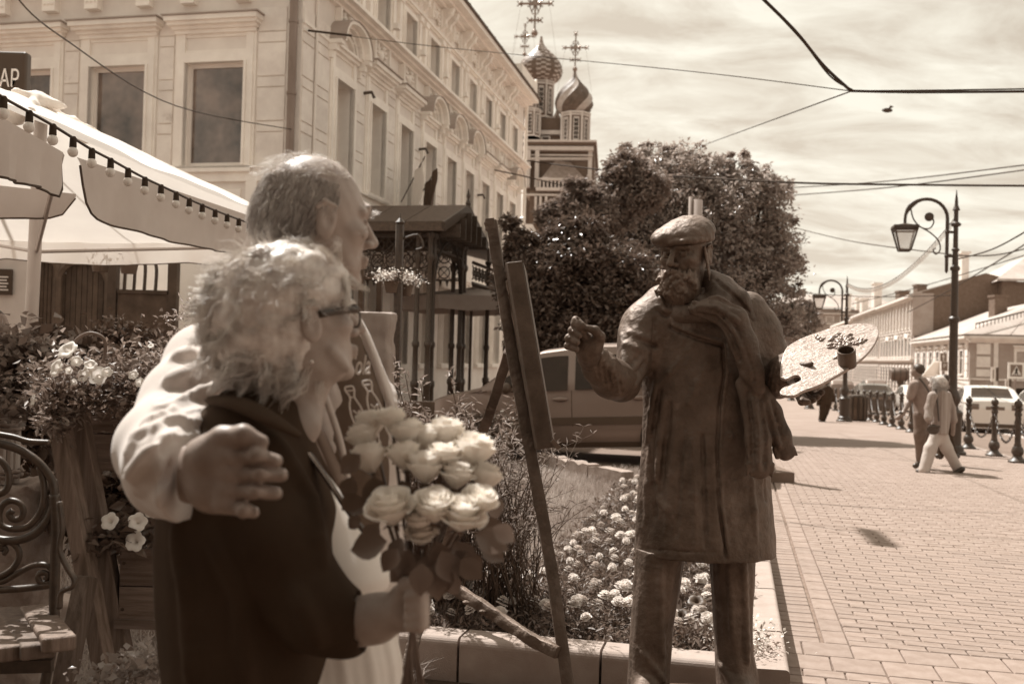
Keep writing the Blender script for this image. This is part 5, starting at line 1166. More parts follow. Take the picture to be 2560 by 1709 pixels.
# willow-like shrub between the couple and the easel
def spray(name, label, base, tips, n_leaf, ls, mt_='leaf_pale', rad=.006, thick=1):
    r = thing(name, base, label, 'shrub'); b = MB(); C = []; 
    for t_ in tips:
        base2 = base + Vector((random.gauss(0, .08), random.gauss(0, .08), 0)); mid = base2.lerp(t_, .55) + Vector((random.gauss(0, .05), random.gauss(0, .05), .10)); pts = smoothpts([base2, mid, t_], 7)
        b.tube(pts, list(np.linspace(rad, rad * .3, len(pts))), 4)
        for p in range(3, len(pts)):
            for _ in range(n_leaf): C.append(tuple(pts[p] + (pts[p - 1] - pts[p]) * random.random() + Vector((random.gauss(0, .008), random.gauss(0, .008), random.gauss(0, .008)))))
    b.build('stem', 'bark', r); leaves('foliage', np.array(C), ls, mt_, r, up=.3, asp=.24, droop=-.5); return r
YW = 5.4; bs = at(1120, 1330, YW); bs.z = .12
tips = [at(random.gauss(1090, 70), random.uniform(1010, 1200), YW + random.gauss(0, .25)) for _ in range(85)] + [at(1123, 926, YW), at(1190, 1000, YW), at(1150, 990, YW), at(1050, 945, YW), at(1010, 920, YW), at(985, 900, YW), at(1290, 985, YW), at(1270, 1040, YW), at(970, 960, YW), at(1000, 1010, YW)]
spray('willow_shrub', 'feathery narrow-leaved shrub between the couple and the easel', bs, tips, 5, .052)
YW2 = 5.2; bs = at(1260, 1300, YW2); bs.z = .15
tips = [at(random.gauss(1250, 90), random.uniform(1080, 1330), YW2 + random.gauss(0, .3)) for _ in range(150)]
r = thing('wiry_shrub', bs, 'wiry bare-twigged shrub with needle leaves around the easel leg', 'shrub'); b = MB(); C = []
for t_ in tips:
    mid = bs.lerp(t_, .6) + Vector((random.gauss(0, .06), random.gauss(0, .06), .12)); pts = smoothpts([bs + Vector((random.gauss(0, .12), random.gauss(0, .1), 0)), mid, t_ + Vector((random.gauss(0, .08), 0, random.gauss(0, .03)))], 5); b.tube(pts, list(np.linspace(.0035, .001, len(pts))), 3)
    C += [tuple(p) for p in pts[3:]] * 2
b.build('stem', 'bark', r); leaves('foliage', np.array(C), .055, 'grass_blade', r, asp=.07, droop=-.7)
for (u0, v0, u1, v1) in ((1180, 1310, 1330, 1350), (1230, 1290, 1400, 1270), (1180, 1330, 1290, 1420), (1200, 1270, 1380, 1215), (1210, 1300, 1310, 1375)):
    b = MB(); a = at(u0, v0, 5.1); e = at(u1, v1, 4.9); b.tube(smoothpts([a, (a + e) / 2 + Zv * .03, e], 4), [.004] * 5 + [.003] * 3 + [.002], 4); b.build('twig', 'bark', r)

# ================================================================== CARS
def car(kind, L_=4.25, W_=1.72, H_=1.5, body='car_silver', detail=True):
    """local: x forward (front at +L/2), z up; returns list of (name, MB, material, parent index)"""
    hw = W_ / 2; parts = []
    if kind == 'hatch':
        roof = [(-2.10, .95), (-2.05, 1.20), (-1.75, 1.46), (-1.1, 1.53), (-.3, 1.54), (.35, 1.48), (.85, 1.22), (1.2, 1.0), (1.75, .90), (2.02, .78), (2.13, .55), (2.15, .35)]
        belt = lambda x: .93 - .02 * x if x < 1.2 else .93 - .10 * (x - 1.0); bb = .20
    else:
        roof = [(-2.2, .80), (-2.18, 1.00), (-1.75, 1.05), (-1.35, 1.12), (-.85, 1.38), (-.3, 1.46), (.3, 1.44), (.75, 1.28), (1.15, .98), (1.75, .88), (2.05, .76), (2.18, .55), (2.2, .35)]
        belt = lambda x: .92 + .03 * (x < 0); bb = .20
    rx = [p[0] for p in roof]; rz = [p[1] for p in roof]; xs = np.linspace(rx[0], rx[-1], 64); b = MB(); rings = []
    def width(x, z):
        e = min(1, (x - rx[0] + .04) / .35) ** .5 * min(1, (rx[-1] - x + .04) / .5) ** .5; w = hw * (.80 + .20 * e)
        bl = .95
        if z > bl: w *= 1 - .42 * (z - bl)
        else: w *= 1 - .25 * max(0, .42 - z) - .05 * (abs(z - .62) / .4) ** 2
        return w
    for x in xs:
        top = float(np.interp(x, rx, rz)); pr = []
        zs = [bb, .30, .42, .55, .70, .82, .90]; zs = [min(z, top - .05 + .0 * z) for z in zs]
        zs += [float(v) for v in np.linspace(min(.92, top - .04), top - .035, 6)]
        half = [(width(x, z), z) for z in zs]; wt = half[-1][0]; half += [(wt * .93, top - .008), (wt * .72, top + .0), (wt * .36, top + .012), (0, top + .015)]
        ring = [Vector((x, -y, z)) for y, z in half] + [Vector((x, y, z)) for y, z in half[-2::-1]]; rings.append(ring)
    b.loft(rings)
    me_b = b
    # wheel wells as dark discs proud of the shell plus the wheels themselves
    wx = [-1.32, 1.32] if kind == 'hatch' else [-1.32, 1.36]
    parts.append(('body', me_b, body, None, 30))
    def strip_side(sd, x0, x1, z0f, z1f, off, name, mt_, n=10, par=0, m=3):
        q = MB(); rings = []
        for i in range(n + 1):
            x = x0 + (x1 - x0) * i / n; z0, z1 = z0f(x), z1f(x); ring = []
            for j in range(m + 1): z = z0 + (z1 - z0) * j / m; ring.append(Vector((x, sd * (width(x, z) + off), z)))
            rings.append(ring)
        q.loft(rings, cap=False, closed=False); parts.append((name, q, mt_, par, None))
    for sd in (-1, 1):
        if kind == 'hatch':
            ztop = lambda x: min(1.40, float(np.interp(x, rx, rz)) - .10)
            zlo = lambda x: .955 - .02 * x
            strip_side(sd, -.02, .86, zlo, lambda x: max(zlo(x) + .01, ztop(x)), .008, 'side_window', 'car_glass'); strip_side(sd, -1.0, -.12, zlo, lambda x: max(zlo(x) + .01, min(ztop(x), 1.42)), .008, 'side_window', 'car_glass'); strip_side(sd, -1.75, -1.12, zlo, lambda x: max(zlo(x) + .01, min(ztop(x), 1.38)), .008, 'side_window', 'car_glass')
            strip_side(sd, -1.12, .95, lambda x: .50, lambda x: .60, .016, 'door_moulding', 'plastic_dark')
            strip_side(sd, -1.9, 1.9, lambda x: .20, lambda x: .27, .006, 'sill', 'plastic_dark', 16)
            for x in (-1.08, -.07, 1.0): strip_side(sd, x - .006, x + .006, lambda x: .30, lambda x: .95, .004, 'door_gap', 'plastic_dark', 1)
            hx = (-.95, .08)
        else:
            ztop = lambda x: float(np.interp(x, rx, rz)) - .09; zlo = lambda x: .96
            strip_side(sd, -.1, .85, zlo, lambda x: max(zlo(x) + .01, ztop(x)), .008, 'side_window', 'car_glass'); strip_side(sd, -1.05, -.2, zlo, lambda x: max(zlo(x) + .01, ztop(x)), .008, 'side_window', 'car_glass')
            for x in (-1.08, -.12, .95): strip_side(sd, x - .006, x + .006, lambda x: .30, lambda x: .95, .004, 'door_gap', 'plastic_dark', 1)
            hx = (-.95, .05)
        for x in hx:
            q = MB(); y = sd * (width(x, .84) + .02); q.ball(Vector((x, y, .84)), .03, 10, 6, (3.6, .8, 1)); parts.append(('door_handle', q, body, 0, 60))
            q = MB(); q.ball(Vector((x, y - sd * .008, .838)), .026, 10, 6, (4.1, .5, 1.25)); parts.append(('handle_recess', q, 'plastic_dark', 0, 60))
        q = MB(); q.ball(Vector((.78, sd * (hw + .08), 1.0)), .10, 10, 6, (.7, .9, .75)); parts.append(('mirror', q, body if kind != 'hatch' else 'plastic_dark', 0, 60))
        for x in wx:
            q = MB(); q.lathe(Vector((x, sd * (hw * .80), .31)), [(.36, 0), (.375, hw * .205), (.355, hw * .213), (.0, hw * .213)], 28, Vector((0, sd, 0))); parts.append(('wheel_arch', q, 'tyre', 0, 30))
            q = MB(); q.lathe(Vector((x, sd * (hw - .19), .31)), [(.20, 0), (.29, 0), (.31, .02), (.31, .19), (.295, .215), (.20, .215), (.195, .18)], 26, Vector((0, sd, 0)), False); parts.append(('tyre', q, 'tyre', -1, 40))
            q = MB(); cy = sd * (hw + .012); q.lathe(Vector((x, cy - sd * .02, .31)), [(.20, -.03), (.20, .01), (.185, .012), (.18, -.01), (.05, .0), (.045, .02), (0, .02)], 20, Vector((0, sd, 0)))
            for a in range(5):
                an = a * 2 * math.pi / 5; q.beam(Vector((x, cy, .31)), Vector((x + math.cos(an) * .185, cy, .31 + math.sin(an) * .185)), .05, .02, Vector((0, 1, 0)))
            parts.append(('rim', q, 'rim', -2, 30))
    # front and rear
    def band(x, z0, z1, y0, y1, name, mt_, dx=.0, n=8, par=0):
        q = MB(); rings = []
        for i in range(n + 1):
            y = y0 + (y1 - y0) * i / n; ring = []
            for j in range(5):
                z = z0 + (z1 - z0) * j / 4
                # find x on the surface where width(x,z)=|y|, limited by the roof profile
                sgn = 1 if x > 0 else -1; xx = 0
                for st_ in np.linspace(0, 2.25, 160):
                    xc = sgn * st_
                    if xc < rx[0] or xc > rx[-1] or float(np.interp(xc, rx, rz)) < z + .012 or width(xc, z) < abs(y): break
                    xx = xc
                ring.append(Vector((xx + sgn * (.014 + dx), y, z)))
            rings.append(ring)
        q.loft(rings, cap=False, closed=False); parts.append((name, q, mt_, par, 60))
    def sheet(x0, x1, w0, w1, name):
        q = MB(); rings = []
        for i in range(9):
            x = x0 + (x1 - x0) * i / 8; z = float(np.interp(x, rx, rz)) + .034; w = hw * (w0 + (w1 - w0) * i / 8); rings.append([Vector((x, w * k / 4, z - .016 * (k / 4) ** 2)) for k in range(-4, 5)])
        q.loft(rings, cap=False, closed=False); parts.append((name, q, 'car_glass', 0, 60))
    if kind == 'sedan':
        for sg in (-1, 1): band(-2, .76, .93, sg * .45, sg * (hw - .08), 'tail_lamp', 'lamp_red')
        band(-2, .76, .86, -.26, .26, 'number_plate', 'sign_dark'); band(-2, .22, .34, -hw * .7, hw * .7, 'rear_skirt', 'plastic_dark')
        sheet(-1.46, -.86, .70, .62, 'rear_window'); sheet(.42, 1.08, .62, .70, 'windscreen')
        for sg in (-1, 1): band(2, .62, .76, sg * .5, sg * .8, 'headlight', 'lamp_glass')
        q = MB(); q.tube([Vector((-.6, 0, 1.44)), Vector((-.85, 0, 1.62))], .006, 5); parts.append(('aerial', q, 'plastic_dark', 0, None))
    else:
        for sg in (-1, 1): band(2, .62, .80, sg * .48, sg * (hw - .13), 'headlight', 'lamp_glass'); band(-2, .75, .98, sg * .6, sg * (hw - .05), 'tail_lamp', 'lamp_red')
        sheet(.42, 1.14, .64, .72, 'windscreen'); band(2, .46, .60, -.4, .4, 'grille', 'plastic_dark')
    return parts
def put_car(parts, loc, rot, label, cat='car', group=None, body=None):
    r = thing('parked_car', (0, 0, 0), label, cat, group); objs = []; bodyo = None; lastt = None
    for nm, mb, mt_, par, sm in parts:
        o = mb.build(nm, (body if body and mt_ in ('car_silver', 'car_white') else mt_), None, smooth=sm or False)
        if nm == 'body': o.parent = r; bodyo = o
        elif par == -2: o.parent = lastt
        elif par == -1: o.parent = r; o.name = 'wheel'; lastt = o
        elif nm in ('door_gap', 'handle_recess', 'door_moulding', 'sill', 'door_handle', 'number_plate', 'rear_skirt', 'aerial', 'wheel_arch'): o.parent = bodyo
        else: o.parent = r
    r.location = loc; r.rotation_euler = rot; return r
cs = car('hatch')
# silver hatchback, nose to the left and a little away, standing on a cross slope
pad = MB(); pad.box(-2.6, 12.55, -.1, 3.6, 16.2, .125); pad.build('raised_parking', 'asphalt', kind='structure')
put_car(cs, Vector((.98, 13.8, .135)), (math.radians(-1), math.radians(3.2), math.radians(180 - 14)), 'silver hatchback parked nose left behind the easel and the bronze painter')
sed = car('sedan')
p = STg(7.95, 35.0, -.12); white = put_car(sed, p, (0, 0, math.pi / 2 - AN - .10), 'white saloon car seen from behind beyond the chained bollards', body='car_white')
o = dup(white, STg(10.6, 37.5, -.12), (0, 0, math.pi / 2 - AN), 'car cut by the right picture edge beside the white saloon', None)
far = [(7.9, 62, 'dark', 'dark car showing its rear between the bollards left of the walking man'), (6.6, 52, 'dark', 'darkest parked car behind the far bollards'), (7.2, 74, 'silver', 'silver car in the far queue behind the litter bin'), (9.6, 58, 'white', 'pale car in the far lane beside the lamp post'), (10.2, 80, 'silver', 'small silver car far down the street'), (7.0, 92, 'dark', 'small dark car far down the street')]
done = {}
for t_, s_, kd, lb_ in far:
    q = STg(t_, s_, -.12)
    if kd == 'white': o = dup(white, q, (0, 0, math.pi / 2 - AN), lb_)
    else:
        if kd not in done: done[kd] = put_car(cs if kd == 'silver' else sed, q, (0, 0, math.pi / 2 - AN), lb_, body='car_dark' if kd == 'dark' else None)
        else: dup(done[kd], q, (0, 0, math.pi / 2 - AN), lb_)

# ================================================================== CAFE TENT
tn = thing('cafe_tent', Vector((-3.36, 7.1, 0)), 'large pale canvas cafe tent with scalloped valance at the left', 'tent')
EZt = 2.5; A0 = Vector((-2.20, 3.4, EZt)); Bc = Vector((-1.65, 9.6, EZt)); Dc = Vector((-5.6, 9.9, EZt)); E0 = Vector((-6.0, 3.6, EZt)); AP = at(104, 262, 7.1); AP2 = Vector((-3.9, 3.6, AP.z + .02))
def cloth(name, corners, nu, nv, mt_, sag=.03, wr=.006, parent=None, seed=0):
    a, b_, c, d = corners; V = []; rr = random.Random(seed); ph = [rr.uniform(0, 6) for _ in range(6)]
    nrm = (b_ - a).cross(d - a).normalized()
    for i in range(nu + 1):
        for j in range(nv + 1):
            u, v = i / nu, j / nv; p = (a * (1 - u) + b_ * u) * (1 - v) + (d * (1 - u) + c * u) * v
            p = p - Zv * sag * 16 * u * (1 - u) * v * (1 - v) + nrm * wr * (math.sin(u * 31 + ph[0] + 3 * v) + math.sin(u * 17 + v * 23 + ph[1]) + .6 * math.sin(u * 57 - v * 11 + ph[2]))
            V.append(p)
    F = [(i * (nv + 1) + j, (i + 1) * (nv + 1) + j, (i + 1) * (nv + 1) + j + 1, i * (nv + 1) + j + 1) for i in range(nu) for j in range(nv)]
    b = MB(); b.add(V, F); return b.build(name, mt_, parent, smooth=True, fix=False)
RD = AP2
cloth('roof_cloth', (A0, Bc, AP, AP2), 50, 14, 'canvas_white', .05, .006, tn, 1)
cloth('roof_cloth', (Bc, Dc, AP + Vector((-.02, 0, 0)), AP), 30, 12, 'canvas_white', .05, .004, tn, 2)
cloth('roof_cloth', (Dc, E0, AP2 - Vector((.02, 0, 0)), AP - Vector((.02, 0, 0))), 30, 12, 'canvas_white', .05, .004, tn, 3)
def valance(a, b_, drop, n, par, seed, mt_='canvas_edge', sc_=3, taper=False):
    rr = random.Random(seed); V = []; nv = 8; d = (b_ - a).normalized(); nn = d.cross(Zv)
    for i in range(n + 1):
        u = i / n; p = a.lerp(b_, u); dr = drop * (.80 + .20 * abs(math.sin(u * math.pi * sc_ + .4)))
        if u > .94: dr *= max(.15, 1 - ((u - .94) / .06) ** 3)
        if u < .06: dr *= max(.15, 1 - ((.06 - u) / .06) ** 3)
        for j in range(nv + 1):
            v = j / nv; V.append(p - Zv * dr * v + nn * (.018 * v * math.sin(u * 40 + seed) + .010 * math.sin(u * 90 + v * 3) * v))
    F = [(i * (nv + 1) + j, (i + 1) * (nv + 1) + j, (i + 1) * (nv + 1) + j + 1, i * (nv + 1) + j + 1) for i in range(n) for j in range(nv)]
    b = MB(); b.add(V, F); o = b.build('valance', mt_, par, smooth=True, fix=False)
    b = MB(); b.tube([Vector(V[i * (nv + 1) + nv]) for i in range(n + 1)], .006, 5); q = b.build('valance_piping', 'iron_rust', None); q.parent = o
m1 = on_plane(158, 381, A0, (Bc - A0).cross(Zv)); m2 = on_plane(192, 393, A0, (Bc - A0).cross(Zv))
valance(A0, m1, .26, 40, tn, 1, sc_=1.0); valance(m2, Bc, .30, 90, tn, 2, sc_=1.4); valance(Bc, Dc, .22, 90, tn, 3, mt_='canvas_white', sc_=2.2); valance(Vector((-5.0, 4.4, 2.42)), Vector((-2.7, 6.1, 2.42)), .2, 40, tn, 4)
b = MB(); b.tube([Vector((AP.x - .02, 7.05, 0)), AP - Zv * .02], .045, 12); b.build('pole', 'roof_light', tn, smooth=True)
b = MB()
for q in (Bc, Dc, m1): b.tube([Vector((AP.x, 7.1, 2.15)), q.lerp(AP, .05) - Zv * .03], .014, 6)
b.build('strut', 'roof_light', tn)
b = MB()   # bunched fabric at the crown
s_ = SDF([AP.x - 1.2, AP.y - 1.6, AP.z - .4], [AP.x + 1.0, AP.y + 1.2, AP.z + .35], .02); pt_ = [at(-40, 300, 6.2), at(30, 290, 6.5), at(70, 280, 6.8), AP + Zv * .03, at(150, 300, 7.35), at(214, 330, 7.6)]
s_.path(smoothpts(pt_, 3), .05, .03)
for k in range(12): q = pt_[k // 3 + 1 if k < 9 else 4]; s_.cap(q + Vector((random.gauss(0, .12), random.gauss(0, .08), .02)), q + Vector((random.gauss(0, .12), random.gauss(0, .1), -.03)), .035, .02, .03)
s_.build('crown_cloth', 'canvas_white', tn, noise=.014, nsc=14)
# string of lamps along the eave
sl = thing('string_lights', m1 + Zv * .1, 'string of white festoon bulbs in black sockets along the tent eave', 'string lights')
pn = (Bc - A0).cross(Zv).normalized(); pl0 = A0 + pn * .10
BP = [(-40, 515), (20, 560), (165, 640), (297, 715), (410, 785), (515, 850), (620, 905), (718, 960), (812, 1010), (902, 1052), (987, 1092), (1060, 1128), (1133, 1160), (1205, 1190), (1272, 1216), (1337, 1240), (1397, 1260), (1460, 1275), (1530, 1290), (1600, 1300)]
W_ = [on_plane(x / 2.2395, y / 2.2395 - 5, pl0, pn) for x, y in BP]; b = MB(); b.tube(smoothpts(W_, 5), .007, 5); b.build('wire', 'rubber', sl)
for p in W_[1:]:
    b = MB(); b.lathe(p, [(.010, .008), (.015, .0), (.0165, -.040), (.014, -.043)], 10); k = b.build('socket', 'rubber', sl, smooth=40); b = MB(); b.ball(p - Zv * .062, .0235, 10, 8, (1, 1, 1.05)); q = b.build('bulb', 'bulb', None, smooth=True); q.parent = k
# BAR sign
c = at(10, 200, 9.4); r = thing('bar_sign', c, 'black box sign with white Cyrillic letters above the tent', 'sign')
b = MB(); w2 = .26; x1 = at(64, 200, 9.4).x; zt_, zb_ = at(60, 128, 9.4).z, at(60, 276, 9.4).z
b.box(x1 - .85, 9.4, zb_, x1, 9.52, zt_); o = b.build('box', 'sign_black', r); md = o.modifiers.new('bevel', 'BEVEL'); md.width = .03; md.segments = 3
text_mesh('БАР', .235, .004, frame4(Vector((at(50, 200, 9.4).x, 9.392, at(20, 199, 9.4).z)), Vector((.62, 0, 0)), Zv, Vector((0, -1, 0))), 'lettering', 'sign_white', r, align='RIGHT')
b = MB(); b.tube([Vector((x1 - .5, 9.46, zt_)), Vector((x1 - .5, 9.46, zt_ + .3)), Vector((x1 - 1.5, 12, zt_ + .5))], .02, 6); b.tube([Vector((x1 - .7, 9.46, 0)), Vector((x1 - .7, 9.46, zb_))], .03, 8); b.build('bracket', 'iron', r)

# ================================================================== BEHIND THE TENT: FENCE, POTS, WALLS
pnl = thing('white_wall', Vector((-6, 12.5, 0)), 'whitewashed garden wall with dark menu board behind the tent', 'wall')
YF = 12.5
b = MB(); b.box(at(-60, 800, YF).x, YF, 0, at(78, 800, YF).x, YF + .2, 3.0); b.build('wall', 'white_stone', pnl)
b = MB(); a, e = at(-14, 672, YF - .05), at(27, 737, YF - .05); b.box(a.x, YF - .05, e.z, e.x, YF - .01, a.z); b.build('menu_board', 'sign_black', pnl)
b = MB()
for k in range(5): a = at(4, 692 + k * 8, YF - .06); b.box(a.x - .04, YF - .058, a.z - .008, a.x + .08 - .02 * (k % 2), YF - .052, a.z + .008)
b.build('chalk_line', 'stucco', pnl, kind='stuff')
# broad arched dark wooden gate seen below the valance
ga = thing('arched_gate', Vector((at(200, 800, YF).x, YF, 0)), 'dark arched plank gate in the shade under the tent', 'gate')
for (u, w_, tp) in ((92, 90, 636), (200, 124, 650)):
    cx = at(u, 800, YF).x; rr_ = w_ / 2 * YF / FPX; zt_ = at(u, tp, YF).z
    n = 9
    for k in range(n):
        x0 = cx - rr_ + 2 * rr_ * k / n; xm = x0 + rr_ / n - cx; zz = zt_ - rr_ + math.sqrt(max(0, rr_ ** 2 - xm ** 2)); b = MB(); b.box(x0 + .004, YF + .1, -.3, x0 + 2 * rr_ / n - .004, YF + .14, zz); b.build('plank', 'wood_dark', ga)
    b = MB(); pts = [Vector((cx + rr_ * 1.04 * math.cos(q), YF + .05, zt_ - rr_ + rr_ * 1.04 * math.sin(q))) for q in [math.pi * k / 14 for k in range(15)]]; b.tube([Vector((cx + rr_ * 1.04, YF + .05, 0))] + pts + [Vector((cx - rr_ * 1.04, YF + .05, 0))], .05, 6); b.build('arch_frame', 'wood_dark', ga)
b = MB(); b.box(at(262, 800, YF).x, YF + .2, 0, at(300, 800, YF).x, YF + .35, 2.9); b.box(at(78, 800, YF).x, YF + .25, 1.9, at(262, 800, YF).x, YF + .35, 2.9); b.build('surround', 'stucco_trim', ga)
YG = 10.6
fn = thing('black_fence', Vector((at(360, 800, YG).x, YG, 0)), 'black timber screen with posts and bowed iron bars under the tent', 'fence')
for (u0, u1, v0) in ((276, 297, 636), (425, 448, 630)): b = MB(); a = at(u0, v0, YG); e = at(u1, v0, YG); b.box(a.x, YG - .05, 0, e.x, YG + .05, a.z); b.build('post', 'wood_dark', fn)
a = at(297, 733, YG); e = at(425, 733, YG); b = MB(); b.box(a.x, YG - .03, 0, e.x, YG + .03, a.z); b.build('panel', 'wood_dark', fn); b = MB(); b.box(a.x, YG - .05, a.z, e.x, YG + .05, a.z + .04); b.build('rail', 'wood_dark', fn)
for (u, v0) in ((314, 650), (338, 655), (364, 655), (392, 662)):
    b = MB(); p = at(u, v0, YG); q = at(u - 4, 733, YG); hk = at(u - 12, v0 - 2, YG); b.tube(smoothpts([q, p - Zv * .06, (p + hk) / 2 + Zv * .03, hk], 4), .018, 6); b.build('bar', 'iron', fn)
b = MB(); b.box(at(300, 800, 14).x, 14, 0, at(425, 800, 14).x, 14.1, 3.0); tag(b.build('plaster_wall', 'stucco'), 'pale plaster wall seen through the bowed iron bars', 'wall')
b = MB(); b.box(at(447, 800, 11.5).x, 11.5, 0, at(690, 800, 11.5).x, 11.7, 2.75); tag(b.build('plaster_wall', 'stucco_trim'), 'bright plaster wall right of the black timber screen', 'wall')
def pot_plant(c, R_, H_, label, n=500, mt_='leaf_pale', hang=True, flw=80, fsz=.022, spread=1.4, cat='plant', pot='terracotta', hz=.6):
    r = thing('hanging_basket' if hang else 'potted_plant', c, label, cat); b = MB(); b.lathe(c, [(R_ * .72, 0), (R_ * .98, H_ * .92), (R_ * 1.06, H_ * .92), (R_ * 1.06, H_), (R_ * .95, H_), (R_ * .9, H_ * .9)], 16); b.build('pot', pot, r, smooth=40)
    if hang:
        b = MB()
        for k in range(3): a = k * 2.09; b.tube([c + Vector((math.cos(a) * R_, math.sin(a) * R_, H_)), c + Zv * (H_ + R_ * 4)], .004, 4)
        b.build('hanger', 'iron', r)
    q = RN.normal(size=(n, 3)) * [R_ * .62 * spread, R_ * .62 * spread, R_ * .35] + np.array(c) + [0, 0, H_ + R_ * hz]; leaves('foliage', q, R_ * .38, mt_, r, asp=.4, droop=.2)
    if flw: q = RN.normal(size=(flw, 3)) * [R_ * .66 * spread, R_ * .66 * spread, R_ * .4] + np.array(c) + [0, 0, H_ + R_ * hz * 1.15]; leaves('flower_head', q, fsz, 'petal', r, asp=1.0, up=.6, kind='stuff')
    return r
for (u, v, lb_) in ((251, 680, 'left hanging pot under the far tent valance'), (322, 684, 'right hanging pot with trailing leaves under the far tent valance')):
    pot_plant(at(u, v, 10.0), .10, .16, lb_, 260, 'leaf', flw=0)
YP = 8.6
ps = thing('black_post', Vector((at(990, 900, YP).x, YP, 0)), 'black post carrying two flower baskets in front of the porch', 'post')
b = MB(); b.tube([Vector((at(992, 900, YP).x, YP, 0)), at(1000, 562, YP)], .038, 8); b.build('post', 'iron', ps); b = MB(); b.lathe(at(1000, 562, YP), [(.03, 0), (.045, .02), (.01, .06), (.004, .1)], 8); b.build('finial', 'iron', ps)
b = MB(); t_ = at(1000, 600, YP); b.tube(smoothpts([t_, t_ + Vector((.15, 0, .05)), t_ + Vector((.2, 0, -.05)), t_ + Vector((.14, 0, -.08))], 4), .012, 5); b.build('scroll', 'iron', ps)
pot_plant(at(980, 732, YP), .075, .10, 'front hanging basket of pale flowers on the black post', 420, flw=260, fsz=.02, spread=1.7)
pot_plant(at(1014, 740, YP + .15), .065, .10, 'rear hanging basket of pale flowers on the black post', 380, flw=200, fsz=.02, spread=1.7)
fr = thing('timber_screen', Vector((at(915, 900, 8.9).x, 8.9, 0)), 'dark timber frame standing behind the man beyond his shoulder', 'screen')
for (u0, u1) in ((899, 911), (944, 957)): b = MB(); a = at(u0, 676, 8.9); e = at(u1, 676, 8.9); b.box(a.x, 8.85, 0, e.x, 8.95, a.z); b.build('post', 'wood_dark', fr)
b = MB(); a = at(899, 690, 8.9); e = at(957, 700, 8.9); b.box(a.x, 8.87, e.z, e.x, 8.93, a.z); b.build('rail', 'wood_dark', fr)
# draped beige cover
r = thing('draped_cover', Vector((at(935, 900, 8.2).x, 8.2, 0)), 'beige cloth cover draped over a stand beside the man', 'cover')
s_ = SDF([at(880, 900, 8.2).x - .1, 7.9, 0], [at(985, 900, 8.2).x + .15, 8.6, 1.95], .018)
s_.column(rows_px([(780, 893, 985), (800, 888, 986), (860, 884, 984), (940, 880, 985), (1060, 876, 988)], 8.2, .2), .03, fold=.03, nf=9, pw=4)
s_.build('cloth', 'canvas_tan', r, noise=.022, nsc=9)
# second umbrella beyond the porch
um = thing('cafe_umbrella', Vector((at(1200, 900, 20.5).x, 20.5, 0)), 'wide tan cafe umbrella in the shade beyond the porch columns', 'umbrella')
uc = at(1180, 718, 20.5); R_ = 1.5; b = MB(); n = 8
ed = [uc + Vector((math.cos(2 * math.pi * (k + .5) / n) * R_ * 1.0, math.sin(2 * math.pi * (k + .5) / n) * R_, 0)) for k in range(n)]
for e in ed: e.z = at(1190, 748, 20.5).z
for k in range(n): q = MB(); q.add([uc, ed[k], ed[(k + 1) % n]], [(0, 1, 2)]); q.build('canopy_panel', 'canvas_tan', um, fix=False)
for k in range(n): a, e = ed[k], ed[(k + 1) % n]; q = MB(); q.add([a, e, e - Zv * .26, (a + e) / 2 - Zv * .30, a - Zv * .26], [(0, 1, 2, 3, 4)]); q.build('valance', 'canvas_tan', um, fix=False)
b.tube([Vector((uc.x, uc.y, 0)), uc], .03, 8); b.build('pole', 'wood_dark', um)
# flower tubs & chairs in the porch shade
for i, (u, v, Y) in enumerate(((1010, 960, 12.0), (1200, 920, 12.5), (1250, 925, 12.6), (1090, 965, 12))):
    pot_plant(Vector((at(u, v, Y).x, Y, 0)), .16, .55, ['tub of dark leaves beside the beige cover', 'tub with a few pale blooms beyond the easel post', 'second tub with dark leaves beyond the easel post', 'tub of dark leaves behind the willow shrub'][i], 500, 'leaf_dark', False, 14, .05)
for i, (u, Y) in enumerate(((985, 11), (1035, 11.3))):
    c = Vector((at(u, 1000, Y).x, Y, 0)); r = thing('cafe_chair', c, ['dark wicker cafe chair left of the porch column', 'dark wicker cafe chair right of the black post'][i], 'chair'); b = MB(); b.box(c.x - .22, Y - .22, .40, c.x + .22, Y + .22, .46); b.build('seat', 'wood_dark', r); b = MB(); b.box(c.x - .22, Y + .18, .46, c.x + .22, Y + .23, .95); b.build('backrest', 'wood_dark', r)
    for sx in (-1, 1):
        for sy in (-1, 1): b = MB(); b.tube([c + Vector((sx * .19, sy * .19, 0)), c + Vector((sx * .19, sy * .19, .4))], .018, 6); b.build('leg', 'iron', r)

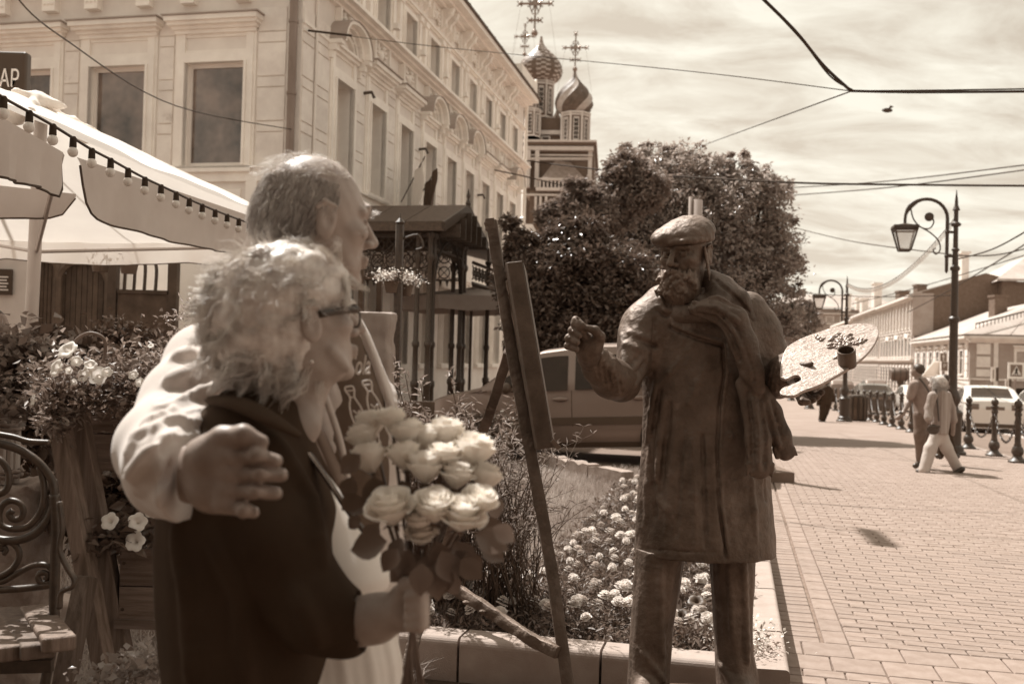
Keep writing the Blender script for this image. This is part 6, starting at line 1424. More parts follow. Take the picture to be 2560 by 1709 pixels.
# ================================================================== PLANTER STAND, BENCH, STONE BLOCK (left foreground)
YB = 3.45
pst = thing('planter_stand', Vector((at(260, 1500, YB).x, YB, 0)), 'rough timber A-frame stand leaning between bench and flower boxes', 'stand')
def board(a, e, w, d, name, mt_, par, tw=0):
    b = MB(); b.beam(a, e, d, w, Vector((0, 1, 0))); o = b.build(name, mt_, par); md = o.modifiers.new('bevel', 'BEVEL'); md.width = .004; md.segments = 2; return o
board(at(136, 985, YB), at(275, 1740, YB - .05), .085, .05, 'leg', 'wood', pst); board(at(192, 1000, YB + .08), at(330, 1740, YB + .08), .06, .05, 'leg', 'wood', pst); board(at(216, 1440, YB - .10), at(150, 1760, YB - .22), .085, .05, 'strut', 'wood', pst)
def planter(u0, u1, v0, v1, Y, depth, label, skew=.10):
    r = thing('flower_box', at((u0 + u1) / 2, v1, Y), label, 'planter'); a, e = at(u0, v1, Y), at(u1, v1, Y); zb_, zt_ = a.z, at(u0, v0, Y).z; n = 2; hh = (zt_ - zb_) / n
    for k in range(n):
        b = MB(); b.box(a.x, Y, zb_ + hh * k + .002, e.x, Y + .025, zb_ + hh * (k + 1) - .002); o = b.build('plank', 'wood_h', r); md = o.modifiers.new('bevel', 'BEVEL'); md.width = .003; md.segments = 2
        b = MB(); b.add([Vector((a.x, Y + .001, zb_ + hh * k + .002)), Vector((a.x - skew, Y + depth, zb_ + hh * k + .002)), Vector((a.x - skew, Y + depth, zb_ + hh * (k + 1) - .002)), Vector((a.x, Y + .001, zb_ + hh * (k + 1) - .002))], [(0, 1, 2, 3)]); b.prism(b.v[:4] if False else [Vector(q) for q in b.v[:4]], Vector((.02, 0, 0))); b.build('plank', 'wood_h', r)
        b = MB(); b.box(a.x, Y + depth, zb_ + hh * k, e.x, Y + depth + .02, zb_ + hh * (k + 1) - .003); b.build('plank', 'wood_h', r)
    b = MB(); b.box(a.x + .02, Y + .026, zb_ + .01, e.x, Y + depth, zt_ - .05); b.build('soil', 'soil', r)
    b = MB(); b.box(a.x - .01, Y - .012, zb_ - .012, e.x, Y + .02, zb_ + .02); b.build('batten', 'wood_h', r)
    for (fx, fz) in ((.03, .2), (.03, .8), (.5, .7), (.7, .35)): b = MB(); p = Vector((a.x + (e.x - a.x) * fx, Y - .001, zb_ + (zt_ - zb_) * fz)); b.lathe(p, [(.006, -.002), (.006, .002)], 8, Vector((0, -1, 0))); b.build('screw', 'iron_rust', r)
    return r
planter(220, 560, 1000, 1165, YB + .12, .26, 'upper wooden flower box behind the man arm')
planter(295, 640, 1368, 1560, YB + .05, .26, 'lower wooden flower box beside the woman')
# foliage masses
def foliage_mass(name, label, blobs_, n, sz, mt_, asp=.45, cat='plant', droop=-.2):
    c0 = Vector(blobs_[0][0]); r = thing(name, c0, label, cat); C = []
    for (c, sx, sy, sz_) in blobs_:
        m_ = int(n / len(blobs_)); C.append(RN.normal(size=(m_, 3)) * [sx, sy, sz_] + np.array(c))
    leaves('foliage', np.concatenate(C), sz, mt_, r, asp=asp, droop=droop); return r
def G_(u, v, Y, a, b_, c=.05): return (tuple(at(u, v, Y)), a, c, b_)
r = foliage_mass('petunia_plant', 'white petunias with grey foliage trailing over the upper flower box', [G_(150, 960, 3.5, .07, .05), G_(230, 960, 3.5, .07, .05), G_(310, 950, 3.5, .07, .06), G_(380, 935, 3.5, .06, .07), G_(340, 990, 3.45, .06, .04), G_(200, 990, 3.42, .06, .03), G_(150, 1010, 3.4, .03, .05), G_(148, 1050, 3.38, .012, .03), G_(420, 960, 3.5, .05, .05)], 5200, .030, 'leaf_pale', .38)
for i, (x, y, R_, nx, nz) in enumerate([(440, 715, 24, -.2, .6), (365, 835, 22, -.5, .3), (590, 815, 15, .2, .6), (640, 885, 22, .1, .2), (545, 880, 17, -.2, .3), (213, 1045, 17, -.9, .1), (408, 1182, 17, -.1, -.7), (500, 790, 14, .3, .5), (870, 880, 12, 0, .4), (915, 930, 12, .2, .3), (985, 690, 7, 0, .8), (985, 1040, 10, .3, .2), (700, 860, 13, .3, .5), (450, 850, 9, 0, 0), (480, 930, 10, -.2, 0)]):
    b = MB(); p = at(x / 2.613, 600 + y / 2.613, 3.36); petunia(b, p, (nx, -.75, nz), R_ * 3.36 / FPX * 1.15, i + 3); b.build('blossom', 'petal', r, smooth=True)
b = MB(); b.tube(smoothpts([at(180, 880, 3.45), at(192, 848, 3.45), at(225, 832, 3.45), at(258, 845, 3.45), at(263, 880, 3.45), at(250, 925, 3.45)], 6), .006, 6); b.build('stem', 'leaf_pale', r, smooth=True)
r = foliage_mass('petunia_plant', 'three white petunias in the lower flower box', [G_(300, 1340, 3.5, .06, .03), G_(370, 1330, 3.5, .06, .03), G_(260, 1350, 3.5, .04, .02)], 260, .055, 'leaf_dark', .55)
for i, (x, y, R_) in enumerate([(705, 520, 23), (885, 525, 24), (868, 650, 26), (985, 445, 22)]):
    b = MB(); p = at(x / 2.574, 1100 + y / 2.574, 3.42); petunia(b, p, (random.uniform(-.2, .2), -.9, random.uniform(.1, .4)), R_ * 3.42 / FPX * 1.05, i + 30); b.build('blossom', 'petal', r, smooth=True)
foliage_mass('geranium_plant', 'leafy geranium rising at the left edge above the birch planter', [G_(20, 960, 3.8, .06, .07), G_(55, 920, 3.8, .06, .05), G_(10, 880, 3.8, .04, .05), G_(80, 880, 3.8, .05, .03), G_(10, 1010, 3.75, .05, .04), G_(60, 980, 3.8, .04, .05)], 1500, .038, 'leaf_pale', .7)
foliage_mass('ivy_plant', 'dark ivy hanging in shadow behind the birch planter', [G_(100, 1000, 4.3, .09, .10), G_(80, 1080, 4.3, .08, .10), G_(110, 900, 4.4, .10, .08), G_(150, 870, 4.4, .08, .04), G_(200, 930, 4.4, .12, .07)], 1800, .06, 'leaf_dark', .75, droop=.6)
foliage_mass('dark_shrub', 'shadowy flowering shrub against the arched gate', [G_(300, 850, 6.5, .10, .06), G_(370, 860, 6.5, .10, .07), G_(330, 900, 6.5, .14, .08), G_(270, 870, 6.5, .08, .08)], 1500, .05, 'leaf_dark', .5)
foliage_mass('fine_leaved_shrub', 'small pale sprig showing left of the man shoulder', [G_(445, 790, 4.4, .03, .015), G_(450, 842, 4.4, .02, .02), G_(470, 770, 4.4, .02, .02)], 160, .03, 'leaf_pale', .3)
foliage_mass('dark_backdrop', 'dark leaves added as a backdrop to darken the gap between the flower boxes', [G_(260, 1230, 4.0, .10, .07), G_(360, 1240, 4.0, .12, .08), G_(320, 1310, 4.0, .12, .06), G_(420, 1280, 4.0, .1, .08), G_(240, 1300, 4.0, .06, .06)], 2600, .055, 'leaf_dark', .6)  # leaf mass added to make the shaded gap behind the boxes dark
foliage_mass('clover_patch', 'dark clover leaves below the lower flower box', [G_(340, 1680, 3.1, .07, .02), G_(380, 1650, 3.1, .05, .02), G_(300, 1700, 3.1, .05, .02)], 420, .03, 'leaf', .8)
# birch-log planter and stone block
bl = thing('birch_planter', at(5, 1205, 3.95), 'round planter of upright birch logs bound with rope at the left edge', 'planter'); c = at(-14, 1205, 3.95)
for k in range(16):
    a = k * 2 * math.pi / 16; p = c + Vector((math.cos(a) * .075, math.sin(a) * .075, 0)); b = MB(); b.tube([p, p + Zv * (.335 + random.gauss(0, .006))], .0155, 8); b.build('log', 'birch', bl, smooth=40)
for z in (.03, .215): b = MB(); n = 40; b.tube([c + Vector((math.cos(q * 2 * math.pi / n) * .095, math.sin(q * 2 * math.pi / n) * .095, z + .003 * math.sin(q * 1.9))) for q in range(n + 1)], .009, 6); b.tube([c + Vector((math.cos(q * 2 * math.pi / n) * .095, math.sin(q * 2 * math.pi / n) * .095, z + .017 + .003 * math.sin(q * 1.7))) for q in range(n + 1)], .009, 6); b.build('rope', 'rope', bl, smooth=True)
s_ = SDF([-2.4, 3.75, -.02], [-1.6, 4.35, 1.05], .014)
s_.column([(-.02, at(20, 1500, 4).x, 4.0, .17, .18), (.5, at(20, 1400, 4).x - .01, 4.0, .165, .17), (.93, at(20, 1300, 4).x, 4.0, .16, .17), (at(50, 1203, 4).z, at(30, 1203, 4).x, 4.0, .145, .16)], .02, pw=6); s_.field(lambda X, Y, Z: .008 * np.sin(X * 37 + Z * 11) * np.cos(Z * 29 + Y * 17) + .005 * np.sin(X * 83 + Z * 61) + .003 * np.sin(Z * 190 + X * 120 + Y * 50))
sb = tag(s_.build('stone_block', 'granite', smooth=False), 'rough upright stone block with sunlit top behind the bench', 'stone')
# bench: cast scroll arm and slats
be = thing('park_bench', at(20, 1640, 3.1), 'iron scroll-work bench with thick timber slats at the lower left', 'bench'); YA = 3.05
def PX_(pts, Y=YA, n=6): return smoothpts([at(1000 * 0 + x / 2.212, 1000 + y / 2.212, Y) for x, y in pts], n)
def arcpx(cx, cy, r0, r1, a0, a1, n=16): return [(cx + (r0 + (r1 - r0) * k / n) * math.cos(math.radians(a0 + (a1 - a0) * k / n)), cy + (r0 + (r1 - r0) * k / n) * math.sin(math.radians(a0 + (a1 - a0) * k / n))) for k in range(n + 1)]
for pts, rad in (([(-60, 180), (0, 190), (80, 205), (160, 228), (275, 235)], .009), ([(-60, 235), (20, 245), (120, 280), (210, 340), (275, 420), (300, 500), (290, 600), (250, 680), (180, 745), (90, 775), (0, 770), (-60, 750)], .013), ([(215, 370), (240, 450), (240, 560), (210, 640), (150, 700), (70, 712), (10, 690), (-5, 640), (15, 580), (60, 555), (110, 570), (130, 610), (115, 650), (75, 660), (50, 630), (70, 610)], .010), ([(-60, 320), (0, 330), (40, 380), (50, 440), (30, 500), (-40, 530)], .011), ([(-20, 830), (20, 790), (60, 785), (100, 820), (105, 870), (70, 930), (0, 975), (-60, 990)], .010), ([(20, 850), (35, 830), (25, 815), (5, 825)], .008), ([(-60, 1010), (20, 1000), (100, 955), (180, 915), (250, 910), (290, 940), (295, 985), (270, 1010), (225, 1005), (210, 975), (225, 955), (255, 955), (265, 975), (250, 990)], .009), ([(-60, 1050), (60, 1045), (180, 1035), (290, 1020)], .011)):
    b = MB(); b.tube(PX_(pts), rad, 8); b.build('scroll', 'iron', be, smooth=True)
b = MB(); b.tube(PX_([(300, 520), (310, 700), (305, 900), (300, 1100), (300, 1300), (260, 1500), (230, 1700)]), .016, 8); b.build('leg', 'iron', be, smooth=True)
b = MB(); b.tube(PX_([(330, 560), (345, 700), (330, 820), (370, 920), (410, 985), (400, 1030), (340, 1060), (330, 1150)], YA - .05), .013, 8, flat=.6); b.build('armrest', 'iron', be, smooth=True)
for k, (x0, x1) in enumerate(((-190, -60), (-50, 20), (40, 160), (175, 290))):
    a = at((x0 + 30) / 2.212, 1000 + (1185 - 4 * k) / 2.212, YA + .12); e = at((x0 + 125) / 2.212, 1000 + 1395 / 2.212, YA - .30)
    b = MB(); a2 = at(([-60, -10, 60, 190][k]) / 2.212, 1000 + [1180, 1180, 1180, 1165][k] / 2.212, YA + .16); e2 = at(([-40, 85, 215, 330][k]) / 2.212, 1000 + [1400, 1400, 1390, 1350][k] / 2.212, YA - .32)
    b.beam(a2, e2, .088, .042); o = b.build('slat', 'wood', be); md = o.modifiers.new('bevel', 'BEVEL'); md.width = .008; md.segments = 3
b = MB(); b.beam(at(-40, 1000 + 1475 / 2.212, YA - .2), at(290 / 2.212, 1000 + 1465 / 2.212, YA - .2), .02, .035); b.build('rail', 'iron', be)
# ================================================================== BRONZE PAINTER
YZ = 4.5; P = at
sroot = thing('bronze_statue', Vector((P(1740, 1740, YZ).x, YZ, 0)), 'bronze statue of a bearded painter in beret and long coat holding a palette', 'statue')
lo = [P(1555, 800, YZ).x, 4.02, P(1700, 1420, YZ).z]; hi = [P(1960, 800, YZ).x + .03, 4.86, P(1750, 640, YZ).z]
s = SDF([lo[0] - .02, 4.05, lo[2] - .03], hi, .0068)
# coat body
s.column(rows_px([(720, 1690, 1830, .10), (745, 1665, 1868, .13), (775, 1632, 1900, .15), (820, 1607, 1925, .165), (880, 1600, 1932, .17), (950, 1604, 1922, .17), (1020, 1610, 1918, .175), (1100, 1608, 1921, .185), (1180, 1600, 1924, .195), (1250, 1594, 1928, .205), (1330, 1589, 1934, .215), (1383, 1587, 1937, .22)], YZ, .17), .02, fold=.012, nf=8, ph=1.0)
# shoulders and the raised right arm
s.path([P(1660, 765, 4.5), P(1612, 815, 4.47), P(1580, 880, 4.42), P(1552, 955, 4.34)], [.10, .098, .088, .088], .05)
s.path([P(1870, 775, 4.5), P(1898, 830, 4.52), P(1918, 900, 4.52), P(1925, 955, 4.46)], [.085, .090, .085, .075], .05)
# drag folds fanning from the bent elbow and under the arm
for k, (a, e, r_) in enumerate([((1600, 900), (1540, 975), .012), ((1612, 930), (1560, 995), .011), ((1590, 880), (1530, 940), .012), ((1570, 830), (1640, 850), .010), ((1560, 860), (1625, 880), .010), ((1580, 800), (1620, 900), .010), ((1640, 960), (1618, 1100), .016), ((1660, 1000), (1640, 1200), .014), ((1690, 1050), (1665, 1330), .012), ((1625, 1120), (1615, 1300), .014), ((1730, 1100), (1740, 1370), .012), ((1770, 900), (1720, 1010), .009), ((1700, 900), (1650, 960), .010), ((1890, 1000), (1905, 1200), .012), ((1880, 1200), (1890, 1350), .012), ((1640, 1240), (1690, 1300), .010)]):
    p0 = s.hit(*a, 3.9, 4.7); p1 = s.hit(*e, 3.9, 4.7)
    if p0 and p1: m_ = (p0 + p1) / 2; pm = s.hit((a[0] + e[0]) / 2, (a[1] + e[1]) / 2, 3.9, 4.7); s.path([p0, pm or m_, p1], [r_ * .5, r_, r_ * .4], .018)
for k, (a, e, r_) in enumerate([((1612, 905), (1552, 985), .006), ((1600, 885), (1535, 955), .006), ((1650, 980), (1628, 1120), .008), ((1675, 1010), (1652, 1230), .008), ((1710, 1060), (1690, 1340), .007), ((1755, 1090), (1765, 1370), .007), ((1636, 800), (1632, 930), .007), ((1628, 1130), (1640, 1290), .008), ((1900, 1010), (1915, 1250), .007), ((1590, 845), (1640, 866), .006)]):
    n = 6; pts = [s.hit(a[0] + (e[0] - a[0]) * i / n, a[1] + (e[1] - a[1]) * i / n, 3.9, 4.7) for i in range(n + 1)]; pts = [p for p in pts if p]
    if len(pts) > 1: s.path(pts, r_, .012, 'sub')
# front edge, lapels, hem panel, button
def surf(S_, pts, Y0=3.85, Y1=4.75, n=5, back=0.0):
    out = []
    for i in range(len(pts) - 1):
        for k in range(n):
            f = k / n; u = pts[i][0] * (1 - f) + pts[i + 1][0] * f; v = pts[i][1] * (1 - f) + pts[i + 1][1] * f; p = S_.hit(u, v, Y0, Y1, back)
            if p: out.append(p)
    p = S_.hit(*pts[-1], Y0, Y1, back)
    if p: out.append(p)
    return out
def ridge(pts, r_, k=.006, n=6): q = surf(s, pts, n=n); s.path(q, r_, k) if len(q) > 1 else None
def groove(pts, r_, k=.005, n=6): q = surf(s, pts, n=n); s.path(q, r_, k, 'sub') if len(q) > 1 else None
ridge([(1812, 860), (1818, 930), (1806, 1010), (1800, 1120), (1803, 1250), (1822, 1390)], .009); groove([(1806, 860), (1811, 930), (1799, 1010), (1793, 1120), (1796, 1250), (1814, 1392)], .007)
ridge([(1678, 790), (1684, 812), (1740, 835), (1806, 856)], .009); groove([(1674, 815), (1682, 823), (1740, 846), (1806, 866)], .007)
ridge([(1650, 745), (1660, 775), (1700, 782)], .012); groove([(1640, 770), (1662, 790), (1702, 790)], .006)
groove([(1606, 1370), (1700, 1378), (1790, 1380)], .004)
q = s.hit(1824, 1087, 3.9, 4.7); s.ell(q, .016, k=.004); s.ell(q - Vector((0, .012, 0)), .008, k=.003, op='sub')
# chiselled, hand-modelled surface
s.build('coat', 'bronze', sroot, noise=.0028, nsc=22)
# forearm sleeve
s = SDF([P(1420, 800, 4.2).x - .03, 3.92, P(1500, 1030, 4.3).z], [P(1610, 800, 4.4).x, 4.5, P(1500, 830, 4.3).z], .0058)
s.path([P(1552, 955, 4.34), P(1528, 945, 4.26), P(1500, 918, 4.17), P(1480, 893, 4.10)], [.088, .084, .070, .060], .03)
s.cap(P(1470, 880, 4.05), P(1474, 885, 4.07), .047, k=.008, op='sub')
for k in range(9):
    a0 = 985 - k * 13; a = surf(s, [(1530 + k * 3, a0 - 60), (1545 - k * 6, a0 - 5)], 3.9, 4.5, 4)
    if len(a) > 1: s.path(a, .008, .010)
for k in range(5):
    a = surf(s, [(1492 + k * 14, 905 + k * 12), (1500 + k * 14, 950 + k * 9)], 3.9, 4.5, 4)
    if len(a) > 1: s.path(a, .005, .008, 'sub')
s.build('sleeve', 'bronze', sroot, noise=.0024, nsc=22)
# right hand pinching a brush
s = SDF([P(1405, 900, 4).x - .02, 3.88, P(1450, 935, 4.05).z], [P(1520, 800, 4.1).x, 4.16, P(1450, 780, 4.05).z], .0034)
Yh = 4.03
s.path([P(1476, 905, 4.10), P(1471, 880, 4.05), P(1468, 860, 4.03)], [.044, .046, .048], .02); s.ell(P(1466, 852, Yh), [.058, .036, .058], k=.02)
for pts, r0 in (([(1455, 838, 4.03), (1443, 822, 3.985), (1437, 808, 3.97), (1452, 818, 3.955)], .0165), ([(1452, 830, 4.02), (1438, 822, 4.0), (1430, 826, 3.975), (1448, 838, 3.955)], .0165), ([(1450, 848, 4.02), (1430, 840, 4.0), (1422, 845, 3.975), (1442, 855, 3.955)], .0165), ([(1450, 864, 4.03), (1428, 858, 4.0), (1420, 864, 3.98), (1440, 872, 3.965)], .0155)):
    s.path([P(*q) for q in pts], [r0 * 1.08, r0 * 1.05, r0, r0 * .85], .006)
s.path([P(1462, 838, 3.99), P(1447, 810, 3.96), P(1439, 800, 3.97), P(1455, 812, 3.95)], [.018, .017, .0155, .014], .005)     # index, raised
s.path([P(1492, 872, 4.03), P(1500, 842, 3.99), P(1488, 826, 3.965), P(1468, 820, 3.95)], [.024, .021, .018, .014], .01)   # thumb
s.ell(P(1486, 860, 4.01), [.030, .03, .045], k=.015)
for a in ((1443, 822), (1433, 828), (1424, 844), (1421, 862), (1500, 838)): q = s.hit(*a, 3.85, 4.1); (s.ell(q, .006, k=.004) if q else None)
hd = s.build('hand', 'bronze', sroot, noise=.0008, nsc=60)
b = MB(); b.tube([P(1441, 792, 3.955), P(1478, 822, 3.96)], .0028, 6); b.tube([P(1478, 822, 3.96), P(1492, 838, 3.98)], .004, 6); b.build('brush', 'bronze_dark', sroot)
# left forearm, cuff, hand under the palette
s = SDF([P(1890, 900, 4.3).x, 3.92, P(1950, 1040, 4.3).z], [P(2080, 900, 4.2).x, 4.62, P(1950, 860, 4.4).z], .0052)
s.path([P(1915, 900, 4.52), P(1922, 945, 4.45), P(1945, 955, 4.36), P(1968, 935, 4.27)], [.085, .075, .066, .060], .03); s.path([P(1950, 925, 4.33), P(1976, 915, 4.25)], [.060, .064], .02); s.cap(P(1990, 922, 4.20), P(1994, 924, 4.18), .048, k=.008, op='sub')
for k in range(6):
    a = surf(s, [(1915 + k * 12, 985 - k * 4), (1935 + k * 9, 905)], 3.9, 4.7, 5)
    if len(a) > 1: s.path(a, .006, .010); 
s.build('sleeve', 'bronze', sroot, noise=.0025, nsc=14)
s = SDF([P(1950, 900, 4.2).x, 3.84, P(2000, 1030, 4.1).z], [P(2090, 900, 4.1).x, 4.3, P(1990, 890, 4.15).z], .0036)
s.path([P(1975, 935, 4.24), P(1995, 952, 4.15)], [.040, .040], .02); s.ell(P(2008, 972, 4.11), [.055, .05, .022], k=.02)
for i, (u0, v0, u1, v1, u2, v2) in enumerate(((2010, 978, 2035, 992, 2055, 980), (2005, 982, 2025, 1000, 2045, 992), (2000, 985, 2015, 1003, 2034, 1000), (1995, 984, 2005, 1003, 2020, 1004))):
    s.path([P(u0, v0, 4.10 - i * .03), P(u1, v1, 4.06 - i * .03), P(u2, v2, 4.02 - i * .02)], [.017, .016, .012], .008)
s.path([P(1985, 944, 4.17), P(1990, 925, 4.12), P(2008, 916, 4.08), P(2028, 909, 4.05)], [.020, .020, .017, .010], .008)    # thumb through the hole
s.build('hand', 'bronze', sroot, noise=.0008, nsc=60)
# legs and shoes
s = SDF([P(1560, 1700, YZ).x - .03, 4.18, -.005], [P(1905, 1500, YZ).x + .03, 4.82, P(1700, 1370, YZ).z], .0075)
s.column(rows_px([(1370, 1590, 1712, .13), (1470, 1585, 1698, .12), (1560, 1578, 1682, .11), (1650, 1573, 1676, .105), (1709, 1570, 1673, .11), (1738, 1568, 1672, .115)], 4.48, .11), .02, fold=.02, nf=6)
s.column(rows_px([(1370, 1773, 1887, .13), (1470, 1779, 1883, .12), (1560, 1784, 1880, .11), (1620, 1787, 1881, .105), (1680, 1791, 1893, .115), (1732, 1796, 1897, .12)], 4.52, .11), .02, fold=.02, nf=6, ph=2)
for a, e, r_ in (((1650, 1420), (1655, 1700), .012), ((1860, 1400), (1868, 1650), .014), ((1800, 1660), (1830, 1700), .012), ((1600, 1620), (1660, 1700), .010), ((1825, 1420), (1830, 1600), .008)):
    q = surf(s, [a, e], 4.1, 4.7, 8); (s.path(q, r_, .015) if len(q) > 1 else None)
for c, e in ((P(1618, 1735, 4.45), P(1600, 1740, 4.24)), (P(1845, 1735, 4.48), P(1865, 1740, 4.26))):
    c.z = .06; e.z = .045; s.cap(c, e, .062, .048, .03)
s.build('trousers', 'bronze', sroot, noise=.003, nsc=18)
b = MB(); b.box(P(1580, 1740, 4.5).x, 4.2, -.14, P(1900, 1740, 4.5).x, 4.62, .010); b.build('base_plate', 'bronze_dark', sroot)
# head
hc = P(1716, 634, 4.44); fw = Vector((-.60, -.78, -.14)); s = SDF([hc.x - .22, hc.y - .24, hc.z - .34], [hc.x + .22, hc.y + .22, hc.z + .22], .0034)
HP = head(s, hc, fw, 1.30, .012); f_, l_, u_ = axes(fw)
# beard and moustache modelled in strands
s.ell(HP(.050, 0, -.120), [.080, .088, .092], [list(f_), list(l_), list(u_)], .02)
rr = random.Random(5)
for k in range(95):
    a = rr.uniform(-1.25, 1.25); z0 = rr.uniform(-.05, -.11); x0 = .030 + .070 * math.cos(a); y0 = .072 * math.sin(a); ln = rr.uniform(.03, .065)
    p0 = HP(x0, y0, z0); p1 = HP(x0 + .012, y0 * .95 + rr.gauss(0, .006), z0 - ln * .5); p2 = HP(x0 - .002 + rr.gauss(0, .006), y0 * .8 + rr.gauss(0, .008), z0 - ln); s.path([p0, p1, p2], [.0075, .009, .004], .004)
for sg in (-1, 1):
    for k in range(7): s.path([HP(.112, .006 * sg, -.050 - .002 * k), HP(.106 - .003 * k, .026 * sg, -.060 - .004 * k), HP(.088 - .004 * k, .044 * sg, -.080 - .004 * k)], [.006, .0065, .003], .004)
    for k in range(8): s.path([HP(.02 - .004 * k, .080 * sg, .02 - .012 * k), HP(.022 - .003 * k, .082 * sg, -.01 - .012 * k)], [.006, .004], .005)
s.path([HP(.078, -.050, .024), HP(.092, -.018, .026)], [.008, .011], .010); s.path([HP(.078, .050, .024), HP(.092, .018, .026)], [.008, .011], .010)
for sg in (-1, 1): s.path([HP(.106, .016 * sg, -.022), HP(.094, .038 * sg, -.045)], .004, .005, 'sub')
s.field(lambda X, Y, Z: .0007 * np.sin(X * 190 + Z * 140) * np.sin(Y * 170)); s.build('head', 'bronze', sroot)
# beret
s = SDF([hc.x - .26, hc.y - .24, hc.z - .02], [hc.x + .24, hc.y + .26, hc.z + .26], .0042)
up2 = (u_ + f_ * .20 - l_ * .03).normalized(); fx, lx, ux_ = axes(f_ - up2 * f_.dot(up2), up2); Mb = [list(fx), list(lx), list(ux_)]
s.ell(HP(-.006, .000, .064), [.142, .124, .062], Mb, .02); s.ell(HP(-.012, 0, .078), [.112, .098, .064], Mb, .04); s.ell(HP(.055, -.035, .062), [.085, .08, .045], Mb, .03); n = 28
s.path([HP(.000 + .104 * math.cos(2 * math.pi * k / n), .084 * math.sin(2 * math.pi * k / n), .046 - .004 * math.cos(2 * math.pi * k / n)) for k in range(n + 1)], .0105, .012)
for k in range(4): a = -1.3 + k * .8; s.path([HP(.12 * math.cos(a), .105 * math.sin(a), .075), HP(.08 * math.cos(a + .1), .07 * math.sin(a + .1), .125)], [.004, .002], .02, 'sub')
s.field(lambda X, Y, Z: .0012 * np.sin(X * 90 + Z * 60) * np.sin(Y * 70 + Z * 30)); s.build('beret', 'bronze', sroot)
# scarf: two turns round the neck, long end down the front, fringed tail blown to the side
s = SDF([P(1640, 800, 4.3).x, 3.98, P(1900, 1215, 4.3).z], [P(2010, 800, 4.3).x, 4.85, P(1790, 640, 4.5).z], .0058)
nc = HP(-.03, 0, -.16); n = 22
for k2, (rx_, ry_, dz, rr_) in enumerate(((.118, .112, -.030, .042), (.135, .128, -.070, .046))):
    s.path([nc + Vector((rx_ * math.cos(q) + .02, ry_ * math.sin(q), dz + .035 * math.cos(q) + .02 * math.sin(2 * q))) for q in [2 * math.pi * k / n for k in range(n + 1)]], rr_, .02)
s.path([P(1772, 705, 4.5), P(1805, 722, 4.44), P(1842, 752, 4.42), P(1872, 800, 4.42)], [.050, .052, .050, .040], .04); s.path([P(1770, 700, 4.46), P(1800, 735, 4.38), P(1800, 775, 4.32)], [.045, .045, .04], .04)
s.path([P(1740, 770, 4.27), P(1790, 772, 4.27), P(1835, 800, 4.26), P(1858, 860, 4.26), P(1880, 930, 4.27), P(1893, 968, 4.27)], [.035, .055, .060, .060, .050, .035], .02, sq=(1, 1.7, 1))
s.path([P(1858, 960, 4.29), P(1882, 1020, 4.28), P(1895, 1100, 4.27), P(1900, 1165, 4.26)], [.035, .048, .055, .055], .02, sq=(1, 2.0, 1))
s.path([P(1905, 975, 4.30), P(1930, 1030, 4.30), P(1950, 1090, 4.30), P(1964, 1128, 4.30)], [.030, .042, .046, .040], .02, sq=(1, 1.6, 1))
for k in range(9): u = 1868 + k * 8; s.path([P(u, 1160, 4.25), P(u + rr.uniform(-3, 3), 1185 + rr.uniform(-6, 8), 4.25)], [.009, .006], .006)
for k in range(7): u = 1935 + k * 8; s.path([P(u, 1120, 4.29), P(u + 6 + rr.uniform(-3, 3), 1146 - k * 1.5, 4.29)], [.009, .005], .006)
for a in ([(1740, 750), (1790, 745), (1850, 770)], [(1745, 785), (1790, 795), (1830, 840), (1850, 900)], [(1800, 780), (1840, 820), (1870, 900), (1885, 950)], [(1790, 700), (1830, 735), (1870, 780)], [(1870, 980), (1880, 1060), (1882, 1170)], [(1900, 1000), (1912, 1080), (1912, 1170)], [(1925, 1000), (1950, 1100)], [(1690, 740), (1730, 762), (1780, 760)]):
    q = surf(s, a, 3.9, 4.7, 6); (s.path(q, .007, .012, 'sub') if len(q) > 1 else None)
for a in ([(1745, 765), (1790, 768), (1845, 800)], [(1820, 800), (1855, 870), (1878, 940)], [(1885, 1000), (1895, 1080), (1897, 1170)], [(1915, 990), (1935, 1060), (1950, 1120)]):
    q = surf(s, a, 3.9, 4.7, 6); (s.path(q, .008, .012) if len(q) > 1 else None)
s.build('scarf', 'bronze', sroot, noise=.002, nsc=28)
# palette: thick kidney-shaped plate, tilted to the sky, with cup and paint heaps
pc0 = P(2070, 890, 4.10); pn_ = Vector((-.16, -.50, .85)).normalized()
def PP(u, v, h=0.0): return on_plane(u, v, pc0 + pn_ * h, pn_)
out = [(1949, 978), (1956, 986), (1985, 988), (2008, 976), (2038, 966), (2067, 952), (2100, 933), (2120, 921), (2140, 907), (2162, 889), (2182, 866), (2195, 842), (2196, 824), (2186, 812), (2165, 808), (2139, 808), (2110, 812), (2076, 819), (2050, 828), (2018, 839), (1990, 852), (1969, 866), (1960, 880), (1953, 905), (1950, 930), (1952, 942), (1968, 946), (1985, 938), (1997, 938), (2003, 945), (1998, 952), (1975, 962), (1958, 968)]
sm = smoothpts([PP(*q) for q in out] + [PP(*out[0])], 3)[:-1]
b = MB(); b.prism(sm, -pn_ * .014); pl = b.build('palette', 'bronze_plate', sroot); md = pl.modifiers.new('bevel', 'BEVEL'); md.width = .003; md.segments = 2; md.limit_method = 'ANGLE'
c = PP(2118, 908); b = MB(); ax_ = (pn_ + Vector((-.10, -.0, .1))).normalized(); b.lathe(c, [(.036, -.01), (.0365, .062), (.0335, .064), (.0305, .062), (.030, .01), (0, .008)], 26, ax_, False); q = b.build('cup', 'bronze_dark', None, smooth=35); q.parent = pl
q.location = (0, 0, 0)
b = MB()
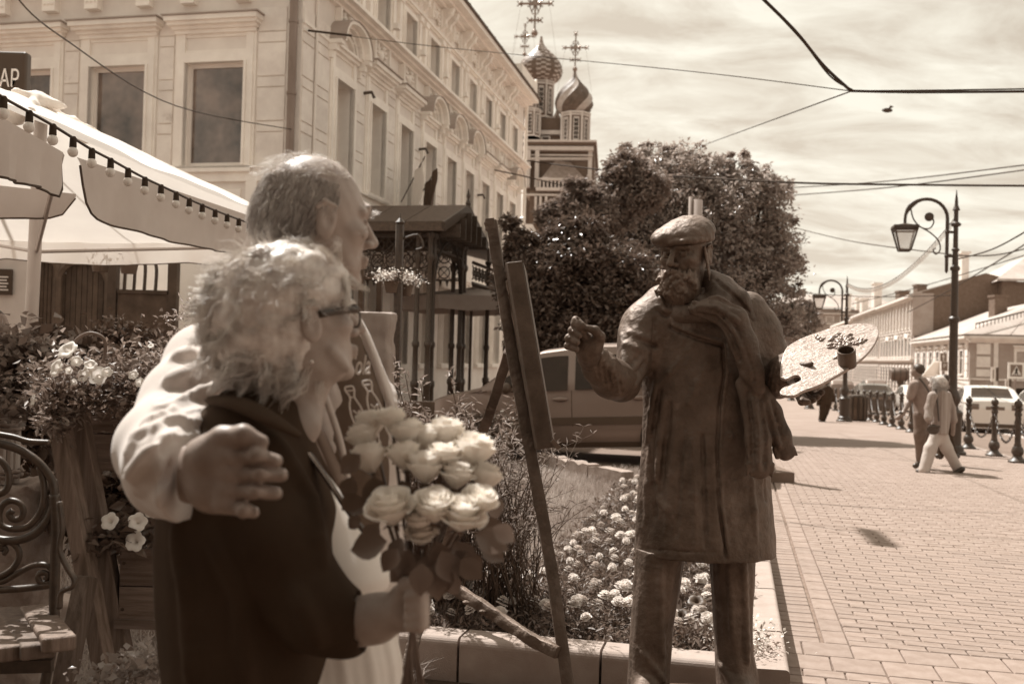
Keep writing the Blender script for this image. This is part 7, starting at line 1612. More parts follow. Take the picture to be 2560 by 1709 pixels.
for k in range(60):
    cu, cv = rr.choice([(2085, 848), (2100, 858), (2125, 862), (2140, 855), (2050, 852), (2108, 846), (2062, 866), (2092, 868)]); p = PP(cu + rr.gauss(0, 9), cv + rr.gauss(0, 3.5), 0); d = (PP(cu + 10, cv - 3) - PP(cu, cv)).normalized(); d = (d + Vector((rr.gauss(0, .4), rr.gauss(0, .4), 0))).normalized(); d = (d - pn_ * d.dot(pn_)).normalized()
    b.tube([p, p + d * rr.uniform(.008, .02) + pn_ * .004, p + d * rr.uniform(.022, .045)], [.002, rr.uniform(.004, .008), .002], 6)
for k in range(5): p = PP(2082 + k * 5, 897 - k * 3); b.tube([p, p + (PP(2110, 885) - PP(2090, 893)).normalized() * .03 + pn_ * .005, p + (PP(2110, 885) - PP(2090, 893)).normalized() * .05], [.003, .009, .003], 6)
q = b.build('paint', 'bronze_plate', None, smooth=True, kind='stuff'); q.parent = pl

# ================================================================== BRONZE EASEL
er = thing('bronze_easel', Vector((P(1420, 1720, 4.3).x, 4.3, 0)), 'bronze artist easel with canvas seen edge-on beside the statue', 'easel')
def rough_beam(name, pts, w, d, mt_='bronze', par=er, seed=0, nseg=26, jit=.0016):
    rr_ = random.Random(seed); P_ = smoothpts(pts, max(2, nseg // max(1, len(pts) - 1))); rings = []
    for i, p in enumerate(P_):
        dr = (P_[min(i + 1, len(P_) - 1)] - P_[max(0, i - 1)]).normalized(); x = dr.cross(Vector((0, 1, 0))).normalized(); y = x.cross(dr).normalized(); c = .18
        ring = []
        for sx, sy in ((-1, -1 + c), (-1 + c, -1), (1 - c, -1), (1, -1 + c), (1, 1 - c), (1 - c, 1), (-1 + c, 1), (-1, 1 - c)): ring.append(p + x * (sx * w / 2 + rr_.gauss(0, jit)) + y * (sy * d / 2 + rr_.gauss(0, jit)))
        rings.append(ring)
    b = MB(); b.loft(rings); return b.build(name, mt_, par, smooth=50)
# main post leaning, outline 1218..1232 at the top to 1425 at the bottom
rough_beam('upright', [P(1228, 553, 4.62), P(1245, 660, 4.60), P(1278, 870, 4.52), P(1330, 1150, 4.40), P(1378, 1420, 4.30), P(1424, 1740, 4.16)], .052, .050, seed=1)
rough_beam('upright_cap', [P(1224, 548, 4.62), P(1227, 575, 4.62)], .046, .055, seed=2, nseg=5)
rough_beam('canvas_rail', [P(1276, 700, 4.50), P(1290, 780, 4.48), P(1322, 960, 4.42), P(1352, 1122, 4.36)], .042, .04, seed=3)
b = MB(); cs_ = [(1268, 656), (1306, 652), (1384, 1118), (1344, 1124)]; q = [P(u, v, 4.44 if i < 2 else 4.30) for i, (u, v) in enumerate(cs_)]; q2 = [p + Vector((.030, .10, .0)) for p in q]
b.prism(q, Vector((-.012, .05, 0))); o = b.build('canvas', 'bronze_dark', er); md = o.modifiers.new('bevel', 'BEVEL'); md.width = .004; md.segments = 2
b = MB(); b.prism([p + Vector((.004, .052, 0)) for p in q], Vector((.02, .42, .0))); o = b.build('canvas_back', 'bronze_dark', er)
rough_beam('rear_leg', [P(1272, 880, 4.70), P(1250, 950, 4.82), P(1225, 1030, 4.98), P(1195, 1110, 5.12), P(1150, 1250, 5.3), P(1105, 1400, 5.4)], .048, .04, seed=4)
rough_beam('crossbar', [P(1112, 1457, 4.60), P(1180, 1497, 4.50), P(1260, 1552, 4.38), P(1330, 1597, 4.27), P(1395, 1630, 4.18)], .050, .04, seed=5)
b = MB()
for (u, v) in ((1165, 1505), (1206, 1528), (1222, 1540)): b.ball(P(u, v, 4.42), .012, 7, 5, (1.5, 1, .8))
b.build('metal_drip', 'bronze', er)
rough_beam('front_leg', [P(1075, 1440, 4.55), P(1060, 1520, 4.45), P(1030, 1620, 4.3), P(990, 1760, 4.15)], .050, .04, seed=6)
b = MB(); b.beam(P(1380, 1100, 4.28), P(1398, 1120, 4.28), .03, .02); b.beam(P(1337, 1030, 4.38), P(1342, 1046, 4.38), .01, .02); b.build('clamp', 'bronze', er)

# the group stands in front of the kerb
for r_ in (sroot, er):
    l0 = r_.location.copy(); r_.location = C0 + (l0 - C0) * .922; r_.scale = (.922,) * 3
# ================================================================== PEOPLE: shared makers
def strands(name, roots, dirs, length, curl, rad, mt_, parent, seg=7, droop=.0, kfreq=2.5, n3=3):
    """hair locks: each strand a thin tapered tube, all in one mesh"""
    roots = np.asarray(roots, float); n = len(roots); d = np.asarray(dirs, float); d = d / np.linalg.norm(d, axis=1)[:, None]; ln = np.asarray(length) * np.ones(n)
    a = np.cross(d, RN.normal(size=(n, 3))); a /= np.linalg.norm(a, axis=1)[:, None]; bb = np.cross(d, a); ph = RN.uniform(0, 6.28, n); V = []; t = np.linspace(0, 1, seg)
    pts = []
    for tt in t:
        an = ph + tt * 6.28 * kfreq; off = (a * np.cos(an)[:, None] + bb * np.sin(an)[:, None]) * (curl * min(1, tt * 2)); p = roots + d * (ln * tt)[:, None] + off; p[:, 2] -= droop * ln * tt ** 2; pts.append(p)
    for i, p in enumerate(pts):
        dr = pts[min(i + 1, seg - 1)] - pts[max(i - 1, 0)]; dr /= np.linalg.norm(dr, axis=1)[:, None] + 1e-9; x = np.cross(dr, a); x /= np.linalg.norm(x, axis=1)[:, None] + 1e-9; y = np.cross(dr, x); r_ = rad * (1 - .75 * t[i])
        for k in range(n3): V.append(p + (x * math.cos(2 * math.pi * k / n3) + y * math.sin(2 * math.pi * k / n3)) * r_)
    V = np.stack(V, 1); m_ = seg * n3; F = []
    for i in range(seg - 1):
        for k in range(n3): F.append([i * n3 + k, i * n3 + (k + 1) % n3, (i + 1) * n3 + (k + 1) % n3, (i + 1) * n3 + k])
    F = (np.arange(n)[:, None, None] * m_ + np.array(F)[None]).reshape(-1, 4); return npmesh(name, V.reshape(-1, 3), F, mt_, parent, True)

# ------------------------------------------------------------------ elderly man
mn = thing('person', Vector((P(800, 1700, 2.15).x, 2.15, 0)), 'balding elderly man in pale linen jacket with his arm around the woman', 'person')
hc = P(792, 553, 1.99); fw = Vector((.86, .51, -.04)); s = SDF([hc.x - .17, hc.y - .16, hc.z - .26], [hc.x + .19, hc.y + .18, hc.z + .16], .0030)
HP = head(s, hc, fw, 1.06, .012, nose=.2); mf, ml, mu = axes(fw)
s.path([HP(-.085, -.02, -.05), HP(-.085, .03, -.05)], .012, .02); s.path([HP(-.06, -.03, -.11), HP(-.06, .03, -.12)], .010, .02); s.ell(HP(.09, 0, .035), [.012, .04, .012], [list(mf), list(ml), list(mu)], .012)
for k in range(4): s.path([HP(.075, -.062 + .003 * k, -.005 - .008 * k), HP(.055, -.070, -.012 - .012 * k)], .0016, .004, 'sub')
s.path([HP(.09, -.038, -.035), HP(.075, -.045, -.06)], .004, .008, 'sub'); s.path([HP(.02, -.066, -.06), HP(.055, -.058, -.10)], .004, .012, 'sub')
s.field(lambda X, Y, Z: .0006 * np.sin(X * 160 + Z * 90) * np.sin(Y * 140 + Z * 50)); s.build('head', 'skin_pale', mn)
R_, D_ = [], []
while len(R_) < 5200:      # horseshoe of hair: sides and back, bald crown
    d = RN.normal(size=3); d /= np.linalg.norm(d); x, y, z = d
    if x > .30 or z < -.62: continue
    if z > .52 - .25 * (x + .3) * (x > -.3): continue
    if x > -.05 and z < .0 and abs(y) > .5: continue
    p = HP(-.014 + .102 * x, .081 * y, .028 + .096 * z); R_.append(tuple(p)); dn = mu * (-1.0) + mf * (-.35) + (ml * y + mf * x) * .10 + ml * RN.normal() * .12; D_.append(tuple(dn))
strands('hair', R_, D_, RN.uniform(.020, .046, len(R_)), .0022, .0008, 'hair_grey', mn, 5, .1, 1.0)
R_, D_ = [], []
while len(R_) < 420:      # wisps combed over the crown
    d = RN.normal(size=3); d /= np.linalg.norm(d); x, y, z = d
    if z < .45 or x > .6 or (z > .75 and RN.random() < .7): continue
    p = HP(-.014 + .102 * x, .081 * y, .028 + .097 * z); R_.append(tuple(p)); D_.append(tuple(mf * (-.8) + mu * RN.uniform(-.1, .5) + ml * RN.normal() * .3))
strands('hair_wisp', R_, D_, RN.uniform(.02, .05, len(R_)), .004, .0005, 'hair_white', mn, 5, .5, .8)
b = MB()   # eyebrow tuft and sideburn
for k in range(26): p = HP(.098 + RN.normal() * .002, -.030 + RN.normal() * .010, .022 + RN.normal() * .003); b.tube([p, p + mf * .012 + mu * .004], [.0008, .0003], 3)
b.build('eyebrow', 'hair_grey', mn)
# torso: dark printed T-shirt under an open linen jacket
s = SDF([P(540, 900, 2.1).x, 1.90, .55], [P(1015, 900, 2.1).x + .03, 2.48, P(850, 735, 2.1).z], .0075)
s.column(rows_px([(755, 800, 880, .07, 2.12), (790, 740, 900, .09), (830, 650, 915, .12), (880, 610, 930, .13), (960, 590, 962, .14), (1040, 580, 985, .15), (1150, 575, 1000, .16), (1400, 575, 990, .16), (1750, 580, 960, .16), (2000, 600, 940, .16)], 2.2, .13), .02)
s.build('t_shirt', 'tee_dark', mn, noise=.003, nsc=9); tee = s
s = SDF([P(540, 900, 2.1).x - .03, 1.84, .5], [P(1040, 900, 2.1).x + .05, 2.55, P(850, 725, 2.1).z], .0075)
s.column(rows_px([(760, 790, 872, .085, 2.14), (795, 725, 905, .11), (830, 640, 925, .14), (880, 598, 945, .15), (960, 575, 978, .16), (1040, 565, 1003, .17), (1150, 562, 1018, .175), (1400, 560, 1008, .175), (1750, 565, 980, .175), (2000, 585, 960, .175)], 2.22, .13), .02, fold=.012, nf=7)
# cut the opening where the T-shirt shows
def cutwedge(S_, poly, Y0, Y1):
    for i in range(len(poly) - 1):
        (u0, v0, w0), (u1, v1, w1) = poly[i], poly[i + 1]
        for k in range(6):
            f = k / 6; u = u0 + (u1 - u0) * f; v = v0 + (v1 - v0) * f; w = w0 + (w1 - w0) * f; S_.path([P(u, v, Y0), P(u, v, Y1)], w * 2.1 / FPX, .006, 'sub')
cutwedge(s, [(878, 850, 20), (895, 920, 34), (915, 1000, 44), (925, 1080, 44), (915, 1200, 40), (900, 1400, 36)], 1.85, 2.16)
for a in ([(965, 900), (990, 1010)], [(800, 1000), (850, 1200)], [(590, 900), (640, 1000)], [(780, 870), (840, 1000)]):
    q = surf(s, a, 1.8, 2.3, 5); (s.path(q, .006, .012) if len(q) > 1 else None)
s.build('jacket', 'linen', mn, noise=.004, nsc=8)
b = MB()    # rolled front edges of the jacket
for pts, r_ in (([(872, 752), (895, 800), (925, 870), (957, 960), (985, 1050), (990, 1160)], .015), ([(790, 930), (820, 1010), (852, 1110), (872, 1220)], .013)):
    q = [P(u, v, 2.06 if u > 860 and r_ > .014 else 1.99) for u, v in pts]; b.tube(smoothpts(q, 6), r_, 8, flat=.55)
b.build('jacket_lapel', 'linen', mn, smooth=True)
b = MB(); b.tube(smoothpts([P(765, 1010, 1.97), P(800, 1090, 1.965), P(845, 1190, 1.96), P(880, 1260, 1.96)], 6), .024, 8, flat=.4); b.build('shoulder_strap', 'denim', mn, smooth=True)
b = MB(); q = smoothpts([P(822, 745, 2.05), P(850, 762, 2.0), P(880, 758, 2.02)], 5); b.tube(q, .012, 7, flat=.6); b.build('collar', 'cotton_white', mn, smooth=True)
# print on the T-shirt: script lettering and two outlined bottles
to = P(893, 945, 2.045); ex = Vector((.94, .30, .10)).normalized(); ey = Vector((.03, -.12, 1)).normalized(); ez = ex.cross(ey).normalized()
text_mesh('Coca-Cola', .056, .002, frame4(P(924, 914, 1.965), (ex + ey * -.05).normalized() * .46, (ey + ex * -.1).normalized(), ez), 'shirt_print', 'sign_white', mn, shear=.45, align='RIGHT')
for (u, v) in ((878, 985), (922, 970)):
    b = MB(); W2 = lambda x, y: P(u + x + y * .32, v + y, 1.99)
    b.tube(smoothpts([W2(-9, -18), W2(9, -20), W2(11, -10), W2(6, 8), W2(13, 30), W2(16, 60), W2(10, 95), W2(16, 130), W2(14, 170)], 4), .0018, 5); b.tube(smoothpts([W2(-9, -18), W2(-12, -10), W2(-6, 8), W2(-14, 30), W2(-17, 60), W2(-10, 95), W2(-16, 130), W2(-14, 170)], 4), .0018, 5); b.tube([W2(-9, -8), W2(9, -10)], .0015, 5); b.tube([W2(-5, 8), W2(6, 7)], .0015, 5); b.tube(smoothpts([W2(-8, 40), W2(0, 48), W2(8, 40), W2(6, 60)], 3), .0016, 5)
    b.build('shirt_print', 'sign_white', mn)
# arm around her: linen sleeve with loose cuff, then the hand
s = SDF([P(290, 1100, 1.75).x - .02, 1.46, P(480, 1320, 1.6).z], [P(640, 900, 2.1).x, 2.36, P(560, 770, 2.1).z], .0058)
s.path([P(600, 880, 2.16), P(520, 915, 2.08), P(462, 1010, 1.96), P(408, 1120, 1.82)], [.080, .082, .080, .078], .04); s.path([P(408, 1125, 1.82), P(440, 1172, 1.72), P(478, 1180, 1.63)], [.080, .080, .073], .04)
s.path([P(470, 1188, 1.64), P(484, 1190, 1.60)], [.076, .072], .02); s.path([P(505, 1186, 1.55), P(498, 1186, 1.57)], .062, k=.006, op='sub')
rr = random.Random(8)
for a, r_ in (([(560, 900), (470, 935), (420, 960)], .013), ([(570, 960), (480, 985), (395, 1020)], .013), ([(560, 1010), (450, 1030), (360, 1070)], .013), ([(540, 1050), (430, 1060), (330, 1105)], .013), ([(500, 1080), (410, 1085), (320, 1140)], .012), ([(470, 1090), (400, 1140), (340, 1230)], .012), ([(455, 1110), (440, 1160), (400, 1260)], .010), ([(420, 1080), (365, 1150), (325, 1200)], .012), ([(480, 880), (440, 900)], .012), ([(465, 1130), (470, 1200), (470, 1280)], .008)):
    q = surf(s, a, 1.4, 2.3, 7); (s.path(q, [r_ * .5] + [r_] * (len(q) - 2) + [r_ * .4], .014) if len(q) > 2 else None)
for a in ([(560, 930), (460, 965), (400, 995)], [(570, 985), (460, 1008), (375, 1045)], [(550, 1032), (440, 1046), (345, 1090)], [(520, 1066), (415, 1075), (325, 1120)], [(445, 1100), (380, 1160), (335, 1215)]):
    q = surf(s, a, 1.4, 2.3, 7); (s.path(q, .007, .014, 'sub') if len(q) > 2 else None)
s.build('sleeve', 'linen', mn, noise=.0011, nsc=24)
s = SDF([P(455, 1180, 1.55).x - .01, 1.42, P(560, 1315, 1.5).z], [P(730, 1180, 1.55).x, 1.66, P(560, 1050, 1.55).z], .0028); Yh = 1.53
s.path([P(480, 1185, 1.585), P(520, 1180, 1.56)], [.042, .040], .02, sq=(1, 1.3, .9)); s.ell(P(548, 1185, 1.545), [.050, .024, .060], k=.02)
s.path([P(520, 1140, 1.54), P(590, 1150, 1.535)], [.026, .020], .02); s.path([P(520, 1230, 1.545), P(590, 1240, 1.54)], [.026, .018], .02)
F4 = [((575, 1142), (640, 1140), (690, 1152), .0130), ((578, 1185), (650, 1184), (703, 1187), .0130), ((575, 1226), (640, 1228), (690, 1233), .0126), ((565, 1262), (610, 1274), (634, 1280), .0116)]
for a, m_, e, r_ in F4: s.path([P(*a, 1.535), P(*m_, 1.520), P(*e, 1.530)], [r_ * 1.05, r_ * .98, r_ * .80], .003); s.ell(P(*m_, 1.512), r_ * 1.04, k=.006)
s.path([P(500, 1135, 1.55), P(556, 1096, 1.535), P(608, 1086, 1.522), P(654, 1104, 1.525)], [.024, .0185, .0145, .011], .010)
for i, (a, m_, e, r_) in enumerate(F4): s.ell(P(a[0] - 8, a[1], 1.522), [.014, .010, .013], k=.012); s.path([P(510, 1170 + i * 8, 1.530), P(a[0] - 15, a[1], 1.518)], .0028, .008)
s.path([P(540, 1120, 1.52), P(575, 1145, 1.515)], .003, .008)
for i in range(3): a, e = F4[i], F4[i + 1]; s.path([P(a[0][0] - 6, (a[0][1] + e[0][1]) / 2, 1.512), P(a[1][0], (a[1][1] + e[1][1]) / 2, 1.510), P(min(a[2][0], e[2][0]) + 14, (a[2][1] + e[2][1]) / 2, 1.518)], [.003, .0065, .008], .003, 'sub')
for k in range(4): s.path([P(505 + k * 7, 1108 + k * 4, 1.50), P(515 + k * 7, 1130 + k * 3, 1.50)], .002, .006, 'sub')
s.build('hand', 'skin', mn, noise=.0006, nsc=80); hS = s
for a, m_, e, r_ in F4:   # nails
    q = hS.hit(e[0] - 3, e[1], 1.4, 1.6)
    if q: b = MB(); b.ball(q + Vector((0, .0015, 0)), .0075, 10, 6, (1.15, .32, .85)); b.build('fingernail', 'skin_pale', mn, smooth=True)
# trousers below (mostly hidden)
s = SDF([P(560, 1700, 2.2).x, 1.98, -.0], [P(990, 1700, 2.2).x, 2.45, .9], .014)
for u in (670, 860): c = P(u, 1700, 2.2).x; s.path([(c, 2.2, .86), (c, 2.2, .45), (c, 2.22, .06)], [.10, .078, .060], .03); s.cap((c, 2.22, .05), (c + .06, 2.36, .04), .045, .04, .02)
s.build('trousers', 'denim', mn)

# ------------------------------------------------------------------ elderly woman
wm = thing('person', Vector((P(700, 1700, 1.85).x, 1.85, 0)), 'elderly woman with curly white hair and dark jacket holding a rose bouquet', 'person')
hc = P(749, 806, 1.84); fw = Vector((.80, .56, .16)); wf, wl, wu = axes(fw, Vector((-.12, 0, 1))); s = SDF([hc.x - .20, hc.y - .17, hc.z - .30], [hc.x + .17, hc.y + .18, hc.z + .15], .0032)
HP = head(s, hc, fw, .98, .012, up=Vector((-.12, 0, 1)), neck=False); s.path([HP(-.01, 0, -.06), P(735, 960, 1.87), P(700, 1060, 1.90)], [.052, .056, .066], .03)
s.path([P(748, 1000, 1.86), P(745, 1060, 1.84), P(728, 1110, 1.83)], [.036, .036, .034], .03)
s.path([HP(.03, -.058, -.06), HP(.06, -.05, -.10)], .006, .015); s.field(lambda X, Y, Z: .0007 * np.sin(X * 130 + Z * 90) * np.sin(Y * 120 + Z * 50)); s.build('head', 'skin_pale', wm)
# hair: full body of curls
hq = P(683, 778, 1.84); s = SDF([hq.x - .20, hq.y - .17, hq.z - .20], [hq.x + .22, hq.y + .2, hq.z + .19], .0045)
for c_, r_ in ((hq, (.108, .110, .118)), (P(720, 725, 1.86), (.095, .105, .078)), (P(652, 850, 1.83), (.082, .08, .078)), (P(612, 765, 1.85), (.056, .07, .08)), (P(775, 700, 1.86), (.066, .08, .052)), (P(780, 735, 1.86), (.042, .06, .042)), (P(700, 905, 1.83), (.058, .06, .045))): s.ell(c_, list(r_), k=.04)
rr = random.Random(3)
s.build('hair', 'hair_grey', wm, noise=.007, nsc=45)
cs2 = [(hq, (.110, .112, .120), 90), (P(720, 725, 1.86), (.097, .107, .080), 90), (P(652, 850, 1.83), (.082, .08, .078), 80), (P(612, 765, 1.85), (.058, .07, .082), 70), (P(778, 700, 1.86), (.066, .078, .052), 60), (P(784, 728, 1.86), (.040, .058, .040), 36), (P(700, 905, 1.83), (.058, .06, .045), 40), (P(590, 840, 1.84), (.035, .05, .05), 24)]
V_, F_ = [], []; crown = np.array(P(770, 640, 1.86)); nj = 10; tj = np.linspace(0, 1, nj)
for c, r_, ng in cs2:
    for _ in range(ng):
        d = RN.normal(size=3); d /= np.linalg.norm(d)
        if d[1] > .35 or (c.x > hq.x + .06 and d[2] < -.15): continue
        root = np.array(c) + d * np.array(r_) * RN.uniform(.86, 1.0); fl = root - crown; fl[0] -= .05; fl[2] += .02 + .06 * max(0, d[2]); fl = fl / (np.linalg.norm(fl) + 1e-6); fl = fl + RN.normal(size=3) * .28; fl = fl - d * (fl @ d) * .8 + d * RN.uniform(.05, .35); fl /= np.linalg.norm(fl); sd = np.cross(fl, d); ln = RN.uniform(.045, .085); amp = RN.uniform(.004, .011); fq = RN.uniform(.9, 1.7); ph = RN.uniform(0, 6.28)
        gd = np.array([root + fl * ln * t + sd * amp * np.sin(6.28 * fq * t + ph) * (.3 + t) + d * amp * np.cos(6.28 * fq * t + ph) * .8 * t - d * .02 * t * t - np.array([0, 0, .012]) * t * t for t in tj]); ns = 26; of = RN.normal(size=(ns, 3)) * RN.uniform(.004, .0085); w2_ = RN.uniform(.8, 1.12, ns)
        for q in range(ns):
            pts = gd[0] + (gd - gd[0]) * w2_[q] + of[q] * (1 - .55 * tj ** 2)[:, None] + RN.normal(size=3) * .0012; rad = RN.uniform(.0006, .0011); dr = np.gradient(pts, axis=0); dr /= np.linalg.norm(dr, axis=1)[:, None]; x = np.cross(dr, d); x /= np.linalg.norm(x, axis=1)[:, None] + 1e-9; y = np.cross(dr, x); rr_ = (rad * (1 - .7 * tj))[:, None]; b0 = len(V_) * nj * 3
            V_.append(np.stack([pts + x * rr_, pts - x * .5 * rr_ + y * .87 * rr_, pts - x * .5 * rr_ - y * .87 * rr_], 1).reshape(-1, 3)); F_.append(b0)
base_f = np.array([[i * 3 + k, i * 3 + (k + 1) % 3, (i + 1) * 3 + (k + 1) % 3, (i + 1) * 3 + k] for i in range(nj - 1) for k in range(3)])
npmesh('hair_lock', np.concatenate(V_), (np.array(F_)[:, None, None] + base_f[None]).reshape(-1, 4), 'hair_white', wm, True)
R_, D_ = [], []
for _ in range(260): d = RN.normal(size=3); d /= np.linalg.norm(d); d[2] = abs(d[2]); R_.append(np.array(hq) + d * np.array((.118, .12, .128))); D_.append(d + RN.normal(size=3) * .3)
strands('hair_wisp', R_, D_, RN.uniform(.03, .06, len(R_)), .006, .0005, 'hair_white', wm, 7, .3, .8)
b = MB()    # glasses
p0, p1, p2 = HP(.005, -.083, .008), HP(.07, -.072, .010), HP(.092, -.066, .008); b.tube(smoothpts([p0, p1, p2], 5), [.0035] * 11, 6, flat=2.2)
c = HP(.100, -.034, -.002); n = 20; b.tube([c + (wl * math.cos(q) * .027 + wu * math.sin(q) * .021 - wf * (abs(math.cos(q)) * .004)) for q in [2 * math.pi * k / n for k in range(n + 1)]], .0022, 5)
c = HP(.100, .034, -.002); b.tube([c + (wl * math.cos(q) * .027 + wu * math.sin(q) * .021) for q in [2 * math.pi * k / n for k in range(n + 1)]], .0022, 5); b.build('glasses', 'leather', wm, smooth=True)
b = MB(); b.ball(P(778, 905, 1.75), .0045, 8, 6); b.build('earring', 'gold', wm, smooth=True)
# dark jacket, open in front over a pale blouse
s = SDF([P(380, 1300, 1.8).x - .03, 1.56, .45], [P(960, 1300, 1.8).x, 2.08, P(640, 970, 1.85).z], .0068)
s.column(rows_px([(975, 565, 730, .06), (1005, 530, 752, .08), (1050, 490, 768, .10), (1100, 455, 782, .125), (1160, 428, 800, .14), (1260, 404, 834, .15), (1375, 393, 848, .155), (1480, 398, 842, .16), (1600, 410, 838, .165), (1709, 424, 815, .17), (1850, 425, 815, .18), (2050, 440, 800, .18)], 1.83, .13), .02, fold=.010, nf=6)
s.path([P(720, 1420, 1.74), P(800, 1530, 1.70), P(868, 1560, 1.70)], [.062, .060, .056], .04); s.path([P(640, 1200, 1.74), P(690, 1350, 1.72), P(740, 1450, 1.72)], [.06, .06, .06], .05)
s.path([P(888, 1553, 1.70), P(900, 1552, 1.70)], .048, k=.006, op='sub')
for a in ([(690, 1100), (780, 1250), (800, 1400)], [(520, 1330), (600, 1480), (620, 1700)], [(440, 1330), (470, 1500), (480, 1700)], [(740, 1480), (800, 1600)]):
    q = surf(s, a, 1.5, 2.0, 6); (s.path(q, .008, .02) if len(q) > 2 else None)
s.build('jacket', 'jacket_dark', wm, noise=.0025, nsc=10); jS = s
b = MB()   # stand-up collar folded open
col_ = [P(535, 1000, 1.80), P(600, 1010, 1.74), P(690, 1055, 1.70), P(752, 1090, 1.70)]; b.tube(smoothpts(col_, 6), [.020, .022, .024, .026, .027, .028, .028, .027, .026, .025, .024, .022, .02, .018, .016, .014, .012, .010, .008][:19], 8, flat=.45); b.build('collar', 'jacket_dark', wm, smooth=True)
s = SDF([P(590, 1300, 1.9).x, 1.70, .45], [P(1000, 1300, 1.9).x + .02, 2.12, P(740, 1075, 1.85).z], .0068)
s.column(rows_px([(1080, 690, 750, .05), (1117, 680, 768, .07), (1170, 660, 802, .09), (1226, 640, 845, .11), (1280, 630, 880, .12), (1340, 620, 918, .13), (1390, 615, 955, .14), (1430, 615, 976, .14), (1465, 620, 972, .13), (1490, 630, 930, .11), (1520, 640, 900, .10)], 1.90, .12), .03)
s.column(rows_px([(1500, 640, 905, .11), (1560, 600, 985, .13), (1640, 600, 1000, .14), (1709, 600, 1003, .15), (1900, 600, 1005, .15), (2050, 600, 1005, .15)], 1.92, .13), .03, fold=.015, nf=16)
s.build('blouse', 'cotton_white', wm, noise=.002, nsc=14)
b = MB(); ch_ = smoothpts([P(770, 1130, 1.80), P(820, 1200, 1.79), P(870, 1275, 1.785), P(925, 1345, 1.78)], 10); b.tube(ch_, .010, 8, flat=.4); b.build('bag_strap', 'leather', wm, smooth=True)
b = MB()
for i in range(0, len(ch_) - 1, 1): b.tube([ch_[i] - Vector((0, .008, 0)), ch_[i + 1] - Vector((-.004, .008, 0))], .0028, 5)
b.build('strap_chain', 'gold', wm)
# forearm and hand closing on the stems
s = SDF([P(860, 1500, 1.7).x, 1.55, P(1000, 1660, 1.66).z], [P(1085, 1500, 1.7).x, 1.82, P(1000, 1430, 1.66).z], .0030)
s.path([P(875, 1556, 1.70), P(940, 1545, 1.685), P(1000, 1520, 1.665)], [.044, .038, .030], .02); s.ell(P(1020, 1515, 1.655), [.032, .022, .042], k=.02)
for i, v in enumerate((1480, 1504, 1528, 1552)):
    s.path([P(1028, v, 1.650), P(1052, v + 4, 1.625), P(1046, v + 10, 1.600), P(1022, v + 12, 1.600)], [.0135, .0130, .0115, .0095], .006)
s.path([P(1005, 1490, 1.65), P(1020, 1462, 1.625), P(1038, 1452, 1.61), P(1046, 1462, 1.60)], [.017, .0145, .0125, .010], .01)
s.build('hand', 'skin_pale', wm, noise=.0006, nsc=80)
b = MB(); c = P(1050, 1508, 1.613); b.tube([c + Vector((.0, math.cos(q) * .014, math.sin(q) * .014)) for q in [2 * math.pi * k / 14 for k in range(15)]], .0022, 5); b.build('ring', 'gold', wm, smooth=True)
s = SDF([P(420, 1700, 1.85).x - .1, 1.62, 0], [P(1000, 1700, 1.9).x, 2.15, .82], .014)
for x in (P(560, 1700, 1.85).x, P(840, 1700, 1.9).x): s.path([(x, 1.87, .80), (x, 1.88, .40), (x, 1.9, .06)], [.12, .09, .07], .04); s.cap((x, 1.9, .05), (x + .08, 2.02, .04), .045, .035, .02)
s.build('trousers', 'cotton_white', wm)

# ------------------------------------------------------------------ bouquet of roses
bq = thing('rose_bouquet', P(1035, 1560, 1.60), 'bouquet of pale roses with dark leaves held by the woman', 'bouquet')
def rose_mesh(seed, openness=1.0):
    rr = random.Random(seed); b = MB()
    layers = [(3, .16, 1.55, .10), (4, .34, 1.62, .22), (5, .56, 1.60, .38), (5, .78, 1.50, .60), (5, .92, 1.28, .95)]
    for li, (n, r, h, tilt) in enumerate(layers):
        tilt = tilt * openness
        for k in range(n):
            a0 = 2 * math.pi * k / n + li * .7 + rr.uniform(-.2, .2); wdt = 2 * math.pi / n * .72; vs = []; nu, nv = 6, 6; hh = h * rr.uniform(.92, 1.06); fl = rr.uniform(.6, 1.3)
            for i in range(nu + 1):
                for j in range(nv + 1):
                    u = i / nu * 2 - 1; v = j / nv; ang = a0 + u * wdt * (.35 + .65 * math.sin(min(1, v * 1.25) * math.pi / 2)); bulge = math.sin(v * math.pi * .62)
                    rad = r * (.18 + .85 * bulge) + tilt * .16 * v ** 3 * fl; z = hh * v - tilt * .24 * v ** 4 * fl - .12 * u * u * v + .02 * math.sin(u * 6 + seed)
                    curl = .07 * v ** 6 * (1 + openness); vs.append(Vector((math.cos(ang) * (rad + curl), math.sin(ang) * (rad + curl), z - curl * .6)))
            b.add(vs, [(i * (nv + 1) + j, (i + 1) * (nv + 1) + j, (i + 1) * (nv + 1) + j + 1, i * (nv + 1) + j + 1) for i in range(nu) for j in range(nv)])
    return b
RM = []
for k in range(4):
    me = rose_mesh(k, [.7, 1.0, .5, 1.2][k]).mesh('rose'); me.materials.append(MATS['petal']); me.polygons.foreach_set('use_smooth', [True] * len(me.polygons)); RM.append(me)
def leaf_blade(b, p, d, up, L_, W_2, bend=.15):
    d = d.normalized(); w = d.cross(up).normalized(); n_ = w.cross(d); prof = [0, .55, .9, 1, .85, .5, .0]; rings = []
    for i, q in enumerate(prof):
        t = i / (len(prof) - 1); c = p + d * L_ * t - n_ * bend * L_ * t * t; rings.append([c - w * W_2 * q + n_ * W_2 * q * .25, c, c + w * W_2 * q + n_ * W_2 * q * .25])
    b.loft(rings, cap=False, closed=False)
hub_b = P(1030, 1540, 1.63)
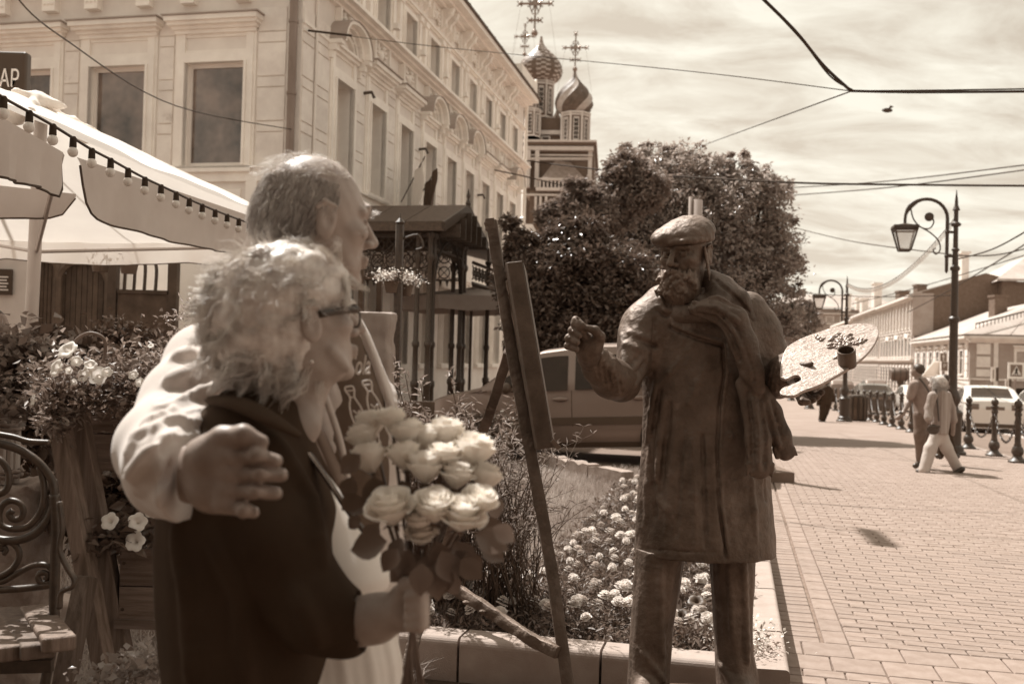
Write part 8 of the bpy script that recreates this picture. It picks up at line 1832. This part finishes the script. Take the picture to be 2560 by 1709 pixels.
roses = [(1390, 140, 64, 0), (1500, 110, 58, 1), (1345, 215, 66, 0), (1375, 330, 74, 2), (1585, 190, 70, 1), (1680, 215, 62, 0), (1805, 190, 72, 2), (1575, 315, 74, 1), (1690, 380, 80, 1), (1790, 320, 70, 3), (1950, 290, 84, 0), (1860, 420, 70, 3), (2020, 435, 66, 0), (1500, 605, 92, 3), (1735, 600, 84, 1), (1885, 640, 92, 3), (1985, 565, 70, 1), (1655, 670, 56, 2), (1665, 745, 60, 3)]
for i, (x, y, r_, m_) in enumerate(roses):
    Yr = 1.72 + (.05 if y < 300 else 0) - (.06 if y > 500 else 0) + random.uniform(-.015, .015); R = r_ / 2.212 * Yr / FPX * 1.02; c = P(300 + x / 2.212, 1000 + y / 2.212, Yr)
    base = hub_b + Vector((0, 0, -.05)); d = (c - base).normalized(); d = (d + Vector((-.05, -.55 if y > 450 else -.25, .25))).normalized()
    o = bpy.data.objects.new('rose', RM[m_]); COL.objects.link(o); put(o, bq); o.location = c - d * R * .95 - ORG[bq.name]; o.rotation_euler = (d.to_track_quat('Z', 'Y').to_matrix() @ Matrix.Rotation(random.uniform(0, 6), 3, 'Z')).to_euler(); o.scale = (R * 1.30, R * 1.30, R * 1.45)
    b = MB(); b.tube(smoothpts([c - d * R * .85, (c + hub_b) / 2 + Vector((0, .02, .0)), hub_b, hub_b + Vector((-.03 + .004 * i, .0, -.20))], 5), .0032, 5); q = b.build('stem', 'leaf_dark', bq)
    b = MB()
    for k in range(4): a = k * 1.57 + .4; leaf_blade(b, c - d * R * .95, (Vector((math.cos(a), math.sin(a), 0)) - d * .3), d, R * .8, R * .14)
    b.build('sepal', 'leaf_dark', bq)
rr = random.Random(21)
for (x, y, L_, dx, dy) in [(1330, 300, 130, -.5, .5), (1290, 420, 120, -.3, .9), (1400, 420, 160, .2, 1), (1480, 500, 120, -.7, .3), (1380, 560, 120, -1, .4), (1330, 640, 90, -.8, .8), (1480, 780, 190, -1, .25), (1560, 760, 120, -.4, 1), (1640, 840, 150, -.2, 1), (1750, 780, 160, .3, 1), (1850, 780, 160, .6, .8), (1960, 740, 180, 1, .35), (2050, 640, 130, .3, 1), (1930, 830, 130, .3, 1), (1780, 900, 150, .1, 1), (1640, 480, 120, -.3, 1), (1760, 460, 100, .4, .8), (1900, 520, 100, .7, .5), (2060, 520, 120, .2, 1), (1560, 440, 110, .2, .9), (1700, 960, 120, -.2, 1), (1880, 880, 140, .8, .6), (1430, 680, 120, -.6, .9), (1590, 900, 120, -.7, .8), (1990, 800, 140, .9, .5), (1820, 960, 110, .4, 1), (1700, 850, 170, .1, 1), (1600, 820, 150, -.3, 1), (1780, 830, 170, .4, 1), (1670, 900, 150, 0, 1), (1860, 830, 160, .6, .8), (1540, 820, 130, -.6, .8), (1730, 930, 150, .3, 1), (1640, 960, 120, -.2, 1), (1420, 470, 130, -.3, .9), (1560, 540, 110, .1, 1), (1830, 560, 110, .2, 1), (1650, 560, 100, 0, 1), (1950, 500, 110, .6, .6), (1320, 520, 110, -.7, .7), (2060, 700, 130, .9, .5)]:
    Yl = (1.72 if y < 700 else 1.62) + rr.uniform(-.03, .04); p = P(300 + x / 2.212, 1000 + y / 2.212, Yl); d = Vector((dx, rr.uniform(-.5, .1), -dy)); b = MB(); leaf_blade(b, p, d, Vector((rr.uniform(-.3, .3), -1, rr.uniform(.2, .8))), L_ / 2.212 * Yl / FPX * 1.15, L_ / 2.212 * Yl / FPX * .46, rr.uniform(0, .3)); b.build('leaf', 'leaf_dark', bq, smooth=True)

# ------------------------------------------------------------------ passers-by
def walker(label, Y, sx, skin, shirt, trs, hairm, dims, extra=None, h=.013, rim=None):
    """dims in photograph pixels; Y depth"""
    r = thing('person', Vector((P(dims['feet'][0][0], dims['feet'][0][1], Y).x, Y, gz(Y))), label, 'person'); d = dims
    lo = [P(d['box'][0], 900, Y).x, Y - .7, gz(Y) - .05]; hi = [P(d['box'][1], 900, Y).x, Y + .7, P(2300, d['box'][2], Y).z]
    def mk(): return SDF(lo, hi, h)
    m = Y / FPX
    s = mk(); hx, hy, hr = d['head']; c = P(hx, hy, Y); s.ell(c, [hr * m * .92, hr * m, hr * m * 1.12], k=.02); f = Vector(d['face']).normalized()
    s.ell(c + f * hr * m * .55 - Zv * hr * m * .45, hr * m * .62, k=.03); s.cap(c + f * hr * m * .9 + Zv * 0.0, c + f * hr * m * 1.2 - Zv * hr * m * .25, .012, .014, .012); s.cap(c - Zv * hr * m * .6, c - Zv * hr * m * 1.8 - f * .02, .05, .06, .02)
    for sg in (-1, 1): s.ell(c + Vector((-f.y, f.x, 0)) * sg * hr * m * .9, [.012, .02, .03], k=.01)
    for pts in d.get('skin', []): s.path([P(u, v, Y + dy) for u, v, dy in pts[0]], pts[1], .02)
    s.build('body', skin, r)
    if d.get('hs', 1) > 1.1:
        R_, D_ = [], []
        while len(R_) < 1100:
            q = RN.normal(size=3); q /= np.linalg.norm(q)
            if q @ np.array(f) > .45 and q[2] < .5 or q[2] < -.75: continue
            R_.append(np.array(c) + q * hr * m * np.array([1.08, 1.08, 1.2])); D_.append(q * .5 + np.array([0, 0, -.5]) + RN.normal(size=3) * .4)
        strands('hair_lock', R_, D_, RN.uniform(.03, .07, len(R_)), .008, .0035, hairm, r, 6, .6, 1.0)
    s = mk(); s.ell(c - f * hr * m * .22 + Zv * hr * m * .22, [hr * m * d.get('hs', 1.02)] * 3, k=.02); s.cap(c + f * hr * m * 1.1 - Zv * hr * m * .6, c + f * hr * m * .9 - Zv * hr * m * 1.4, hr * m * .75, k=.02, op='sub'); s.build('hair', hairm, r, noise=.012 if d.get('hs', 1) > 1.1 else .003, nsc=40)
    s = mk()
    for kind, pts, rs in d['shirt']:
        if kind == 'c': s.column(rows_px(pts, Y, rs), .04, fold=.02, nf=7)
        else: s.path([P(u, v, Y + dy) for u, v, dy in pts], rs, .03)
    s.build('shirt', shirt, r, noise=.006, nsc=10)
    s = mk()
    for pts, rs in d['legs']: s.path([P(u, v, Y + dy) for u, v, dy in pts], rs, .04)
    s.build('trousers', trs, r, noise=.008, nsc=9)
    for (u0, v0, u1, v1) in d['shoes']: s = mk(); a, e = P(u0, v0, Y), P(u1, v1, Y - .05); s.cap(a, e, .045, .04, .02); s.build('shoe', 'leather', r)
    return r
Yw = 14.6
w1 = walker('grey-haired woman walking in white striped blouse and pale flared trousers', Yw, 0, 'skin', 'blouse', 'slacks', 'hair_grey', dict(box=(2250, 2440, 925), head=(2344, 960, 17), face=(-.8, .5, 0), hs=1.12, feet=[(2310, 1180)],
    skin=[([(2317, 1030, 0), (2322, 1052, 0)], .035), ([(2384, 1052, .1), (2382, 1085, .1)], [.035, .028])],
    shirt=[('c', [(973, 2338, 2356), (982, 2326, 2374), (1000, 2322, 2376), (1040, 2328, 2376), (1084, 2332, 2368)], .13), ('p', [(2332, 990, -.15), (2322, 1020, -.15), (2322, 1044, -.2)], [.07, .06, .065]), ('p', [(2368, 988, .12), (2378, 1020, .12), (2384, 1050, .12)], [.065, .06, .055])],
    legs=[([(2344, 1085, 0), (2326, 1120, -.05), (2310, 1175, -.1)], [.10, .085, .08]), ([(2352, 1085, .0), (2366, 1118, .0), (2392, 1168, .05)], [.10, .082, .075])], shoes=[(2318, 1180, 2296, 1178), (2388, 1184, 2406, 1172)]))
b = MB(); b.tube(smoothpts([P(2339, 972, Yw - .17), P(2343, 1000, Yw - .2), P(2347, 1052, Yw - .2)], 4), .014, 5); b.build('bag_strap', 'leather', w1)
s = SDF([P(2310, 1000, Yw - .25).x, Yw - .42, P(2330, 1100, Yw - .25).z], [P(2360, 1000, Yw - .2).x, Yw - .05, P(2330, 1040, Yw - .25).z], .01); s.ell(P(2333, 1073, Yw - .26), [.095, .045, .075], k=.01); s.cap(P(2323, 1066, Yw - .3), P(2348, 1066, Yw - .3), .02, k=.01); s.build('handbag', 'leather', w1)
Yw2 = 15.1
w2 = walker('man with short dark hair walking in grey polo shirt beside the grey-haired woman', Yw2, 0, 'skin', 'tee_grey', 'denim', 'hair_dark', dict(box=(2220, 2350, 895), head=(2294, 926, 14.5), face=(-.6, .7, 0), feet=[(2290, 1160)],
    skin=[([(2282, 985, 0), (2270, 1010, -.05), (2256, 1035, -.1), (2246, 1045, -.1)], [.045, .04, .03, .035]), ([(2258, 1032, -.1), (2240, 1046, -.1)], [.03, .02])],
    shirt=[('c', [(944, 2290, 2312), (955, 2278, 2325), (975, 2274, 2330), (1010, 2285, 2325), (1040, 2286, 2325)], .13), ('p', [(2284, 962, -.12), (2276, 990, -.1)], [.07, .065])],
    legs=[([(2300, 1040, -.02), (2300, 1085, -.05), (2300, 1150, .0)], [.105, .09, .06]), ([(2312, 1040, .05), (2314, 1090, .12), (2316, 1150, .1)], [.105, .085, .06])], shoes=[(2300, 1157, 2288, 1164), (2318, 1160, 2326, 1154)]))
b = MB(); b.tube(smoothpts([P(2298, 945, Yw2 - .17), P(2312, 962, Yw2 - .19), P(2326, 985, Yw2 - .17)], 4), .014, 5); b.build('bag_strap', 'leather', w2)
b = MB(); c = P(2252, 1032, Yw2 - .1); b.lathe(c, [(.036, -.015), (.036, .015)], 10, Vector((-.6, 0, -.6))); b.build('watch', 'leather', w2)
w3 = walker('person in dark clothes walking half hidden behind the grey-haired woman', 15.9, 0, 'skin', 'jacket_dark', 'jacket_dark', 'hair_dark', dict(box=(2330, 2430, 920), head=(2362, 948, 11), face=(.3, .9, 0), feet=[(2375, 1140)],
    shirt=[('c', [(970, 2352, 2372), (990, 2346, 2384), (1050, 2348, 2386), (1085, 2350, 2384)], .12)],
    legs=[([(2362, 1080, 0), (2370, 1110, 0), (2386, 1140, 0)], [.10, .085, .065]), ([(2366, 1080, .0), (2358, 1110, .0), (2350, 1138, .0)], [.10, .08, .06])], shoes=[(2388, 1138, 2394, 1140), (2350, 1138, 2344, 1140)]))
Yw4 = 33.0
w4 = walker('distant pedestrian in dark clothes with pale strap beneath the palette', Yw4, 0, 'skin', 'jacket_dark', 'jacket_dark', 'hair_dark', dict(box=(2020, 2100, 935), head=(2066, 956, 7), face=(.2, .9, 0), feet=[(2058, 1050)],
    shirt=[('c', [(964, 2058, 2074), (972, 2048, 2082), (1000, 2052, 2080), (1012, 2052, 2078)], .17), ('p', [(2076, 975, 0), (2084, 1000, 0)], [.08, .07]), ('p', [(2050, 975, 0), (2045, 1010, 0)], [.07, .06])],
    legs=[([(2058, 1005, 0), (2056, 1030, 0), (2052, 1048, 0)], [.13, .1, .08]), ([(2070, 1005, 0), (2064, 1030, .1), (2058, 1050, .1)], [.13, .1, .08])], shoes=[(2052, 1050, 2050, 1052), (2060, 1053, 2062, 1055)]), h=.02)
w5 = walker('seated cafe guest with dark hair cut by the left picture edge', 6.0, 0, 'skin', 'tee_grey', 'tee_grey', 'hair_dark', dict(box=(-120, 60, 740), head=(-14, 812, 34), face=(.9, -.1, 0), feet=[(-30, 1200)],
    shirt=[('c', [(850, -45, 12), (880, -75, 30), (1000, -80, 30), (1080, -80, 30)], .12)], legs=[([(-40, 1080, 0), (30, 1080, 0), (40, 1230, 0)], [.09, .07, .055])], shoes=[(40, 1235, 60, 1240)]), h=.012)
# hanging shop sign above the frame whose shadow falls on the paving
sp = gnd(2190, 1340); hsg = sp + SUNV * ((8.2 - sp.z) / SUNV.z)
r = thing('hanging_sign', hsg, 'square hanging street sign whose shadow falls on the paving', 'sign'); b = MB()
b = MB(); q = [gnd(*c) for c in ((2139, 1318), (2197, 1327), (2253, 1370), (2182, 1362))]; q = [p + SUNV * ((8.2 + dz - p.z) / SUNV.z) for p, dz in zip(q, (.25, .25, -.25, -.25))]; b.prism(q, Vector((0, .03, 0))); b.build('plate', 'sign_dark', r)
b = MB(); b.tube([q[0] + Vector((-1.5, .5, .2)), q[0], q[1], q[1] + Vector((3, -.5, .4))], .012, 5); b.build('cable', 'iron', r)
